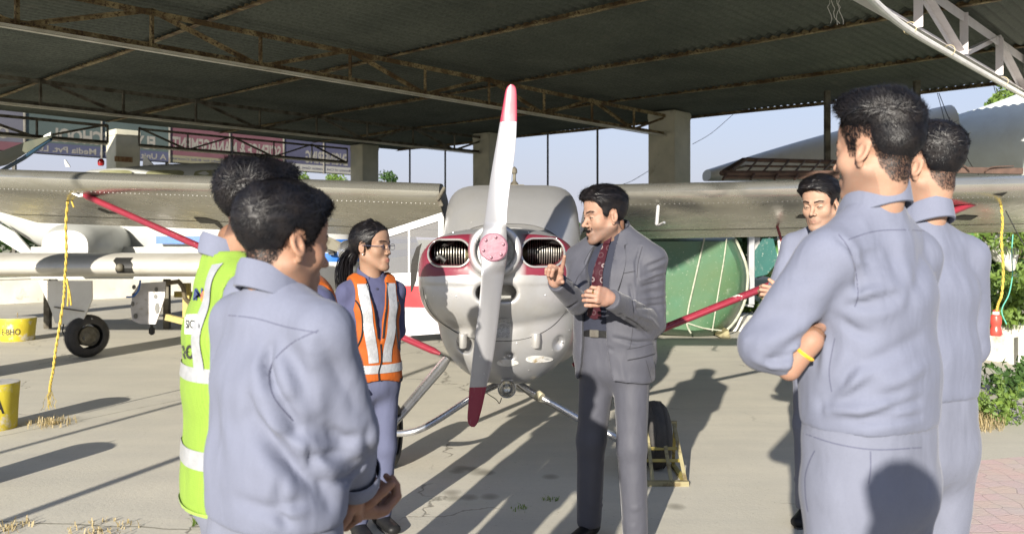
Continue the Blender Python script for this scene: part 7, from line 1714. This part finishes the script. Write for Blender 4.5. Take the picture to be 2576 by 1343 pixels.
for g in (-1, 1):
    for k in range(150):
        t = rnd.random(); x = g * (.003 + .024 * t); p = np.array([x, .1035 - .25 * t * t * .03, -.0525 - .004 * t + rnd.uniform(-.003, .003)]); q = p + np.array([g * .008, .001, -.005 + .011 * max(0, t - .6) * 2]); mb.tube([Vector(D.HW(p - [0, .004, 0])), Vector(D.HW((p + q) / 2 + [0, .002, 0])), Vector(D.HW(q))], .0007, 3, False)
    pts = [(g * .022, .098, -.055), (g * .032, .092, -.056), (g * .037, .089, -.049), (g * .034, .088, -.043)]; mb.tube([Vector(D.HW(p)) for p in pts], .0016, 5)
for k in range(60):
    p = np.array([rnd.uniform(-.006, .006), .094, -.086 + rnd.uniform(-.004, .004)]); mb.tube([Vector(D.HW(p)), Vector(D.HW(p + [0, .003, -.006]))], .0007, 3, False)
mb.build('moustache', m_hair, D.root)
W1, t1 = D.hand(v3(1396, 708, 3.655), v3(1400, 672, 3.60) - v3(1398, 706, 3.655), (-.35, -.65, -.1), curls=[(-8, 6, 4), (62, 95, 50), (70, 95, 50), (75, 92, 50)], mirror=-1, skin=(.40, .215, .145), k=1.0, thumbang=(40, 30, -10, 20), el=rd[1])
W2, t2 = D.hand(v3(1534, 750, 3.62), v3(1465, 728, 3.50) - v3(1534, 750, 3.62), (-.1, .95, -.2), curls=[(40, 60, 30), (50, 62, 30), (58, 62, 30), (62, 62, 30)], mirror=-1, skin=(.40, .215, .145), k=1.0, thumbang=(25, 25, -10, 15), el=ld[1])
mb = MB(); a, b = [Vector(W2(p)) for p in t2[2][:2]]; mb.lathe(a.lerp(b, .45), [(.0112, -.003), (.0125, 0), (.0112, .003)], 18, (b - a)); mb.build('ring', m_gold, D.root)
D.finish_body([rd, ld])

# ---- student facing us between instructor and the front right students
Ff = Fig('student facing the camera and looking down, half hidden behind the front right student', (1.63, 4.3), 212, 1.80, (0, 0), GRP)
rf_ = (Ff.SJ(1), Ff.L(.235, .05, 1.14), v3(1990, 760, 4.0)); lf_ = (Ff.SJ(-1), Ff.L(-.235, .05, 1.14), v3(2080, 760, 4.0))
simple_shirt(Ff, [rf_, lf_], m_uni, Ff.arm_folds(rf_, 6) + Ff.torso_folds(10), seed=61, h=.009); Ff.collar(m_uni, 30, .030, .05, .032); Ff.legs(m_trou, .1)
Ff.gaze = (-.1, -.12)
Ff.head(v3(2064, 517, 4.24), 224, -8, 0, 1.04, (.42, .245, .16), 'wave', .30, nstr=6000, hh=.0030, eyes=.32)
Ff.hand(v3(1975, 752, 3.98), (-.9, -.2, .35), (-.2, .9, -.2), 'cup', mirror=1, skin=(.46, .26, .17), el=rf_[1]); bsf = Ff.bvh('shirt')
q = Ff.cast(bsf, v3(1993, 732, 4.1), v3(1993, 732, 4.1) - np.array([0, 0, CH]), .003)
if q is not None: mb = MB(); mb.sphere(q, .007, 7, (1, .5, 1)); mb.build('button', m_button, Ff.root)
mb = MB()
Ff.finish_body([rf_, lf_])

# ---- front right student, arms folded, back to the camera
G = Fig('tall student at front right with quiff hair, back turned and arms folded', (.822, 1.92), -35, 1.80, (0, 0), GRP); G.wfac = .95; G.sh = 1.36; G.nc = -.008
lg = (G.SJ(-1), v3(1925, 868, 1.84), v3(2004, 902, 1.81)); lgb = (lg[0], lg[1], v3(2050, 846, 1.80)); rg_ = (G.SJ(1), G.L(.235, .06, 1.13), G.L(-.02, .22, 1.16))
fo = G.arm_folds(lg, 5, .006, .018) + G.torso_folds(8, 1.05, 1.15, .005, .022)
z6 = lambda x, y, d: v3(1709.7 + .3387 * x, 433 + .3387 * y, d); z3_ = lambda x, y, d: v3(1709.7 + .3548 * x, 866 + .3548 * y, d)
Z6 = lambda *v: tuple(1709.7 + .3387 * c if k % 2 == 0 else 433 + .3387 * c for k, c in enumerate(v[:-2])) + v[-2:]
Z3 = lambda *v: tuple(1709.7 + .3548 * c if k % 2 == 0 else 866 + .3548 * c for k, c in enumerate(v[:-2])) + v[-2:]
pxg = [Z6(1312, 632, 1400, 610, 1475, 590, -.006, .008), Z6(1312, 680, 1400, 655, 1480, 640, -.006, .008), Z6(1315, 728, 1400, 705, 1490, 690, -.006, .008), Z6(1320, 778, 1410, 760, 1500, 742, -.005, .008), Z6(1330, 825, 1480, 800, -.004, .008),
       Z6(1255, 995, 1450, 950, 1640, 905, -.012, .012), Z6(1330, 1015, 1500, 1000, 1620, 965, -.008, .012), Z6(1290, 930, 1450, 890, .008, .014), Z6(1190, 1090, 1300, 1170, 1430, 1210, -.007, .014), Z6(1290, 560, 1325, 760, 1330, 960, -.009, .010), Z6(1160, 470, 1260, 560, 1300, 640, -.005, .010),
       Z3(1010, 445, 1180, 370, 1360, 270, -.010, .016), Z3(1050, 440, 1200, 320, 1300, 200, .009, .018), Z3(1000, 400, 1150, 280, 1250, 90, -.008, .018), Z3(1100, 500, 1300, 540, 1500, 470, 1700, 400, -.009, .014), Z3(1050, 470, 1250, 480, 1450, 430, .010, .018), Z3(1500, 300, 1750, 150, .006, .02), Z3(1340, 545, 1550, 530, 1710, 505, -.008, .010),
       Z3(1250, 170, 1500, 60, 1700, -60, -.007, .02), Z3(1400, 380, 1600, 330, -.006, .016), Z3(600, 130, 720, 110, 860, 60, -.010, .012), Z3(520, 110, 650, 150, 760, 150, .007, .014), Z3(640, 90, 740, 40, 860, -60, -.006, .014), Z6(600, 1290, 800, 1210, 1000, 1100, .008, .028), Z6(560, 1130, 700, 1050, 860, 1010, -.005, .03), Z6(820, 800, 950, 760, 1100, 700, -.004, .03),
       Z6(1080, 1230, 1080, 1343, 1060, 1500, .006, .014), Z6(1550, 480, 1600, 700, 1680, 900, -.004, .03), Z6(1830, 560, 1780, 800, 1700, 1000, -.006, .03)]
simple_shirt(G, [lg, rg_], m_uni, fo, h=.0082, seed=71, pxf=pxg, nz=.0013, clipz=1.0, r=(.064, .056, .046)); G.collar(m_uni, 24, .038, .052, .02)
G.legs(m_trou, .10, top=1.045); belt(G, m_trou, .985, 1.032, .003, 'waistband', 1.0)
bv = G.bvh('shirt')
for pts in ([(2110, 590), (2135, 625), (2152, 680), (2158, 740), (2150, 770)], [(2135, 602), (2200, 582), (2280, 578), (2350, 582)], [(2092, 985), (2086, 930), (2100, 850)]):
    mb = G.strip(bv, [v3(x, y, 1.8) for x, y in pts], .0022, v3(pts[1][0], pts[1][1], 1.8) - np.array([0, 0, CH]), .0005, 8)
    if mb.v: mb.build('seam', m_stitch, G.root)
bt_ = G.bvh('trousers')
for pts in ([(2050, 1132), (2036, 1160), (2025, 1200), (2026, 1250), (2032, 1290)], [(2010, 1085), (2100, 1115), (2200, 1130), (2320, 1125)], [(2190, 1135), (2190, 1180), (2185, 1215)]):
    mb = G.strip(bt_, [v3(x, y, 1.8) for x, y in pts], .0025, v3(pts[1][0], pts[1][1], 1.8) - np.array([0, 0, CH]), .0005, 8)
    if mb.v: mb.build('pocket_seam', m_stitch, G.root)
G.head(v3(2208, 385, 1.88), -36, 0, 0, .94, (.42, .235, .15), 'fade', .3, nstr=16000)
G.hand(v3(2038, 858, 1.80), (-.08, .98, .12), (.6, -.1, -.5), curls=[(20, 30, 20)] * 4, mirror=1, skin=(.36, .19, .12), el=lg[2])
mb = MB(); mb.lathe(Vector(v3(2019, 884, 1.806)), [(.0275, -.004), (.0305, 0), (.0275, .004)], 24, Vector((.6, -.2, .77))); mb.build('wristband', M('orange_band', (.8, .30, .02), (.75, .5, .03), 90, .5, lo=.45, hi=.55), G.root)
G.finish_body([lgb, rg_])

# ---- rightmost student
H = Fig('rightmost student seen from behind, partly hidden by the tall front student', (1.13, 2.33), -22, 1.77, (0, 0), GRP)
rh = (H.SJ(1), H.L(.240, .04, 1.12), H.L(.02, .24, 1.12)); lh = (H.SJ(-1), H.L(-.24, .04, 1.12), H.L(-.02, .24, 1.14))
simple_shirt(H, [rh, lh], m_uni, H.arm_folds(rh, 8, .006, .018) + H.torso_folds(8, 1.03, 1.2), seed=81, r=(.066, .058, .048)); H.collar(m_uni, 24, .036)
H.legs(m_trou, .10)
H.head(v3(2332, 425, 2.30), -38, -4, 0, .93, (.42, .235, .15), 'short', .2, nstr=8000, eyes=0); H.finish_body([rh, lh])

# ---- the photographer, who stands behind the viewpoint and throws a shadow on the front right student
Q = Fig('photographer standing behind the viewpoint with both hands raised to the camera', (.10, -.50), 0, 1.70, (0, 0)); Q.h = .014
rq = (Q.SJ(1), Q.L(.26, .12, 1.20), Q.L(.08, .30, 1.40)); lq = (Q.SJ(-1), Q.L(-.26, .12, 1.20), Q.L(-.08, .30, 1.40))
simple_shirt(Q, [rq, lq], m_shirtd, []); Q.legs(m_troud, folds=False); Q.head(Q.L(0, .0, 1.6), 0, 0, 0, 1.0, style='short', nstr=500, eyes=0, hh=.005); Q.finish_body([rq, lq])
